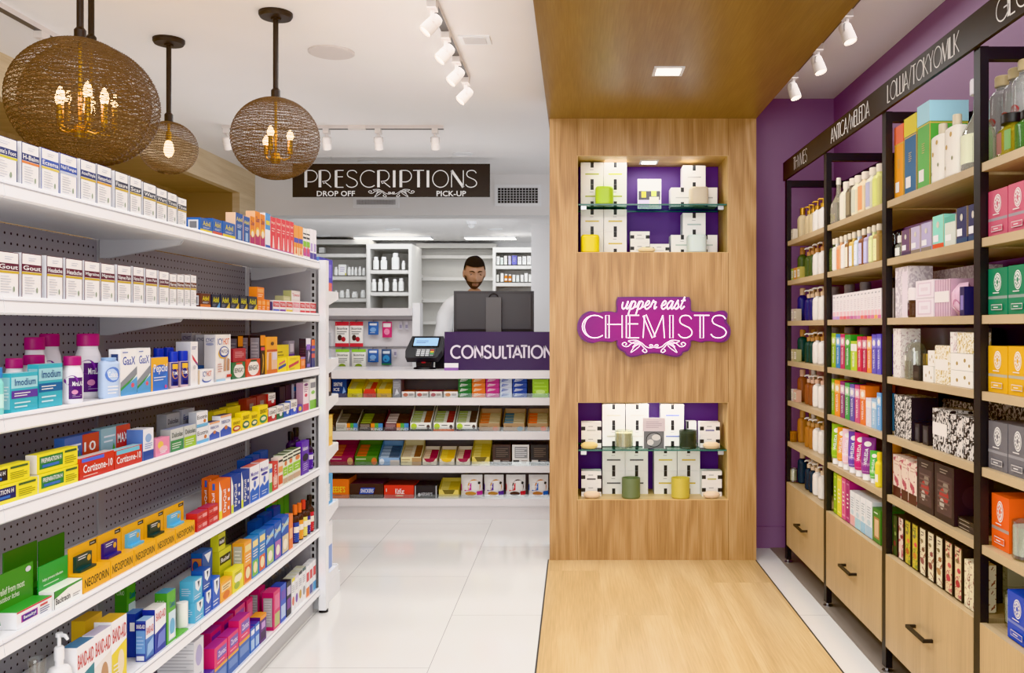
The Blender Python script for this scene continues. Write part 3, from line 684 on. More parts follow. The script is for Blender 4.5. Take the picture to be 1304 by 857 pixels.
# CHEMISTS sign on the pillar
def chem_sign():
    k = 4.745/F; Q = lambda a, b: ((720+a/5.67-732)*k, HC-(360+b/5.67-417)*k)
    pts = [(375,110),(400,103),(640,102),(870,103),(895,112),(904,135),(905,190),(930,208),(1050,208),(1075,212),(1110,202),(1150,205),(1168,230),(1160,280),(1185,320),(1188,370),(1165,415),(1120,432),(1060,425),(1015,424),(980,432),(930,420),(905,425),(903,455),(885,490),(848,505),(835,525),(800,537),(750,530),(700,517),(635,510),(570,517),(510,533),(470,537),(440,525),(425,505),(385,480),(370,450),(366,420),(330,430),(290,427),(240,425),(190,437),(135,420),(100,385),(85,330),(95,270),(130,225),(180,205),(240,215),(280,207),(330,208),(362,212),(368,190),(366,140)]
    out = crom([Q(*p) for p in pts], 4, True); cx, cz = Q(635, 320)
    out = [(a-cx, b-cz) for a, b in out]
    o = empty('shop_sign', (cx, PY, cz), 'lobed magenta illuminated shop sign with white lettering on pillar', 'sign')
    m = MB(); m.prism(out, -.042, -.006, '#6d2a72', 'Y'); m.build('sign_body', o)
    fm, nt, p = base_mat('glowing magenta acrylic'); L = nt.links.new
    tc = N(nt, 'ShaderNodeTexCoord'); mp = N(nt, 'ShaderNodeMapping'); mp.inputs['Scale'].default_value = (2.1, 1, 5.5); L(tc.outputs['Object'], mp.inputs[0])
    ln = N(nt, 'ShaderNodeVectorMath', operation='LENGTH'); L(mp.outputs[0], ln.inputs[0]); r = N(nt, 'ShaderNodeValToRGB'); r.color_ramp.elements[0].color = lin('#b4007e'); r.color_ramp.elements[0].position = .4; r.color_ramp.elements[1].color = lin('#6f1f74'); r.color_ramp.elements[1].position = 1.0
    L(ln.outputs['Value'], r.inputs[0]); L(r.outputs[0], p.inputs['Emission Color']); p.inputs['Emission Strength'].default_value = 1.0; p.inputs['Base Color'].default_value = lin('#5a1054')
    m = MB(); s = .965; m.prism([(a*s, b*.95) for a, b in out], -.047, -.042, fm, 'Y'); m.build('sign_face', o)
    m = MB(); W_ = M('#fff4fb:e2.6'); pl = lambda a, b: (a-cx, -.049, b-cz)
    q = 1/5.67*k
    for ch, a0, a1 in (('C', 122, 268), ('H', 302, 408), ('E', 450, 530), ('M', 558, 712), ('I', 762, 763), ('S', 812, 910), ('T', 925, 1035), ('S', 1045, 1155)):
        x0, z0 = Q(a0, 398); x1, z1 = Q(a1, 236)
        if ch == 'I': lettering(m, ch, x0, x0+.02*(z1-z0), z0, z1-z0, 6.5*q, 24*q, W_, pl, inline=True)
        else: lettering(m, ch, x0, x1, z0, z1-z0, 6.5*q, 24*q, W_, pl, inline=True)
    for e in (arc(*Q(205, 318), 68*q, 80*q, 110, 250), ): m.ribbon(e, 6*q, pl, W_)
    SC = {'u': (.78, [[(0, .85), (.02, .3), (.2, 0), (.42, .25), (.52, .95)], [(.52, .95), (.5, .25), (.62, 0), (.8, .3)]]),
          'p': (.8, [[(.0, .3), (.16, .95), (.1, -.75)], [(.13, .6), (.3, .95), (.55, .75), (.48, .15), (.25, 0), (.12, .2)], [(.5, .2), (.82, .3)]]),
          'e': (.62, [[(0, .35), (.3, .5), (.42, .8), (.25, 1), (.06, .65), (.1, .15), (.34, 0), (.64, .35)]]),
          'r': (.62, [[(0, .3), (.14, .95), (.16, 1.05), (.26, .85), (.46, .85), (.42, .3), (.5, .02), (.66, .3)]]),
          'a': (.78, [[(.5, .85), (.25, 1), (0, .5), (.15, 0), (.38, .25), (.52, .95)], [(.52, .95), (.5, .2), (.62, 0), (.8, .3)]]),
          's': (.55, [[(0, .25), (.22, 1.05), (.26, .8), (.42, .35), (.28, 0), (.05, .12)], [(.3, .02), (.56, .3)]]),
          't': (.5, [[(.3, 1.5), (.14, .35), (.28, 0), (.52, .35)], [(.02, 1.0), (.46, 1.08)]]), ' ': (.5, [])}
    tx = 'upper east'; tot = sum(SC[c][0] for c in tx); x = 0; (ax, az), (bx, bz) = Q(402, 190), Q(850, 132)
    for c in tx:
        w, st = SC[c]
        for path in st: m.ribbon(crom([(ax+(x+a+.22*b)/tot*(bx-ax), az+b*(bz-az)) for a, b in path]), 9*q, pl, W_)
        x += w
    fx, fz = Q(636, 456); flourish(m, fx, fz, 460*q, 85*q, 4.2*q, W_, pl); m.build('lettering', o)
    for a in (-.3, .3): m = MB(); m.tube([(a, -.006, 0), (a, 0, 0)], .01, '#777777:m', 8); m.build('standoff', o)
chem_sign()
# ================================================================== gondola
GX = -1.117; GB = -1.417; GD0, GD1 = .52, 3.905
GZ = [1.541, 1.312, 1.08, .903, .640, .372, .115]
JOINTS = [GD0, 1.74, 2.654, GD1]
gon = empty('gondola_shelving', ((GX+GB)/2, 2.6, 0), 'long white pegboard gondola with seven tiers of shelves', 'gondola shelving')
ox, oy = gon.location.x, gon.location.y
def gb(name, boxes, mat, parent=None, **kw):
    m = MB()
    for b in boxes: m.box(b[0]-ox, b[1]-oy, b[2], b[3]-ox, b[4]-oy, b[5], mat)
    return m.build(name, parent or gon, **kw)
for a, b in zip(JOINTS, JOINTS[1:]):
    # the hole grid lives in each panel's own coordinates
    m = MB(); m.box(-.02, 0, .1, 0, b-a-.006, 1.509, PEG); m.build('pegboard', gon, (GB-ox, a+.003-oy, 0))
    gb('base_kick', [(GX-.045, a, 0, GX-.03, b, GZ[6]-.04)], '#c9c9cb')
for y in JOINTS: gb('upright', [(GB-.012, y-.016 if y < 3.8 else y-.075, .02, GB+.006, y+.016 if y < 3.8 else y-.043, 1.52)], '#b9b8bc' if y < 3.8 else WHITEM)
for i, z in enumerate(GZ):
    for a, b in zip(JOINTS, JOINTS[1:]):
        if i == 0 or True:
            b2 = b-.012 if b > 3.8 else b
            m = MB(); m.box(GB+.004-ox, a+.001-oy, z-.03, GX-.012-ox, b2-.001-oy, z-.004, WHITEM); s = m.build('shelf', gon)
            m = MB(); m.prism([(GX-.012-ox, z-.004), (GX-.002-ox, z), (GX-ox, z-.004), (GX+.004-ox, z-.033), (GX-.001-ox, z-.037), (GX-.012-ox, z-.037)], a+.001-oy, b2-.001-oy, WHITEM, 'Y'); m.box(GX-.001-ox, a+.001-oy, z-.0098, GX+.0021-ox, b2-.001-oy, z-.0078, '#b4b5bb'); m.build('price_rail', s)
            if i < 6:
                for yy in (a+.006, b2-.009):
                    m = MB(); m.prism([(GB+.004-ox, z-.03), (GX-.05-ox, z-.03), (GX-.06-ox, z-.045), (GB+.03-ox, z-.085), (GB+.004-ox, z-.085)], yy-oy, yy+.003-oy, '#d9dadd', 'Y'); m.build('bracket', s)
gb('end_panel', [(GB-.02, GD1-.008, .06, GX-.035, GD1, 1.50)], '#a7a5aa')
m = MB(); m.box(GX-.038-ox, GD1-.012-oy, .1, GX-.016-ox, GD1-.008-oy, 1.5, '#b4b5b8')
for k in range(48):
    z = .13+k*.0285; m.box(GX-.032-ox, GD1-.0126-oy, z, GX-.022-ox, GD1-.0121-oy, z+.017, '#19191b')
m.build('slotted_strip', gon)
gb('end_post', [(GX-.004, GD1-.01, .012, GX+.028, GD1+.035, 1.545)], WHITEM)
m = MB(); m.lathe([(.02, 0), (.02, .012)], '#1c1c1e', 14); m.build('levelling_foot', gon, (GX+.012-ox, GD1+.012-oy, 0))
gb('base_plinth', [(GB-.02, GD0, 0, GX-.06, GD1-.01, .03)], '#8d8c90')

# end cap unit beyond the gondola's end, facing the counter
ec = empty('endcap_shelving', (-1.45, 4.04, 0), 'white end display unit joined to the gondola, facing the counter', 'display shelving')
ex, ey = -1.45, 4.04
def eb(name, boxes, mat):
    m = MB()
    for b in boxes: m.box(b[0]-ex, b[1]-ey, b[2], b[3]-ex, b[4]-ey, b[5], mat)
    return m.build(name, ec)
EZ = [1.41, 1.10, .93, .70, .43, .125]
eb('back_panel', [(-1.80, 3.943, .05, -1.125, 3.955, 1.52)], '#b9b8bb')
for i, z in enumerate(EZ):
    s = eb('shelf', [(-1.80, 3.957, z-.02, -1.125, 4.21, z), (-1.80, 4.21, z-.03, -1.125, 4.222, z+.008)], WHITEM)
    m = MB(); m.prism([(3.955-ey, z-.075), (3.97-ey, z-.075), (4.20-ey, z-.03), (4.215-ey, z-.03), (4.215-ey, z+.006), (3.955-ey, z+.006)], -1.123-ex, -1.119-ex, WHITEM, 'X'); m.build('bracket', s)
eb('base', [(-1.80, 3.957, 0, -1.118, 4.24, .095)], WHITEM)

# ================================================================== snack counter
CY = 5.78; CT = .97; CX0, CX1 = -2.7, .30
cn = empty('service_counter', ((CX0+CX1)/2, CY+.3, 0), 'white laminate service counter with four open snack shelves', 'counter')
cx_, cy_ = cn.location.x, cn.location.y
def cb(name, boxes, mat, mats=None):
    m = MB()
    for b in boxes: m.box(b[0]-cx_, b[1]-cy_, b[2], b[3]-cx_, b[4]-cy_, b[5], mat, mats)
    return m.build(name, cn)
cb('countertop', [(CX0, CY-.012, CT-.052, CX1, CY+.62, CT)], WHITEL)
CZ = [.796, .577, .353, .139]
for z, t in zip(CZ, (.051, .056, .046, .049)):
    s = cb('shelf', [(CX0, CY, z-t, CX1, CY+.34, z-.002)], WHITEL)
    m = MB(); m.box(CX0+.02-cx_, CY+.002-cy_, z-.002, CX1-.02-cx_, CY+.005-cy_, z+.026, CLEAR); m.build('clear_lip', s)
cb('back_panel', [(CX0, CY+.34, 0, CX1, CY+.36, CT-.052)], '#8f8b8c')
cb('kick_panel', [(CX0, CY+.012, 0, CX1, CY+.03, .092)], WHITEL)
cb('rear_carcass', [(CX0, CY+.36, 0, CX1, CY+.60, CT-.052)], WHITEL)

# ================================================================== dispensary behind
pt = empty('rail_display_panel', (-1.55, 6.52, 0), 'low white display panel with hanging rails behind the counter', 'display panel')
def pb(name, boxes, mat):
    m = MB()
    for b in boxes: m.box(b[0]+1.55, b[1]-6.52, b[2], b[3]+1.55, b[4]-6.52, b[5], mat)
    return m.build(name, pt)
pb('panel', [(-2.4, 6.53, 0, -1.17, 6.55, 1.37)], '#d9d6da')
pb('top_cap', [(-2.4, 6.42, 1.335, -1.17, 6.56, 1.39)], '#dcdadd')
pb('post', [(-1.175, 6.44, 0, -1.12, 6.56, 1.428)], WHITEM)
pb('inner_post', [(-1.865, 6.45, .9, -1.845, 6.53, 1.335)], WHITEM)
for z in (1.30, 1.105): pb('hanging_rail', [(-1.845, 6.515, z, -1.175, 6.53, z+.008)], '#8d8a8e')

def shelving(name, x0, x1, y0, y1, zs, ztop, label, open_side=None):
    o = empty(name, ((x0+x1)/2, (y0+y1)/2, 0), label, 'shelving', 'pale wall shelving in the dispensary'); X, Y = o.location.x, o.location.y
    def q(nm, b, mat=GREYL):
        m = MB(); m.box(b[0]-X, b[1]-Y, b[2], b[3]-X, b[4]-Y, b[5], mat); return m.build(nm, o)
    q('back_panel', (x0, y1-.015, 0, x1, y1, ztop), '#d8d6d1')
    q('side_panel', (x0, y0, 0, x0+.03, y1-.015, ztop), GREYL); q('side_panel', (x1-.03, y0, 0, x1, y1-.015, ztop), GREYL)
    q('top', (x0+.03, y0, ztop-.05, x1-.03, y1-.015, ztop))
    for z in zs: q('shelf', (x0+.03, y0+.01, z-.035, x1-.03, y1-.015, z), GREYL)
    return o
def ZZ(py, d): return HC-(py-417)*d/F
def XX(px, d): return (px-732)*d/F
D1 = 9.3
shelving('wall_shelving', XX(390, D1), XX(470, D1), D1, 9.7, [ZZ(323, D1), ZZ(352, D1), ZZ(380, D1), ZZ(410, D1)], 2.17, 'pale shelving at gondola side, small boxes and bottles on two shelves')
D2 = 9.0
shelving('wall_shelving', XX(467.5, D2), XX(524, D2), D2, 9.6, [ZZ(344, D2), ZZ(372, D2), ZZ(400, D2)], ZZ(310.5, D2), 'pale shelving projecting forward with big white bottles, middle of dispensary')
D3 = 9.75
shelving('wall_shelving', XX(527, D3)+.03, XX(627, 9.3), D3, 9.94, [ZZ(325, D3), ZZ(353, D3), ZZ(381, D3), ZZ(409, D3)], 2.17, 'empty pale shelving directly behind the pharmacist')
D4 = 9.0
shelving('wall_shelving', XX(627.5, D4), XX(690, D4), D4, 9.3, [ZZ(338, D4), ZZ(360, D4), ZZ(385, D4)], ZZ(315, D4), 'pale shelving beside white column with rows of small cartons')
# angled side shelves seen in perspective between the two middle bays
o = empty('side_shelving', (XX(530, 9.6), 9.6, 0), 'pale side shelves running back between the middle dispensary bays', 'shelving')
m = MB(); m.box(-.16, .0, 0, -.14, .33, 2.1, '#bdbbb5'); m.build('side_panel', o)
for py in (349, 378, 408): 
    z = ZZ(py, 9.6); m = MB(); m.box(-.14, .0, z-.035, .05, .15, z, GREYL); m.build('shelf', o)

# ================================================================== black framed shelving on the purple wall
RX = 1.123; RXB = 1.466
RP = [4.757, 4.015, 3.255, 2.507, 1.757, 1.0]       # far faces of the posts
RZ = [1.705, 1.497, 1.284, 1.073, .863, .648]; RDT = .433
ru = empty('display_shelving', (1.295, 2.9, 0), 'long black steel framed shelving with pale wood shelves and drawers', 'display shelving')
rx, ry = 1.295, 2.9
def rb(name, boxes, mat, parent=None, mats=None):
    m = MB()
    for b in boxes: m.box(b[0]-rx, b[1]-ry, b[2], b[3]-rx, b[4]-ry, b[5], mat, mats)
    return m.build(name, parent or ru)
for y in RP:
    p = rb('post', [(RX, y-.04, .02, RX+.024, y, 2.03)], BLACKM); rb('post', [(RXB-.04, y-.04, .02, RXB, y, 2.03)], BLACKM)
    rb('crossbar', [(RX+.024, y-.035, 1.995, RXB-.04, y-.005, 2.03)], BLACKM)
    m = MB(); m.lathe([(.02, 0), (.02, .006), (.008, .008), (.008, .02)], '#b9b9bc:m', 16); m.build('levelling_foot', p, (RX+.012-rx, y-.02-ry, 0))
rb('top_rail', [(RXB-.035, .9, 1.995, RXB-.005, 4.71, 2.03)], BLACKM)
for a, b in zip(RP[1:], RP):
    y0, y1 = a+.0015, b-.0415
    for z in RZ: rb('shelf', [(RX+.004, y0, z-.024, RXB-.042, y1, z)], SHELFW)
    rb('drawer_top', [(RX+.02, y0, RDT-.022, RXB-.042, y1, RDT-.002)], SHELFW)
    rb('drawer_carcass', [(RX+.03, y0+.002, .12, RXB-.05, y1-.002, RDT-.024)], '#6b5a45')
    yd0, yd1 = a-.012 if a > 1 else a, b-.0425
    yd0 = a+.002
    d = rb('drawer', [(RX-.002, yd0, .10, RX+.017, yd1, RDT)], BIRCH, mats={'t': SHELFW})
    yc = (yd0+yd1)/2; m = MB()
    m.box(RX-.034-rx, yc-.075-ry, .262, RX-.024-rx, yc+.075-ry, .272, BLACKM)
    for yy in (yc-.075, yc+.065): m.box(RX-.024-rx, yy-ry, .262, RX-.002-rx, yy+.01-ry, .272, BLACKM)
    m.build('handle', d)
    rb('back_panel', [(RXB-.041, y0, .42, RXB-.036, y1, 1.28)], '#2b2033')  # dark sheet added to paint in the shade on the purple wall
hb = rb('header_board', [(RX-.012, .9, 2.03, RX, 4.75, 2.127)], BROWNBD)
m = MB(); pl = lambda a, b: (RX-.0132-rx, a-ry, b)
def hd(text, px0, px1):
    y0, y1 = RX*F/(px0-732), RX*F/(px1-732)
    lettering(m, text, y0, y1, 2.047, .062, .004, .0085, '#e9e6e2', pl, .1)
hd('THYMES', 1013.5, 1031); hd('ANTICA/WELEDA', 1062, 1111.5); hd('LOLLIA/TOKYOMILK', 1135, 1227); hd('GILCHRIST', 1275, 1372)
m.build('lettering', hb)

# ================================================================== wall things at the counter
def consult():
    d = 5.84; X = lambda px: XX(px, d); Z = lambda py: ZZ(py, d)
    x0, x1 = X(566), X(716); o = empty('counter_sign', ((x0+x1)/2, d, CT), 'dark purple consultation sign standing on the counter', 'sign'); c = (x0+x1)/2
    m = MB(); m.box(x0-c, 0, .0, x1-c, .012, Z(422.5)-CT, '#35214b'); m.build('sign_board', o)
    m = MB(); letters_at(m, [(ch, X(500+p/4.76), X(500+q/4.76)) for ch, p, q in (('C',355,410),('O',422,485),('N',500,543),('S',556,595),('U',610,650),('L',668,692),('T',690,733),('A',730,783),('T',778,816),('I',826,826.5),('O',843,907),('N',921,964))], Z(455.8)-CT, .079, .0125, .0125, '#e9dff0', lambda a, b: (a-c, -.0015, b)); m.build('lettering', o)
consult()
def monitor():
    d = 6.12; o = empty('computer_monitor', (XX(629, d), d, CT), 'black flat computer monitor seen from behind above purple sign', 'monitor', rz=.04)
    z0, z1 = ZZ(421, d)-CT-.02, ZZ(370.5, d)-CT; w = .275
    m = MB(); m.box(-w, .0, z0+.02, w, .012, z1, '#3c3a3d'); m.prism([(-w+.02, z0+.03), (w-.02, z0+.03), (w-.02, z1-.02), (-w+.02, z1-.02)], -.014, 0, '#454346', 'Y'); m.box(-w, -.006, z0, w, .012, z0+.02, '#131214'); m.build('screen_back', o)
    m = MB(); m.box(-w+.008, .012, z0+.025, w-.008, .0135, z1-.008, '#0d1016:g'); m.build('screen', o)
    m = MB(); m.box(-.052, -.05, .012, .052, -.016, z1-.045, '#5f5c5d'); m.build('stand_column', o)
    m = MB(); m.tube(arc(0, z1-.052, .03, .034, 0, 180, 12) and [(x, -.033, z) for x, z in arc(0, z1-.046, .03, .026, 0, 180, 12)], .004, '#171618', 8); m.build('carry_loop', o)
    m = MB(); m.box(-.12, -.09, 0, .12, .10, .012, '#1e1d1f'); m.build('stand_base', o)
monitor()
def terminal():
    d = 6.0; o = empty('payment_terminal', (XX(541, d), d, CT), 'black card payment terminal with lit screen on pedestal', 'payment terminal', rz=-.12)
    m = MB(); m.lathe([(.075, 0), (.078, .004), (.072, .012), (.05, .014)], '#17171a', 28, 1, .8); m.build('pedestal_base', o)
    m = MB(); m.prism([(-.05, .012), (.05, .012), (.055, .075), (.04, .10), (-.04, .10), (-.055, .075)], -.03, .03, '#1c1c1f', 'Y'); m.art([('e', .5, .5, .16, .1, '#b3262a')], lambda u, v, L: (-.05+.1*u, -.0306, .02+.05*v)); m.build('pedestal', o)
    R = Matrix.Translation((0, -.005, .125)) @ Matrix.Rotation(math.radians(-38), 4, 'X')
    def put(mb): mb.v = [tuple(R @ Vector(v)) for v in mb.v]; return mb
    m = MB(); m.prism([(-.115, -.075), (.10, -.075), (.125, -.02), (.118, .105), (-.10, .105), (-.125, -.02)], -.022, .03, '#1f2023', 'Y', '#2b2c30'); put(m).build('housing', o)
    m = MB(); m.box(-.085, -.0255, .012, .10, -.022, .094, '#0d0e10:g'); m.box(-.076, -.027, .02, .09, -.0255, .086, '#8fb6d8:e.8'); m.art([('l', .1, .3, .6, .7, 3, '#2f5f92')], lambda u, v, L: (-.076+.166*u, -.0275, .02+.066*v)); put(m).build('screen', o)
    m = MB(); m.box(-.05, -.026, -.062, .085, -.022, .0, '#3a3c41')
    for r in range(4):
        for c in range(4):
            col = ['#cfd2d6', '#cfd2d6', '#cfd2d6', ['#d24a3a', '#e8c33a', '#4fae58', '#8a8f96'][r]][c]; x, z = -.042+c*.031, -.012-r*.0145; m.box(x, -.028, z-.009, x+.024, -.026, z, col)
    put(m).build('keypad', o)
    o2 = empty('receipt_printer', (XX(561, 6.16), 6.16, CT), 'small black box device beside payment terminal on counter', 'device')
    m = MB(); m.prism([(-.03, 0), (.035, 0), (.035, .145), (-.02, .155), (-.03, .12)], -.05, .05, '#1a1a1d', 'Y'); m.build('housing', o2)
    m = MB(); m.tube([(-.02, -.045, .15), (-.03, -.06, .17), (0, -.05, .18), (.03, 0, .15), (.03, .04, .1)], .004, '#161618', 6); m.build('cable', o2)
    m = MB(); w = .045; m.box(-w, -.012, 0, w, .012, .018, '#8d5aa8'); m.box(-w, -.010, .018, w, .010, .047, '#f4f2f5'); h = m.build('card_holder', None, (XX(574.5, 5.8), 5.815, CT)); tag(h, 'small purple and white card holder before consultation sign', 'card holder')
terminal()
# ================================================================== pharmacist
def person():
    PXc, PYc = XX(603, 6.62), 6.66
    SK = noisy('warm brown skin', '#b98a6c', '#c19274', 8, .55)
    HAIR = noisy('short black hair', '#15110e', '#221b16', 120, .95)
    SHIRT = noisy('white cotton shirt', '#eceef0', '#f3f4f6', 10, .8)
    TROU = noisy('dark trousers cloth', '#23252b', '#2b2d34', 20, .8)
    def skinmesh(vs, es, rs, name, sub=2):
        me = bpy.data.meshes.new(name); me.from_pydata(vs, es, []); o = bpy.data.objects.new(name, me); COL.objects.link(o)
        sk = o.modifiers.new('s', 'SKIN'); sk.use_smooth_shade = True
        for i, r in enumerate(rs):
            q = me.skin_vertices[0].data[i]; q.radius = r if isinstance(r, tuple) else (r, r); q.use_root = i == 0
        su = o.modifiers.new('u', 'SUBSURF'); su.levels = sub; su.render_levels = sub
        dg = bpy.context.evaluated_depsgraph_get(); m2 = bpy.data.meshes.new_from_object(o.evaluated_get(dg)); bpy.data.objects.remove(o)
        return [tuple(v.co) for v in m2.vertices], [tuple(p.vertices) for p in m2.polygons]
    # local frame: faces -Y, feet at z=0.  joints
    J = {'pel': (0, .02, .96), 'wst': (0, .015, 1.10), 'chs': (0, .02, 1.30), 'col': (0, .03, 1.43), 'nk0': (0, .025, 1.485), 'nk1': (0, .0, 1.55)}
    VS = list(J.values()); ES = [(0, 1), (1, 2), (2, 3), (3, 4), (4, 5)]; RS = [(.155, .11), (.145, .105), (.165, .115), (.10, .08), (.056, .058), (.054, .056)]
    arms = {}
    for s in (-1, 1):
        b = len(VS); VS += [(s*.10, .03, 1.44), (s*.195, .03, 1.41), (s*.245, .0, 1.12), (s*.16, -.21, 1.03), (s*.135, -.285, 1.02)]
        RS += [.062, .060, .043, .032, .030]; ES += [(3, b), (b, b+1), (b+1, b+2), (b+2, b+3), (b+3, b+4)]; arms[s] = b
        l = len(VS); VS += [(s*.095, .02, .88), (s*.105, .01, .50), (s*.11, .03, .10), (s*.115, -.09, .035)]
        RS += [.088, .06, .042, .036]; ES += [(0, l), (l, l+1), (l+1, l+2), (l+2, l+3)]
    bv, bf = skinmesh(VS, ES, RS, 'b')
    mb = MB(); mb.add(bv, bf, SK, True)
    # hands resting over the keyboard: palm, four unequal curled fingers, thumb from the palm's side
    for s in (-1, 1):
        wx, wy, wz = VS[arms[s]+4]; hv = [(wx, wy+.01, wz), (wx, wy-.045, wz-.004), (wx, wy-.085, wz-.008)]; he = [(0, 1), (1, 2)]; hr = [(.028, .02), (.038, .016), (.036, .014)]
        v, f = skinmesh(hv, he, hr, 'h', 1); mb.add(v, f, SK, True)
        for k, (fx, ln) in enumerate(((-.028, .062), (-.009, .072), (.010, .068), (.028, .052))):
            x = wx+fx; y = wy-.085; fv = [(x, y+.012, wz-.006), (x, y-ln*.42, wz+.004), (x, y-ln*.8, wz-.012), (x, y-ln, wz-.03)]
            v, f = skinmesh(fv, [(0, 1), (1, 2), (2, 3)], [.009, .0085, .0078, .006], 'f', 1); mb.add(v, f, SK, True)
        tv = [(wx-s*.02, wy-.03, wz-.004), (wx-s*.05, wy-.06, wz-.008), (wx-s*.06, wy-.09, wz-.018)]
        v, f = skinmesh(tv, [(0, 1), (1, 2)], [.012, .010, .0075], 't', 1); mb.add(v, f, SK, True)
    # head: built facing -Y about its own centre, then bowed and turned
    def headpt(th, ph):
        cp = max(0, math.cos(ph))**(.72 if ph > 0 else 1); x, y, z = math.sin(th)*cp, math.cos(th)*cp, math.sin(ph)     # th=0 -> back, PI -> face
        fr = max(0, -y); X, Y, Z = x*.075, y*.097, z*.118
        if z < -.05: t = min(1, (-.05-z)/.95); X *= 1-.30*t*(.5+.5*fr); Y = Y*(1-.10*t) if y < 0 else Y*(1-.42*t)
        if y < 0:
            g = lambda cx, cz, sx, sz: math.exp(-((X-cx)/sx)**2-((Z-cz)/sz)**2)
            Y += .020*fr*0
            Y -= .022*g(0, -.022, .011, .016) + .010*g(0, .004, .008, .028)              # nose
            Y += .011*g(-.031, .012, .016, .010) + .011*g(.031, .012, .016, .010)        # eye sockets
            Y -= .006*g(0, .034, .055, .010)                                             # brow
            Y -= .008*g(0, -.062, .022, .007) + .006*g(0, -.075, .018, .006)             # lips
            Y += .006*g(0, -.0685, .024, .003)
            Y -= .012*g(0, -.102, .022, .014)                                            # chin
            Y -= .004*g(-.045, -.02, .018, .02) + .004*g(.045, -.02, .018, .02)          # cheekbones
        return X, Y, Z
    HM = Matrix.Translation((.004, -.018, 1.655)) @ Matrix.Rotation(math.radians(14), 4, 'Z') @ Matrix.Rotation(math.radians(18), 4, 'X')
    def ball(fn, nu, nv, p0=-PI/2, p1=PI/2):
        vs = [fn(2*PI*i/nu, p0+(p1-p0)*j/nv) for j in range(nv+1) for i in range(nu)]
        fs = [(j*nu+i, j*nu+(i+1) % nu, (j+1)*nu+(i+1) % nu, (j+1)*nu+i) for j in range(nv) for i in range(nu)]
        return vs, fs
    v, f = ball(headpt, 72, 56); mb.add([tuple(HM @ Vector(p)) for p in v], f, SK, True)
    for s in (-1, 1):
        ev, ef = ball(lambda a, b, s=s: (s*.078+.009*math.cos(b)*math.cos(a), .006+.019*math.cos(b)*math.sin(a), -.004+.033*math.sin(b)), 16, 10); mb.add([tuple(HM @ Vector(p)) for p in ev], ef, SK, True)
    tmp = mb.build('tmp'); rm = tmp.modifiers.new('r', 'REMESH'); rm.mode = 'VOXEL'; rm.voxel_size = .0048; rm.use_smooth_shade = True
    sm = tmp.modifiers.new('s', 'SMOOTH'); sm.factor = .4; sm.iterations = 2
    me = bpy.data.meshes.new_from_object(tmp.evaluated_get(bpy.context.evaluated_depsgraph_get())); bpy.data.objects.remove(tmp)
    me.name = 'person'; me.materials.clear(); me.materials.append(SK); me.polygons.foreach_set('material_index', [0]*len(me.polygons)); me.polygons.foreach_set('use_smooth', [True]*len(me.polygons))
    o = bpy.data.objects.new('person', me); COL.objects.link(o); o.location = (PXc, PYc, 0)
    tag(o, 'person with short black hair and beard in white shirt, looking down behind monitor', 'person')
    # hair cap, beard, brows, eyes, lips
    def shell(name, cond, off, mat, nu=96, nv=72, fn=None):
        vs, fs = ball(lambda a, b: headpt(a, b), nu, nv); keep = [q for q in fs if all(cond(*vs[i]) for i in q)]
        ids = sorted({i for q in keep for i in q}); mp = {i: k for k, i in enumerate(ids)}; out = []
        for i in ids:
            p = Vector(vs[i]); k = off(*vs[i]) if callable(off) else off; out.append(tuple(HM @ (p + p.normalized()*k)))
        m = MB(); m.add(out, [tuple(mp[i] for i in q) for q in keep], mat, True); return m.build(name, o)
    hair = lambda x, y, z: (z > .062+.10*min(0, y+.06)*0 and y < -.03) or (y >= -.03 and z > .012+max(0, -y)*1.2-.0) or (y > .02 and z > -.055)
    shell('hair', hair, lambda x, y, z: .007+.004*max(0, z/.118)+.002*math.sin(90*x)*math.sin(70*y), HAIR)
    shell('beard', lambda x, y, z: y < -.012 and z < -.045-.0*abs(x) and not (abs(x) < .021 and -.078 < z < -.058 and y < -.06) and z > -.116 or (-.055 < y < -.012 and abs(x) > .055 and -.06 < z < -.01), .0028, noisy('short dark beard', '#3a281f', '#4a3529', 160, .8))
    for s in (-1, 1):
        m = MB(); pts = [Vector((s*(.012+.034*t), -.098+.03*t*t, .031+.006*math.sin(PI*t))) for t in [i/8 for i in range(9)]]
        pts = [tuple(HM @ (Vector(headpt(math.atan2(p.x/.075, p.y/.097), math.asin(max(-1, min(1, p.z/.118)))))+Vector((0, -.001, 0)))) for p in pts]
        m.tube(pts, [.0025, .004, .0045, .0045, .0045, .004, .0035, .003, .002], HAIR, 6); m.build('eyebrow', o)
        q = Vector(headpt(math.atan2(s*.031/.075, -.9), math.asin(.010/.118))); m = MB()
        m.lathe([(0, -.012), (.008, -.009), (.0115, -.003), (.0115, .003), (.008, .009), (0, .012)], '#8a7468:g', 14); m.v = [tuple(HM @ (Vector(p)*.85+q+Vector((0, .007, 0)))) for p in m.v]; m.build('eye', o)  # eye colour darkened to paint in the shade of the lowered gaze
        m = MB(); m.tube([tuple(HM @ (q+Vector((s*(-.011+.022*t), -.0025+.002*abs(t-.5), -.002+.0045*math.sin(PI*t)-.003)))) for t in [i/6 for i in range(7)]], .0022, '#1d1510', 6); m.build('eyelash', o)
    m = MB(); m.tube([tuple(HM @ (Vector(headpt(math.atan2(x/.075, -.95), math.asin(-.0675/.118)))+Vector((0, -.0012, 0)))) for x in [-.02+.005*i for i in range(9)]], [.002, .004, .0045, .005, .0048, .005, .0045, .004, .002], '#8a5048', 6); m.build('lips', o)
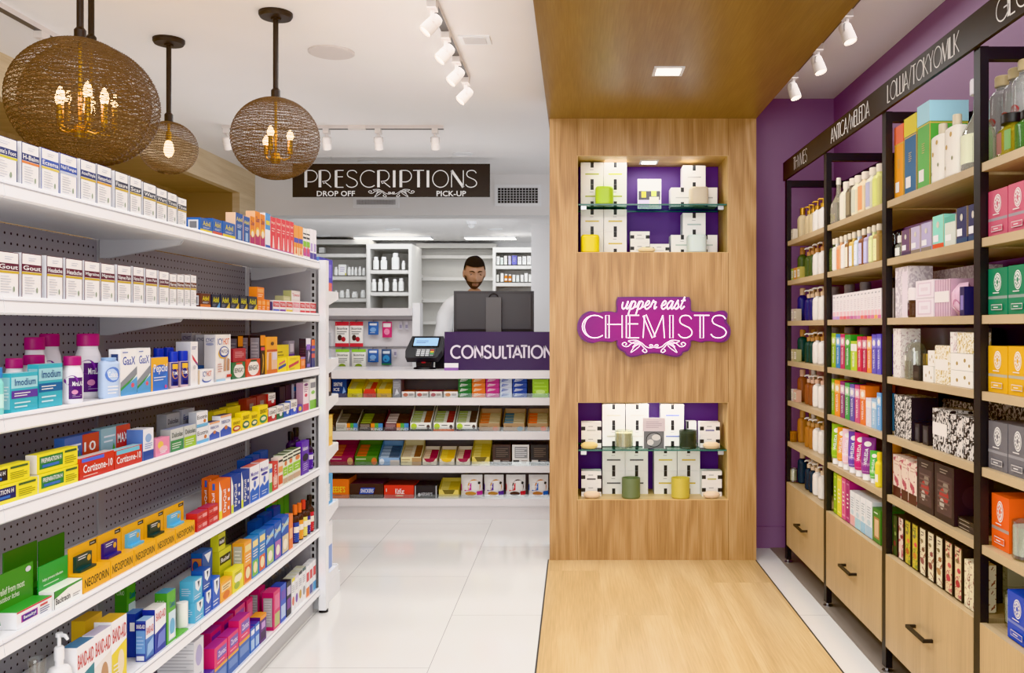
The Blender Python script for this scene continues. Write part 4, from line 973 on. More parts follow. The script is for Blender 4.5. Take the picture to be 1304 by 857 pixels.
    # shirt: torso and sleeves, a little fuller than the body, ending at neckline, wrists and hem
    SV = [(0, .02, .93), (0, .015, 1.08), (0, .02, 1.28), (0, .03, 1.44), (0, .026, 1.50)]; SE = [(0, 1), (1, 2), (2, 3), (3, 4)]; SR = [(.178, .135), (.172, .13), (.19, .138), (.128, .10), (.078, .076)]
    for s in (-1, 1):
        b = len(SV); SV += [(s*.10, .03, 1.455), (s*.20, .03, 1.41), (s*.225, .015, 1.26), (s*.25, .0, 1.12), (s*.165, -.20, 1.035)]
        SR += [.084, .083, .074, .064, .046]; SE += [(3, b), (b, b+1), (b+1, b+2), (b+2, b+3), (b+3, b+4)]
    v, f = skinmesh(SV, SE, SR, 's'); m = MB(); m.add(v, f, SHIRT, True)
    # soft creases
    m.v = [(x+.004*math.sin(38*z+9*x), y-.005*math.sin(26*z+22*x), z) for x, y, z in m.v]; m.build('shirt', o)
    m = MB(); m.tube([(.074*math.cos(a), .012+.07*math.sin(a), 1.508+.012*math.sin(a)) for a in [2*PI*i/24 for i in range(25)]], .009, SHIRT, 8); m.build('collar', o)
    TV = [(0, .02, .95)]; TE = []; TR = [(.165, .12)]
    for s in (-1, 1):
        l = len(TV); TV += [(s*.095, .02, .86), (s*.107, .012, .48), (s*.112, .03, .09)]; TR += [.10, .078, .066]; TE += [(0, l), (l, l+1), (l+1, l+2)]
    v, f = skinmesh(TV, TE, TR, 't'); m = MB(); m.add(v, f, TROU, True); m.build('trousers', o)
    for s in (-1, 1):
        m = MB(); m.lathe([(.045, 0), (.05, .012), (.046, .05), (.03, .085), (0, .09)], '#1a1a1c', 18, 1, 2.3, c=(s*.114, -.045, 0)); m.build('shoe', o)
person()
# ================================================================== goods on the gondola
SHN = ['top', 'second', 'third', 'fourth', 'fifth', 'sixth', 'base']
def fitround(X, px0, px1, q):
    """centre, width and depth of a round-bodied good whose outline spans px0..px1 seen from the aisle"""
    y0 = F*-X/(732-px0); y1 = F*-X/(732-px1); yc, w = (y0+y1)/2, (y1-y0)*.8
    for _ in range(25):
        ps = [732+F*(X-q*w/2+q*w/2*math.cos(t))/(yc+w/2*math.sin(t)) for t in [2*PI*i/48 for i in range(48)]]
        a, b = min(ps), max(ps); w *= ((px1-px0)/(b-a))**.8
        yc += ((px0+px1)/2-(a+b)/2)*yc*yc/(F*-X)*.9
    return yc, w, q*w
def GL(s, px0, px1, hpx, sp, desc, dep=.06, sb=.014, z=0, grp=None, maxd=None):
    """goods whose front spans px0..px1; z = height of what it stands on above the shelf"""
    px0 -= max(0, px0-300)*.016; px1 -= max(0, px1-300)*.016
    if sb > .05: sb = .014+(sb-.014)*.62
    X = GX-sb; y0 = F*-X/(732-px0); y1 = F*-X/(732-px1); w = y1-y0-.0015; h = hpx*y0/F; yc = (y0+y1)/2
    if sp['kind'] in ('bottle', 'pump', 'jar'):
        yc, w, dep = fitround(X, px0, px1, .82 if sp['kind'] != 'bottle' or sp.get('p', 2.4) < 3.2 else .55)
    elif dep <= .095 and sp['kind'] != 'bag': dep *= .48
    o = make(sp, w, dep, h); o.location = (X-dep/2, yc, GZ[s]-.0034+z); o.rotation_euler = (0, 0, PI/2-(.6 if sp['kind'] in ('bottle', 'jar') and sp.get('p', 2.4) < 3.2 else .35 if sp['kind'] in ('bottle', 'pump') else 0))
    o['category'] = sp['cat']; o['group'] = grp or f'goods on the {SHN[s]} shelf of the pegboard gondola'
    ROWS.append((o, ('g', s), -1, sb)); reg(o, desc, f"gondola's {SHN[s]} shelf", y0, 'near end'); o['h'] = h; del o['h']
    return h
W = '#f4f4f4'
def remedy(t, band, stripe): return K(W, [('r', 0, 0, 1, 1, band), ('r', .035, .02, .965, .985, '#f8f8f8'), ('r', 0, .60, 1, .76, band), ('r', 0, .54, 1, .59, stripe), ('t', t, .06, .63, .94, .73, W), ('l', .12, .1, .62, .5, 7, '#c9cbd0'), ('e', .74, .2, .045, .065, '#8f9e86'), ('l', .3, .82, .7, .92, 2, '#c5c8d2')], name='remedy_box', sidec='#dcdde2')
NV, GO = '#27346b', '#c9a83a'
for x0, x1, h, t, b, st, d in ((-14,22,60,"Athlete's Foot",NV,'#c9c03a','navy band and lime stripe'),(27,50,58,'H-Balm',NV,'#d9793a','navy band and orange stripe'),(52,75,57,'Eczema','#2f4fa8','#d8c25a','royal blue band'),(75.5,98,56,'Nail Fungus','#2f4fa8','#b9c4d8','royal blue band and pale stripe'),(102,122,55,'Acne/Pimple',NV,GO,'navy band and gold stripe'),(123,142,54,'Hemorrhoid',NV,'#d9a03a','navy band and amber stripe'),(146,163,51,'Fissure','#30364a',GO,'charcoal band and gold stripe'),(165,180,49,'Scar','#3a4150',GO,'charcoal band and gold stripe'),(182,198.5,46,'Wart','#3a4150',GO,'charcoal band and gold stripe'),(199,212.5,43,'Wart','#3a4150',GO,'charcoal band and gold stripe'),(213,225,41,'Tinea','#3a4150',GO,'charcoal band and gold stripe'),(226,237.5,38,'Tinea','#3a4150',GO,'charcoal band and gold stripe')):
    GL(0, x0, x1, h, remedy(t, b, st), 'white remedy box, '+d, .075)
MR = '#5a2436'
for x0, x1, h, t, d in ((-4,24,60,'Gout',0),(27,53,59,'Gout',0),(59,80,57,'Headache',0),(83,105,55,'Headache',0),(107,127,53,'Migraine',0),(128,146,51,'Migraine',0),(149,167,50,'Nerve Pain',0),(169,183,49,'Nerve Pain',0),(185,200,47,'Joint Pain',0),(202,215,45,'Joint Pain',0)):
    GL(1, x0, x1, h, remedy(t, MR, GO), f'white {t.lower()} remedy box with maroon band', .08)
for x0, x1 in ((215.5,224.5),(225,234),(234.5,242),(242.5,250)): GL(1, x0, x1, 42, remedy('Nerve', '#6b3a2c', GO), 'narrow white remedy box with brown band', .07)
# --- top shelf, far bay
def adv(c='#2c63b8', band='#e8d23a', t='Advil', tc='#f0dd40'): return K(c, [('r', 0, 0, 1, .27, band), ('t', t, .2, .52, .82, .84, tc), ('l', .2, .33, .8, .45, 2, '#dfe6f2')], side=[('r', .15, .2, .85, .85, '#dcdfe4'), ('r', .25, .3, .75, .75, '#77797e')], name='medicine_box')
GL(0, 255, 270.4, 19, adv(), 'blue tablet box with yellow foot band', .09)
GL(0, 270.8, 283, 22, adv(band='#d9583a'), 'blue tablet box with red foot band', .06)
GL(0, 283.6, 299.6, 22, adv(), 'blue tablet box with yellow foot band', .06)
tall = K('#2a5aa8', [('t', 'Advil', .1, .72, .9, .86, '#f0dd40'), ('r', .3, .1, .7, .4, '#9fc3e8'), ('l', .2, .48, .8, .62, 3, '#dfe6f2')], name='medicine_box', sidec='#eac5a4')
GL(0, 300, 309.6, 37, tall, 'tall blue box with peach side', .07); GL(0, 310.2, 318.4, 35, tall, 'tall blue box with peach side', .07)
GL(0, 319, 329, 41, K('#e8b88c', [], name='carton', sidec='#efcba8'), 'plain peach carton standing behind', .08, .10)
orr = K('#ee8a2e', [('r', 0, 0, 1, .35, '#b8336a'), ('e', .5, .42, .4, .14, '#f6c84a'), ('e', .5, .40, .28, .1, '#f6ead8'), ('t', 'Zicam', .15, .7, .85, .85, '#7a2a62')], name='medicine_box', sidec='#f0c39a')
GL(0, 318.8, 324.8, 37, orr, 'orange and purple medicine box', .06)
GL(0, 325.2, 331.6, 45, orr, 'orange and purple medicine box', .07); GL(0, 332, 338, 43, orr, 'orange and purple medicine box', .07)
GL(0, 338.5, 344.8, 46, K('#f0f4fa', [('r', 0, .55, 1, 1, '#4f9ae0'), ('r', .1, .68, .9, .8, '#e8d84a'), ('r', 0, 0, 1, .12, '#3a62b8')], name='medicine_box'), 'slim blue and white box', .06)
red = K('#e8404a', [('p', [(.3, 0), (.45, .45), (.6, .45), (.8, 0)], '#f7dada'), ('r', 0, 0, 1, .08, '#c04a9a'), ('t', 'EmergenC', .12, .78, .88, .88, '#fbe9d8'), ('l', .2, .55, .8, .7, 2, '#f8d0c8')], name='medicine_box', sidec='#f0b0a8')
for a, b in ((345.2,352),(352.3,358.8),(359.4,364.6),(365,370),(370.3,375.2)): GL(0, a, b, 43, red, 'red cold remedy box with pale figure', .06)
onv = K('#f2a04a', [('r', 0, .45, 1, .6, '#4a52b8'), ('r', 0, 0, 1, .3, '#f8d8b0'), ('p', [(.3, .1), (.5, .5), (.7, .1)], '#e8702a')], name='medicine_box')
GL(0, 375.6, 381.3, 40, onv, 'orange box with violet band', .06); GL(0, 381.7, 387, 40, onv, 'orange box with violet band', .06)
wgp = K('#f2f0ec', [('r', 0, .66, 1, .72, '#2a2a2c'), ('r', 0, .8, 1, .84, '#2a2a2c'), ('r', 0, .4, 1, .58, '#8cc83a'), ('r', 0, .1, 1, .35, '#c84a9a'), ('e', .4, .3, .2, .12, '#e85a4a')], name='medicine_box')
GL(0, 387.4, 391.6, 39, wgp, 'white box with black lines and green panel', .06); GL(0, 391.9, 396, 39, wgp, 'white box with black lines and green panel', .06)
for a, b in ((396.3,400.4),(400.7,404.6)): GL(0, a, b, 40, K('#f4f2f8', [('r', 0, 0, 1, .25, '#4a3a9a'), ('r', .2, .3, .8, .55, '#b8a0d8')], name='medicine_box'), 'white box with violet foot', .06)
# --- second shelf, far bay
GL(1, 255, 268.2, 19, adv('#5a2e22', '#d9793a'), 'small dark brown tablet box', .07)
for i, (a, b) in enumerate(((269.6,280),(281,292.6),(293.4,304.4),(305.4,315.2),(316,327.8))): GL(1, a, b, 18.5, K('#27303f', [('p', [(.5, 0), (1, .5), (1, 0)], '#d9b83a' if i else '#5aa0d8'), ('t', 'Advil', .15, .45, .85, .82, '#e8dd30'), ('l', .1, .15, .5, .35, 2, '#8a94a8')], name='medicine_box'), 'small dark navy tablet box, yellow lettering', .06)
oj = K('#ee7f22', [('r', .1, .55, .9, .85, '#f2a860'), ('l', .15, .15, .8, .45, 2, '#fbe0c0')], name='medicine_box')
h = GL(1, 328.6, 333.8, 15.5, oj, 'small orange box, lower of a stack', .06); GL(1, 334, 339, 15.5, oj, 'small orange box, lower of a stack', .06)
GL(1, 327.5, 337, 15, oj, 'small orange box on top of stack', .06, .018, h+.001)
GL(1, 339.6, 344.4, 15, oj, 'small orange box beside the orange stack', .06)
GL(1, 345, 348, 13, K('#3a2a6a', [], name='medicine_box'), 'tiny dark violet box', .05)
def ty(c, c2): return K('#f4eeee', [('r', 0, .45, 1, .9, c), ('r', 0, 0, 1, .25, c2), ('t', 'TYLENOL', .1, .55, .9, .78, W)], name='medicine_box')
for a, b, c, c2, d in ((348.5,356.6,'#d8404a','#5a6ac8','red and white tablet box, blue foot'),(357.2,364.8,'#d8404a','#7a3a9a','red and white tablet box, purple foot'),(365.4,373.8,'#d83a32','#e8c83a','red and white tablet box, yellow foot'),(374.4,382.8,'#e88a9a','#f4d8dc','pale pink tablet box'),(383.4,389.8,'#d82a32','#d82a32','red tablet box'),(390.3,396,'#d82a32','#d82a32','red tablet box'),(396.5,404,'#d82a32','#d82a32','red tablet box')): GL(1, a, b, 15, ty(c, c2), d, .055)
hh = GL(1, 372, 383.5, 15, ty('#e8c0c4', '#f0e0e0'), 'white tablet box behind, lower of pale stack', .07, .08)
GL(1, 372, 383.5, 14, K('#f2e8e2', [('r', .05, .2, .95, .8, '#f6f2f0'), ('t', 'Tylenol', .1, .4, .9, .75, '#d83a42')], sidec='#c9c98a', name='medicine_box'), 'white tablet box with olive side, topmost of pale stack', .07, .08, hh+.001)
GL(1, 362, 371.5, 22, K('#c9c490', [('r', .1, .1, .9, .9, '#d8d4a0')], name='medicine_box'), 'olive tablet carton standing behind', .07, .085)
# --- third shelf
def bot(c, cap, front, name='medicine_bottle', cat='bottle', **kw): return K(c, front, kind='bottle', name=name, cat=cat, cap=cap, **kw)
MAG = '#a8246a'
mira = bot('#eceaf0', MAG, [('r', 0, .12, 1, .68, '#4a2068'), ('e', .3, .6, .3, .14, '#7a3a98'), ('t', 'MiraLAX', .3, .46, .9, .58, W), ('e', .42, .3, .16, .06, '#d890b8'), ('l', .3, .16, .8, .24, 2, '#b8a0c8')], ch=.18, cw=.86, p=2.6, sh=.3, nk=.015)
def imo(c2): return K('#3fb0c4', [('r', 0, .62, 1, .9, '#9fd8e2'), ('r', 0, .36, 1, .56, c2), ('t', 'Imodium', .12, .68, .92, .86, '#1c4a86'), ('l', .1, .4, .7, .52, 2, W), ('l', .1, .1, .7, .3, 2, '#c8ecf0')], side=[('r', .1, .1, .9, .9, '#8fd0da'), ('l', .2, .3, .8, .7, 5, '#dff2f4')], name='medicine_box', top='#8fd0da')
GL(2, -10, 4, 62, K('#7fd0c8', [('r', .1, .2, .9, .6, '#bfe8e0')], kind='bottle', name='antacid_bottle', cat='bottle', cap='#3a7ac0', ch=.2, cw=.8), 'teal antacid bottle cut by frame edge', .05)
GL(2, 14, 48, 51, imo('#5a3f98'), 'teal box with violet band', .055, .016)
GL(2, 49, 79.6, 56, imo('#1f5f9a'), 'taller teal box with blue band', .05, .03)
GL(2, 6, 30, 66, mira, 'magenta capped bottle behind teal boxes', .06, .10); GL(2, 33, 62, 66, mira, 'magenta capped bottle behind teal boxes', .06, .10)
GL(2, 80, 104, 62, mira, 'small white and purple bottle with magenta cap', .055, .018)
GL(2, 100, 130, 85, mira, 'large white and purple bottle with magenta cap', .08, .085)
GL(2, 30, 58, 86, mira, 'large magenta capped bottle at the back', .08, .175); GL(2, 62, 89, 86, mira, 'large magenta capped bottle at the back', .08, .175)
GL(2, 130, 150, 53, bot('#b9d0ee', '#8fb4e2', [('e', .5, .62, .42, .2, '#5a7fd0'), ('t', 'Colace', .22, .55, .78, .7, W), ('l', .2, .1, .8, .35, 3, W)], ch=.06, cw=.7, p=3.5, sh=.1, nk=.0), 'pale blue oval bottle with darker oval label', .05)
gas = K('#f6f7f8', [('t', 'GasX', .14, .66, .9, .84, '#2a48a8'), ('p', [(.0, .05), (0, .2), (1, .62), (1, .45)], '#3f9a4a'), ('p', [(0, .3), (1, .62), (1, .45), (0, .18)], '#8a9098'), ('p', [(0, 0), (0, .12), (1, .4), (1, 0)], '#58a0d8'), ('e', .72, .22, .1, .05, '#e05a6a'), ('l', .1, .9, .5, .96, 1, '#6a80b8')], side=[('r', .1, .1, .9, .9, '#e2e4e8'), ('r', .2, .7, .8, .9, '#3a4a78')], name='medicine_box')
GL(2, 152, 173.3, 61, gas, 'tall white box with green sweep', .06); GL(2, 173.8, 191, 59, gas, 'tall white box with green sweep', .06)
GL(2, 192, 213.8, 44, K('#3a78d8', [('r', 0, .72, 1, 1, '#f0b23a'), ('r', 0, 0, .1, 1, '#f0b23a'), ('e', .55, .62, .4, .16, '#3a68c8'), ('t', 'Pepcid', .14, .5, .94, .8, W), ('l', .15, .3, .85, .45, 2, '#dfe8f8'), ('e', .85, .12, .07, .05, '#d84a8a')], name='medicine_box'), 'blue and yellow acid tablet box', .05)
tums = bot('#d8b8c0', '#2438b8', [('r', .1, .1, .9, .95, '#2a2f78'), ('e', .5, .55, .34, .2, '#c88a3a'), ('t', 'TUMS', .22, .5, .78, .62, W), ('r', .2, .72, .8, .9, '#e8b23a'), ('r', .25, .14, .75, .26, '#1c2050')], ch=.26, cw=.95, p=2.6, sh=.06, nk=0)
GL(2, 214.6, 226, 48, tums, 'antacid tablet bottle with blue cap', .05); GL(2, 227.6, 239.6, 47, tums, 'antacid tablet bottle with blue cap', .05)
GL(2, 196, 208, 52, tums, 'antacid tablet bottle with blue cap, standing behind', .05, .085); GL(2, 210, 222, 51, tums, 'antacid tablet bottle with blue cap, standing behind', .05, .085)
GL(2, 240.6, 250, 57, K('#f4f3f4', [('p', [(.15, .72), (.4, .66), (1, .5), (.9, .46), (.3, .6)], '#d83a4a'), ('p', [(.5, .58), (1, .48), (.95, .44)], '#2a4a9a'), ('l', .15, .82, .8, .9, 2, '#6a70a8'), ('e', .5, .42, .2, .05, '#c8c8cc')], sidec='#c9cacf', name='test_kit_box'), 'slim white box with red and blue stick', .09)
icy = [('t', 'ICY', .12, .78, .48, .92, '#2a4aa0'), ('t', 'HOT', .5, .78, .9, .92, '#e0622a'), ('e', .5, .6, .34, .12, '#e8b83a'), ('e', .54, .63, .32, .12, '#2a50a8'), ('e', .55, .64, .26, .09, '#f6f4f2'), ('t', 'PATCH', .32, .6, .8, .68, '#22306a'), ('p', [(.5, .22), (.55, .5), (.68, .5), (.66, .22)], '#c99a7a'), ('p', [(.72, .22), (.74, .5), (.9, .46), (.88, .22)], '#b98a6a'), ('l', .1, .2, .4, .4, 4, '#c88a7a'), ('r', .0, .0, .6, .06, '#a8d0e8'), ('r', .68, .08, 1, .14, '#c8382a')]
GL(2, 251.5, 272, 19, K('#f4f5f7', [('t', 'ICY', .3, .5, .55, .88, '#2a4aa0'), ('t', 'HOT', .56, .5, .85, .88, '#e0622a'), ('e', .55, .3, .3, .2, '#3a5ab0'), ('e', .58, .36, .28, .17, '#f4f5f7'), ('r', 0, 0, .1, 1, '#d8c0a0')], name='patch_box'), 'small white patch box, blue and orange lettering', .06)
GL(2, 274.4, 293.8, 61, K('#f3f1ee', icy, side=[('t', 'ICYHOT', .15, .84, .9, .93, '#2a3a78'), ('e', .5, .8, .35, .03, '#8a90b0'), ('l', .2, .1, .8, .28, 3, '#7a8ab8')], sidec='#c6c4c8', name='patch_box'), 'tall white patch box, blue and orange lettering', .075)
GL(2, 262, 273, 60, K('#dcdade', icy[:5], side=[('t', 'ICYHOT', .15, .86, .9, .94, '#3a3a58'), ('r', .1, .1, .9, .35, '#5a78b8')], sidec='#aeacb2', name='patch_box'), 'tall grey sided patch box, standing behind', .07, .092)
GL(2, 244, 256, 62, K('#c9c7cc', [], side=[('t', 'ICYHOT', .15, .86, .9, .94, '#3a3a58')], sidec='#9a989e', name='patch_box'), 'tall grey sided patch box at the back', .07, .165)
def ben(c, c2): return K(c, [('e', .52, .5, .4, .42, '#f4f0ea'), ('t', 'BENGAY', .18, .38, .86, .66, '#1c2a22'), ('r', .3, .86, .75, .97, c2)], name='ointment_box')
h1 = GL(2, 295.3, 312.6, 22, ben('#2f6a42', '#d84a3a'), 'dark green rub box with white disc', .045)
GL(2, 313.4, 331.4, 23, ben('#d2452c', '#2f5a42'), 'orange red rub box with white disc', .045)
GL(2, 297, 313.5, 17, K('#a8323a', [('l', .15, .3, .85, .8, 4, '#e0a0a0')], sidec='#8a2a32', name='ointment_box'), 'dark red rub box on top of green one', .045, .016, h1+.001)
run = K('#2a2422', [('r', 0, .74, 1, 1, '#e88a2a'), ('r', .1, .62, .9, .7, '#d84a5a'), ('p', [(.3, .05), (.5, .35), (.4, .55), (.6, .5), (.7, .3), (.6, .05), (.52, .28), (.42, .05)], '#d8a84a')], side=[('r', .1, .05, .9, .94, '#8d8a92'), ('l', .2, .2, .8, .85, 8, '#b0adb4')], sidec='#1c1a1c', name='support_box')
GL(2, 332.4, 338.6, 51, run, 'tall black and orange box with figure', .085, .02); GL(2, 317.5, 324, 51, run, 'tall black box with grey side panel behind', .08, .09); GL(2, 303, 309.5, 51, run, 'tall black box with grey side panel behind', .08, .12)
GL(2, 340, 353.6, 48, K('#f0a030', [('r', 0, 0, 1, .62, '#e8c0a0'), ('r', 0, .60, 1, .66, '#c8502a'), ('p', [(.1, .02), (.2, .58), (.4, .58), (.45, .02)], '#e0882a'), ('r', .5, .38, .95, .58, '#d8d0e0'), ('r', 0, 0, 1, .12, '#e0702a'), ('e', .5, .82, .16, .05, '#5a3a20')], name='support_box'), 'tall orange support box with leg', .07)
sal = K('#f4dc2a', [('p', [(.1, .4), (.9, .7), (.9, .5), (.1, .2)], '#c83a4a'), ('l', .15, .1, .6, .2, 2, '#7a6a2a'), ('l', .15, .75, .8, .9, 2, '#c8b020')], name='ointment_box')
GL(2, 354.2, 366.4, 18.5, K('#f4dc2a', [('p', [(.1, .4), (.9, .62), (.9, .42), (.1, .2)], '#2a4a9a'), ('p', [(.15, .65), (.8, .85), (.8, .7), (.15, .5)], '#d8606a')], name='ointment_box'), 'small yellow pad box, blue slash', .05)
GL(2, 367.2, 383.4, 18.5, sal, 'small yellow pad box, red slash', .05); GL(2, 352, 369, 34, K('#e8d028', [('l', .15, .3, .6, .8, 4, '#8a7a22')], name='ointment_box'), 'taller yellow pad box behind', .05, .07)
GL(2, 368.5, 376, 37, K('#8a86a0', [('r', 0, .35, 1, .55, '#5a3a9a'), ('r', 0, 0, 1, .35, '#d8602a'), ('r', .2, .62, .8, .9, '#c8c4d8')], name='medicine_box'), 'slim grey and orange box behind', .05, .07)
GL(2, 384, 390.2, 15.5, K('#ee7a2e', [('r', .2, .3, .8, .7, '#f4a870'), ('r', 0, .85, 1, 1, '#8a7ac0')], name='medicine_box'), 'small orange box beside dark box', .045)
GL(2, 391, 397.2, 38.5, K('#ece8f4', [('r', 0, 0, 1, .75, '#30264f'), ('r', .1, .62, .9, .8, '#8a5ad0'), ('p', [(.4, .2), (.5, .6), (.8, .5)], '#d8d0e8'), ('r', .2, .05, .8, .15, '#7a6ac8')], side=[('t', 'Sambucol', .1, .86, .9, .95, '#3a3a44'), ('l', .1, .3, .9, .7, 5, '#5a3a4a')], sidec='#3a3038', name='medicine_box'), 'dark violet and white box', .06)
GL(2, 398.2, 402.6, 36, K('#3a3f7a', [('r', 0, .6, 1, 1, '#e8702a'), ('r', 0, .35, 1, .5, '#d85a4a'), ('r', 0, .68, 1, .78, '#6a4ab8')], name='medicine_box'), 'slim orange and navy box at the end', .05)
# --- fourth shelf
def prep(c): return K('#f2e43a', [('r', .06, .2, .62, .86, c), ('t', 'PREPARATION H', .1, .52, .58, .76, W), ('r', .12, .28, .52, .42, '#3a6ac0'), ('l', .66, .15, .95, .6, 4, '#8a8420'), ('r', .66, .78, .96, .9, '#3a5a3a')], sidec='#e8e4d8', name='ointment_box')
ha = GL(3, -30, 48, 25, prep('#22265a'), 'yellow ointment box with navy panel, lower', .05); hb_ = GL(3, 49, 99.6, 23.5, prep('#2f7a3f'), 'yellow ointment box with green panel, lower', .05)
GL(3, -42, 38, 24, prep('#22222a'), 'yellow ointment box with black panel, upper', .05, .018, ha+.001); GL(3, 47, 99.4, 24.5, prep('#2f7a3f'), 'yellow ointment box with green panel, upper', .05, .018, max(ha, hb_)+.001)
cort = K('#c93226', [('r', .06, .78, .7, .94, '#4a6ad8'), ('t', 'Cortizone-10', .1, .28, .95, .66, W), ('l', .1, .08, .6, .2, 1, '#f0c0b0')], top='#d8c8c4', name='ointment_box')
GL(3, 100.6, 145, 28, cort, 'red itch cream box with blue top strip', .05); GL(3, 146, 181, 24, K('#c93226', [('r', .06, .74, .9, .96, '#6ac0d8'), ('t', 'Cortizone-10', .06, .26, .95, .64, W)], top='#9fd0d8', name='ointment_box'), 'red itch cream box with aqua top strip', .05)
def aloe(c, c2, t): return K(c, [('r', .5, 0, 1, 1, c2), ('p', [(.3, .1), (.42, .6), (.55, .1)], '#58a848'), ('t', t, .55, .55, .9, .8, W), ('r', .6, .1, .98, .4, '#e8c83a'), ('l', .08, .6, .45, .85, 2, '#dfe8f4')], name='ointment_box')
GL(3, 82, 126, 52, aloe('#4a68b0', '#b8402a', '10'), 'blue and red aloe cream box behind', .05, .085); GL(3, 129, 166, 50, aloe('#8fb8c8', '#c0402e', 'MAX'), 'pale teal and red cream box behind', .05, .085)
GL(3, 182, 195.6, 40, K('#eceff6', [('r', 0, 0, 1, .3, '#2a4a9a'), ('e', .5, .7, .3, .14, '#8fb0dc'), ('l', .15, .35, .85, .55, 3, '#6a8ac8')], sidec='#5a7ac0', name='medicine_box'), 'white and blue box with pale oval', .09)
GL(3, 198, 216, 22.5, K('#ec8fb0', [('e', .35, .62, .2, .22, '#f0c85a'), ('e', .55, .35, .3, .2, '#f4c0d0'), ('l', .3, .1, .8, .3, 2, W)], sidec='#d88aa8', name='medicine_box'), 'small pink box with yellow spot', .045)
def dul(c, t='Dulcolax'): return K('#c9cdca', [('r', 0, 0, 1, .5, c), ('t', t, .1, .62, .95, .84, '#1f3a34'), ('l', .1, .1, .8, .4, 3, '#e4eee0')], sidec='#aab0ae', top='#8a94b8', name='medicine_box')
GL(3, 217.2, 233.6, 29, dul('#3a8a4f'), 'grey and green laxative box', .06); GL(3, 234.4, 249.6, 28, dul('#9fc832'), 'grey and lime laxative box', .06)
GL(3, 212, 229, 44, K('#8f9194', [('t', 'Dulcolax', .1, .7, .9, .85, '#2a2e34')], name='medicine_box'), 'grey laxative box standing behind', .06, .085); GL(3, 232, 248, 44, K('#9da0a8', [('t', 'Ecotrin', .1, .7, .9, .85, '#3a4a78')], name='medicine_box'), 'pale grey laxative box standing behind', .06, .085)
eco = K('#eceef2', [('t', 'Ecotrin', .06, .52, .94, .78, '#1c2a3a'), ('e', .72, .36, .12, .12, '#c8703a'), ('r', 0, 0, 1, .2, '#6ab4e0')], name='medicine_box', sidec='#b0b4bc')
h1 = GL(3, 250.4, 265.6, 20.5, eco, 'white aspirin box, lower of two', .05); GL(3, 250.2, 264.6, 19.5, eco, 'white aspirin box, upper of two', .05, .016, h1+.001)
fib = K('#f2f2f6', [('p', [(0, 0), (0, .3), (.5, .5), (1, .3), (1, 0)], '#3a5ab8'), ('t', 'FIBERCON', .1, .6, .9, .76, '#4a5a98'), ('e', .5, .4, .14, .1, '#c87a4a'), ('r', 0, .9, 1, 1, '#e8a878')], top='#3a3a5a', name='medicine_box')
GL(3, 266.4, 279.6, 22.5, fib, 'white and blue box with blue wave', .055); GL(3, 280.4, 294.6, 27, fib, 'white and blue box with blue wave', .055)
def sen(c): return K('#f0d422', [('e', .5, .28, .42, .22, c), ('t', 'SENOKOT', .14, .58, .88, .8, '#5a3a1a'), ('e', .5, .3, .28, .1, '#f4eac0')], name='medicine_box')
for a, b, h, c, d in ((295.2,307.4,17.5,'#b8402a','small yellow box with red oval'),(308,318.8,22.5,'#2f6a52','yellow box with green oval'),(319.4,329,19,'#2f6a52','yellow box with green oval'),(330,341.6,24,'#2f8a52','yellow box with green oval')): GL(3, a, b, h, sen(c), d, .05)
for a, b in ((272,288),(290,306),(308,324)): GL(3, a, b, 29, K('#c9b21c', [], name='medicine_box', top='#a8921a'), 'yellow box in the back row', .06, .09)
def col(c): return K('#ece8e4', [('r', 0, 0, 1, .45, c), ('t', 'COLACE', .12, .56, .88, .84, '#5a4a4a'), ('e', .6, .35, .2, .15, '#f4f0ec')], name='medicine_box', sidec=c)
for a, b, h, c, d in ((342.4,352.8,16.5,'#b8282a','small white and red box'),(353.2,361.8,16.5,'#2a6a42','small white and green box'),(362.4,370.2,17,'#2a58b0','small white and blue box'),(371,379.6,18.5,'#3a5ac8','small blue and white box')): GL(3, a, b, h, col(c), d, .045)
dr = K('#7a2420', [('r', .3, .2, .7, .8, '#8a8078'), ('l', .35, .3, .65, .7, 4, '#c0b8b0')], name='medicine_box'); h1 = GL(3, 342, 351.4, 16, dr, 'dark red box behind, lower', .06, .075)
GL(3, 342, 351.4, 16, col('#b8282a'), 'white and red box on top of dark red one', .06, .075, h1+.001); GL(3, 328.5, 341, 33, dr, 'dark red carton with grey panel behind', .06, .085); GL(3, 314, 326.8, 33, dr, 'dark red carton with grey panel behind', .06, .085)
for a, b in ((357,364.5),(365.5,373)): GL(3, a, b, 36, K('#1c1c22', [], name='medicine_box'), 'tall black box in the back row', .05, .085)
GL(3, 373.8, 381.6, 35, K('#b4b0c0', [('r', 0, 0, 1, .45, '#e8902a'), ('r', .1, .75, .9, .9, '#5a8ac8'), ('l', .1, .5, .9, .7, 3, '#7a7888')], name='medicine_box'), 'grey and orange box behind', .05, .075)
GL(3, 380.3, 386.6, 10, K('#5a3fa0', [('e', .5, .5, .3, .3, '#e8d04a')], name='medicine_box'), 'tiny violet box with yellow oval', .04)
GL(3, 387.4, 394.6, 36.5, K('#f0e4ea', [('r', 0, 0, 1, .25, '#d84a6a'), ('e', .5, .55, .25, .06, '#d83a5a'), ('l', .15, .65, .85, .85, 3, '#a8688a'), ('e', .5, .92, .35, .05, '#6a2a6a')], sidec='#c8a0b8', name='medicine_box'), 'tall white and pink box', .06)
GL(3, 396, 404, 38.5, K('#f2f4f0', [('r', 0, 0, 1, .3, '#7ac03a'), ('r', .1, .7, .9, .88, '#8a8a90'), ('e', .5, .55, .3, .06, '#8ac848')], name='medicine_box'), 'tall white and lime box at the end', .06)
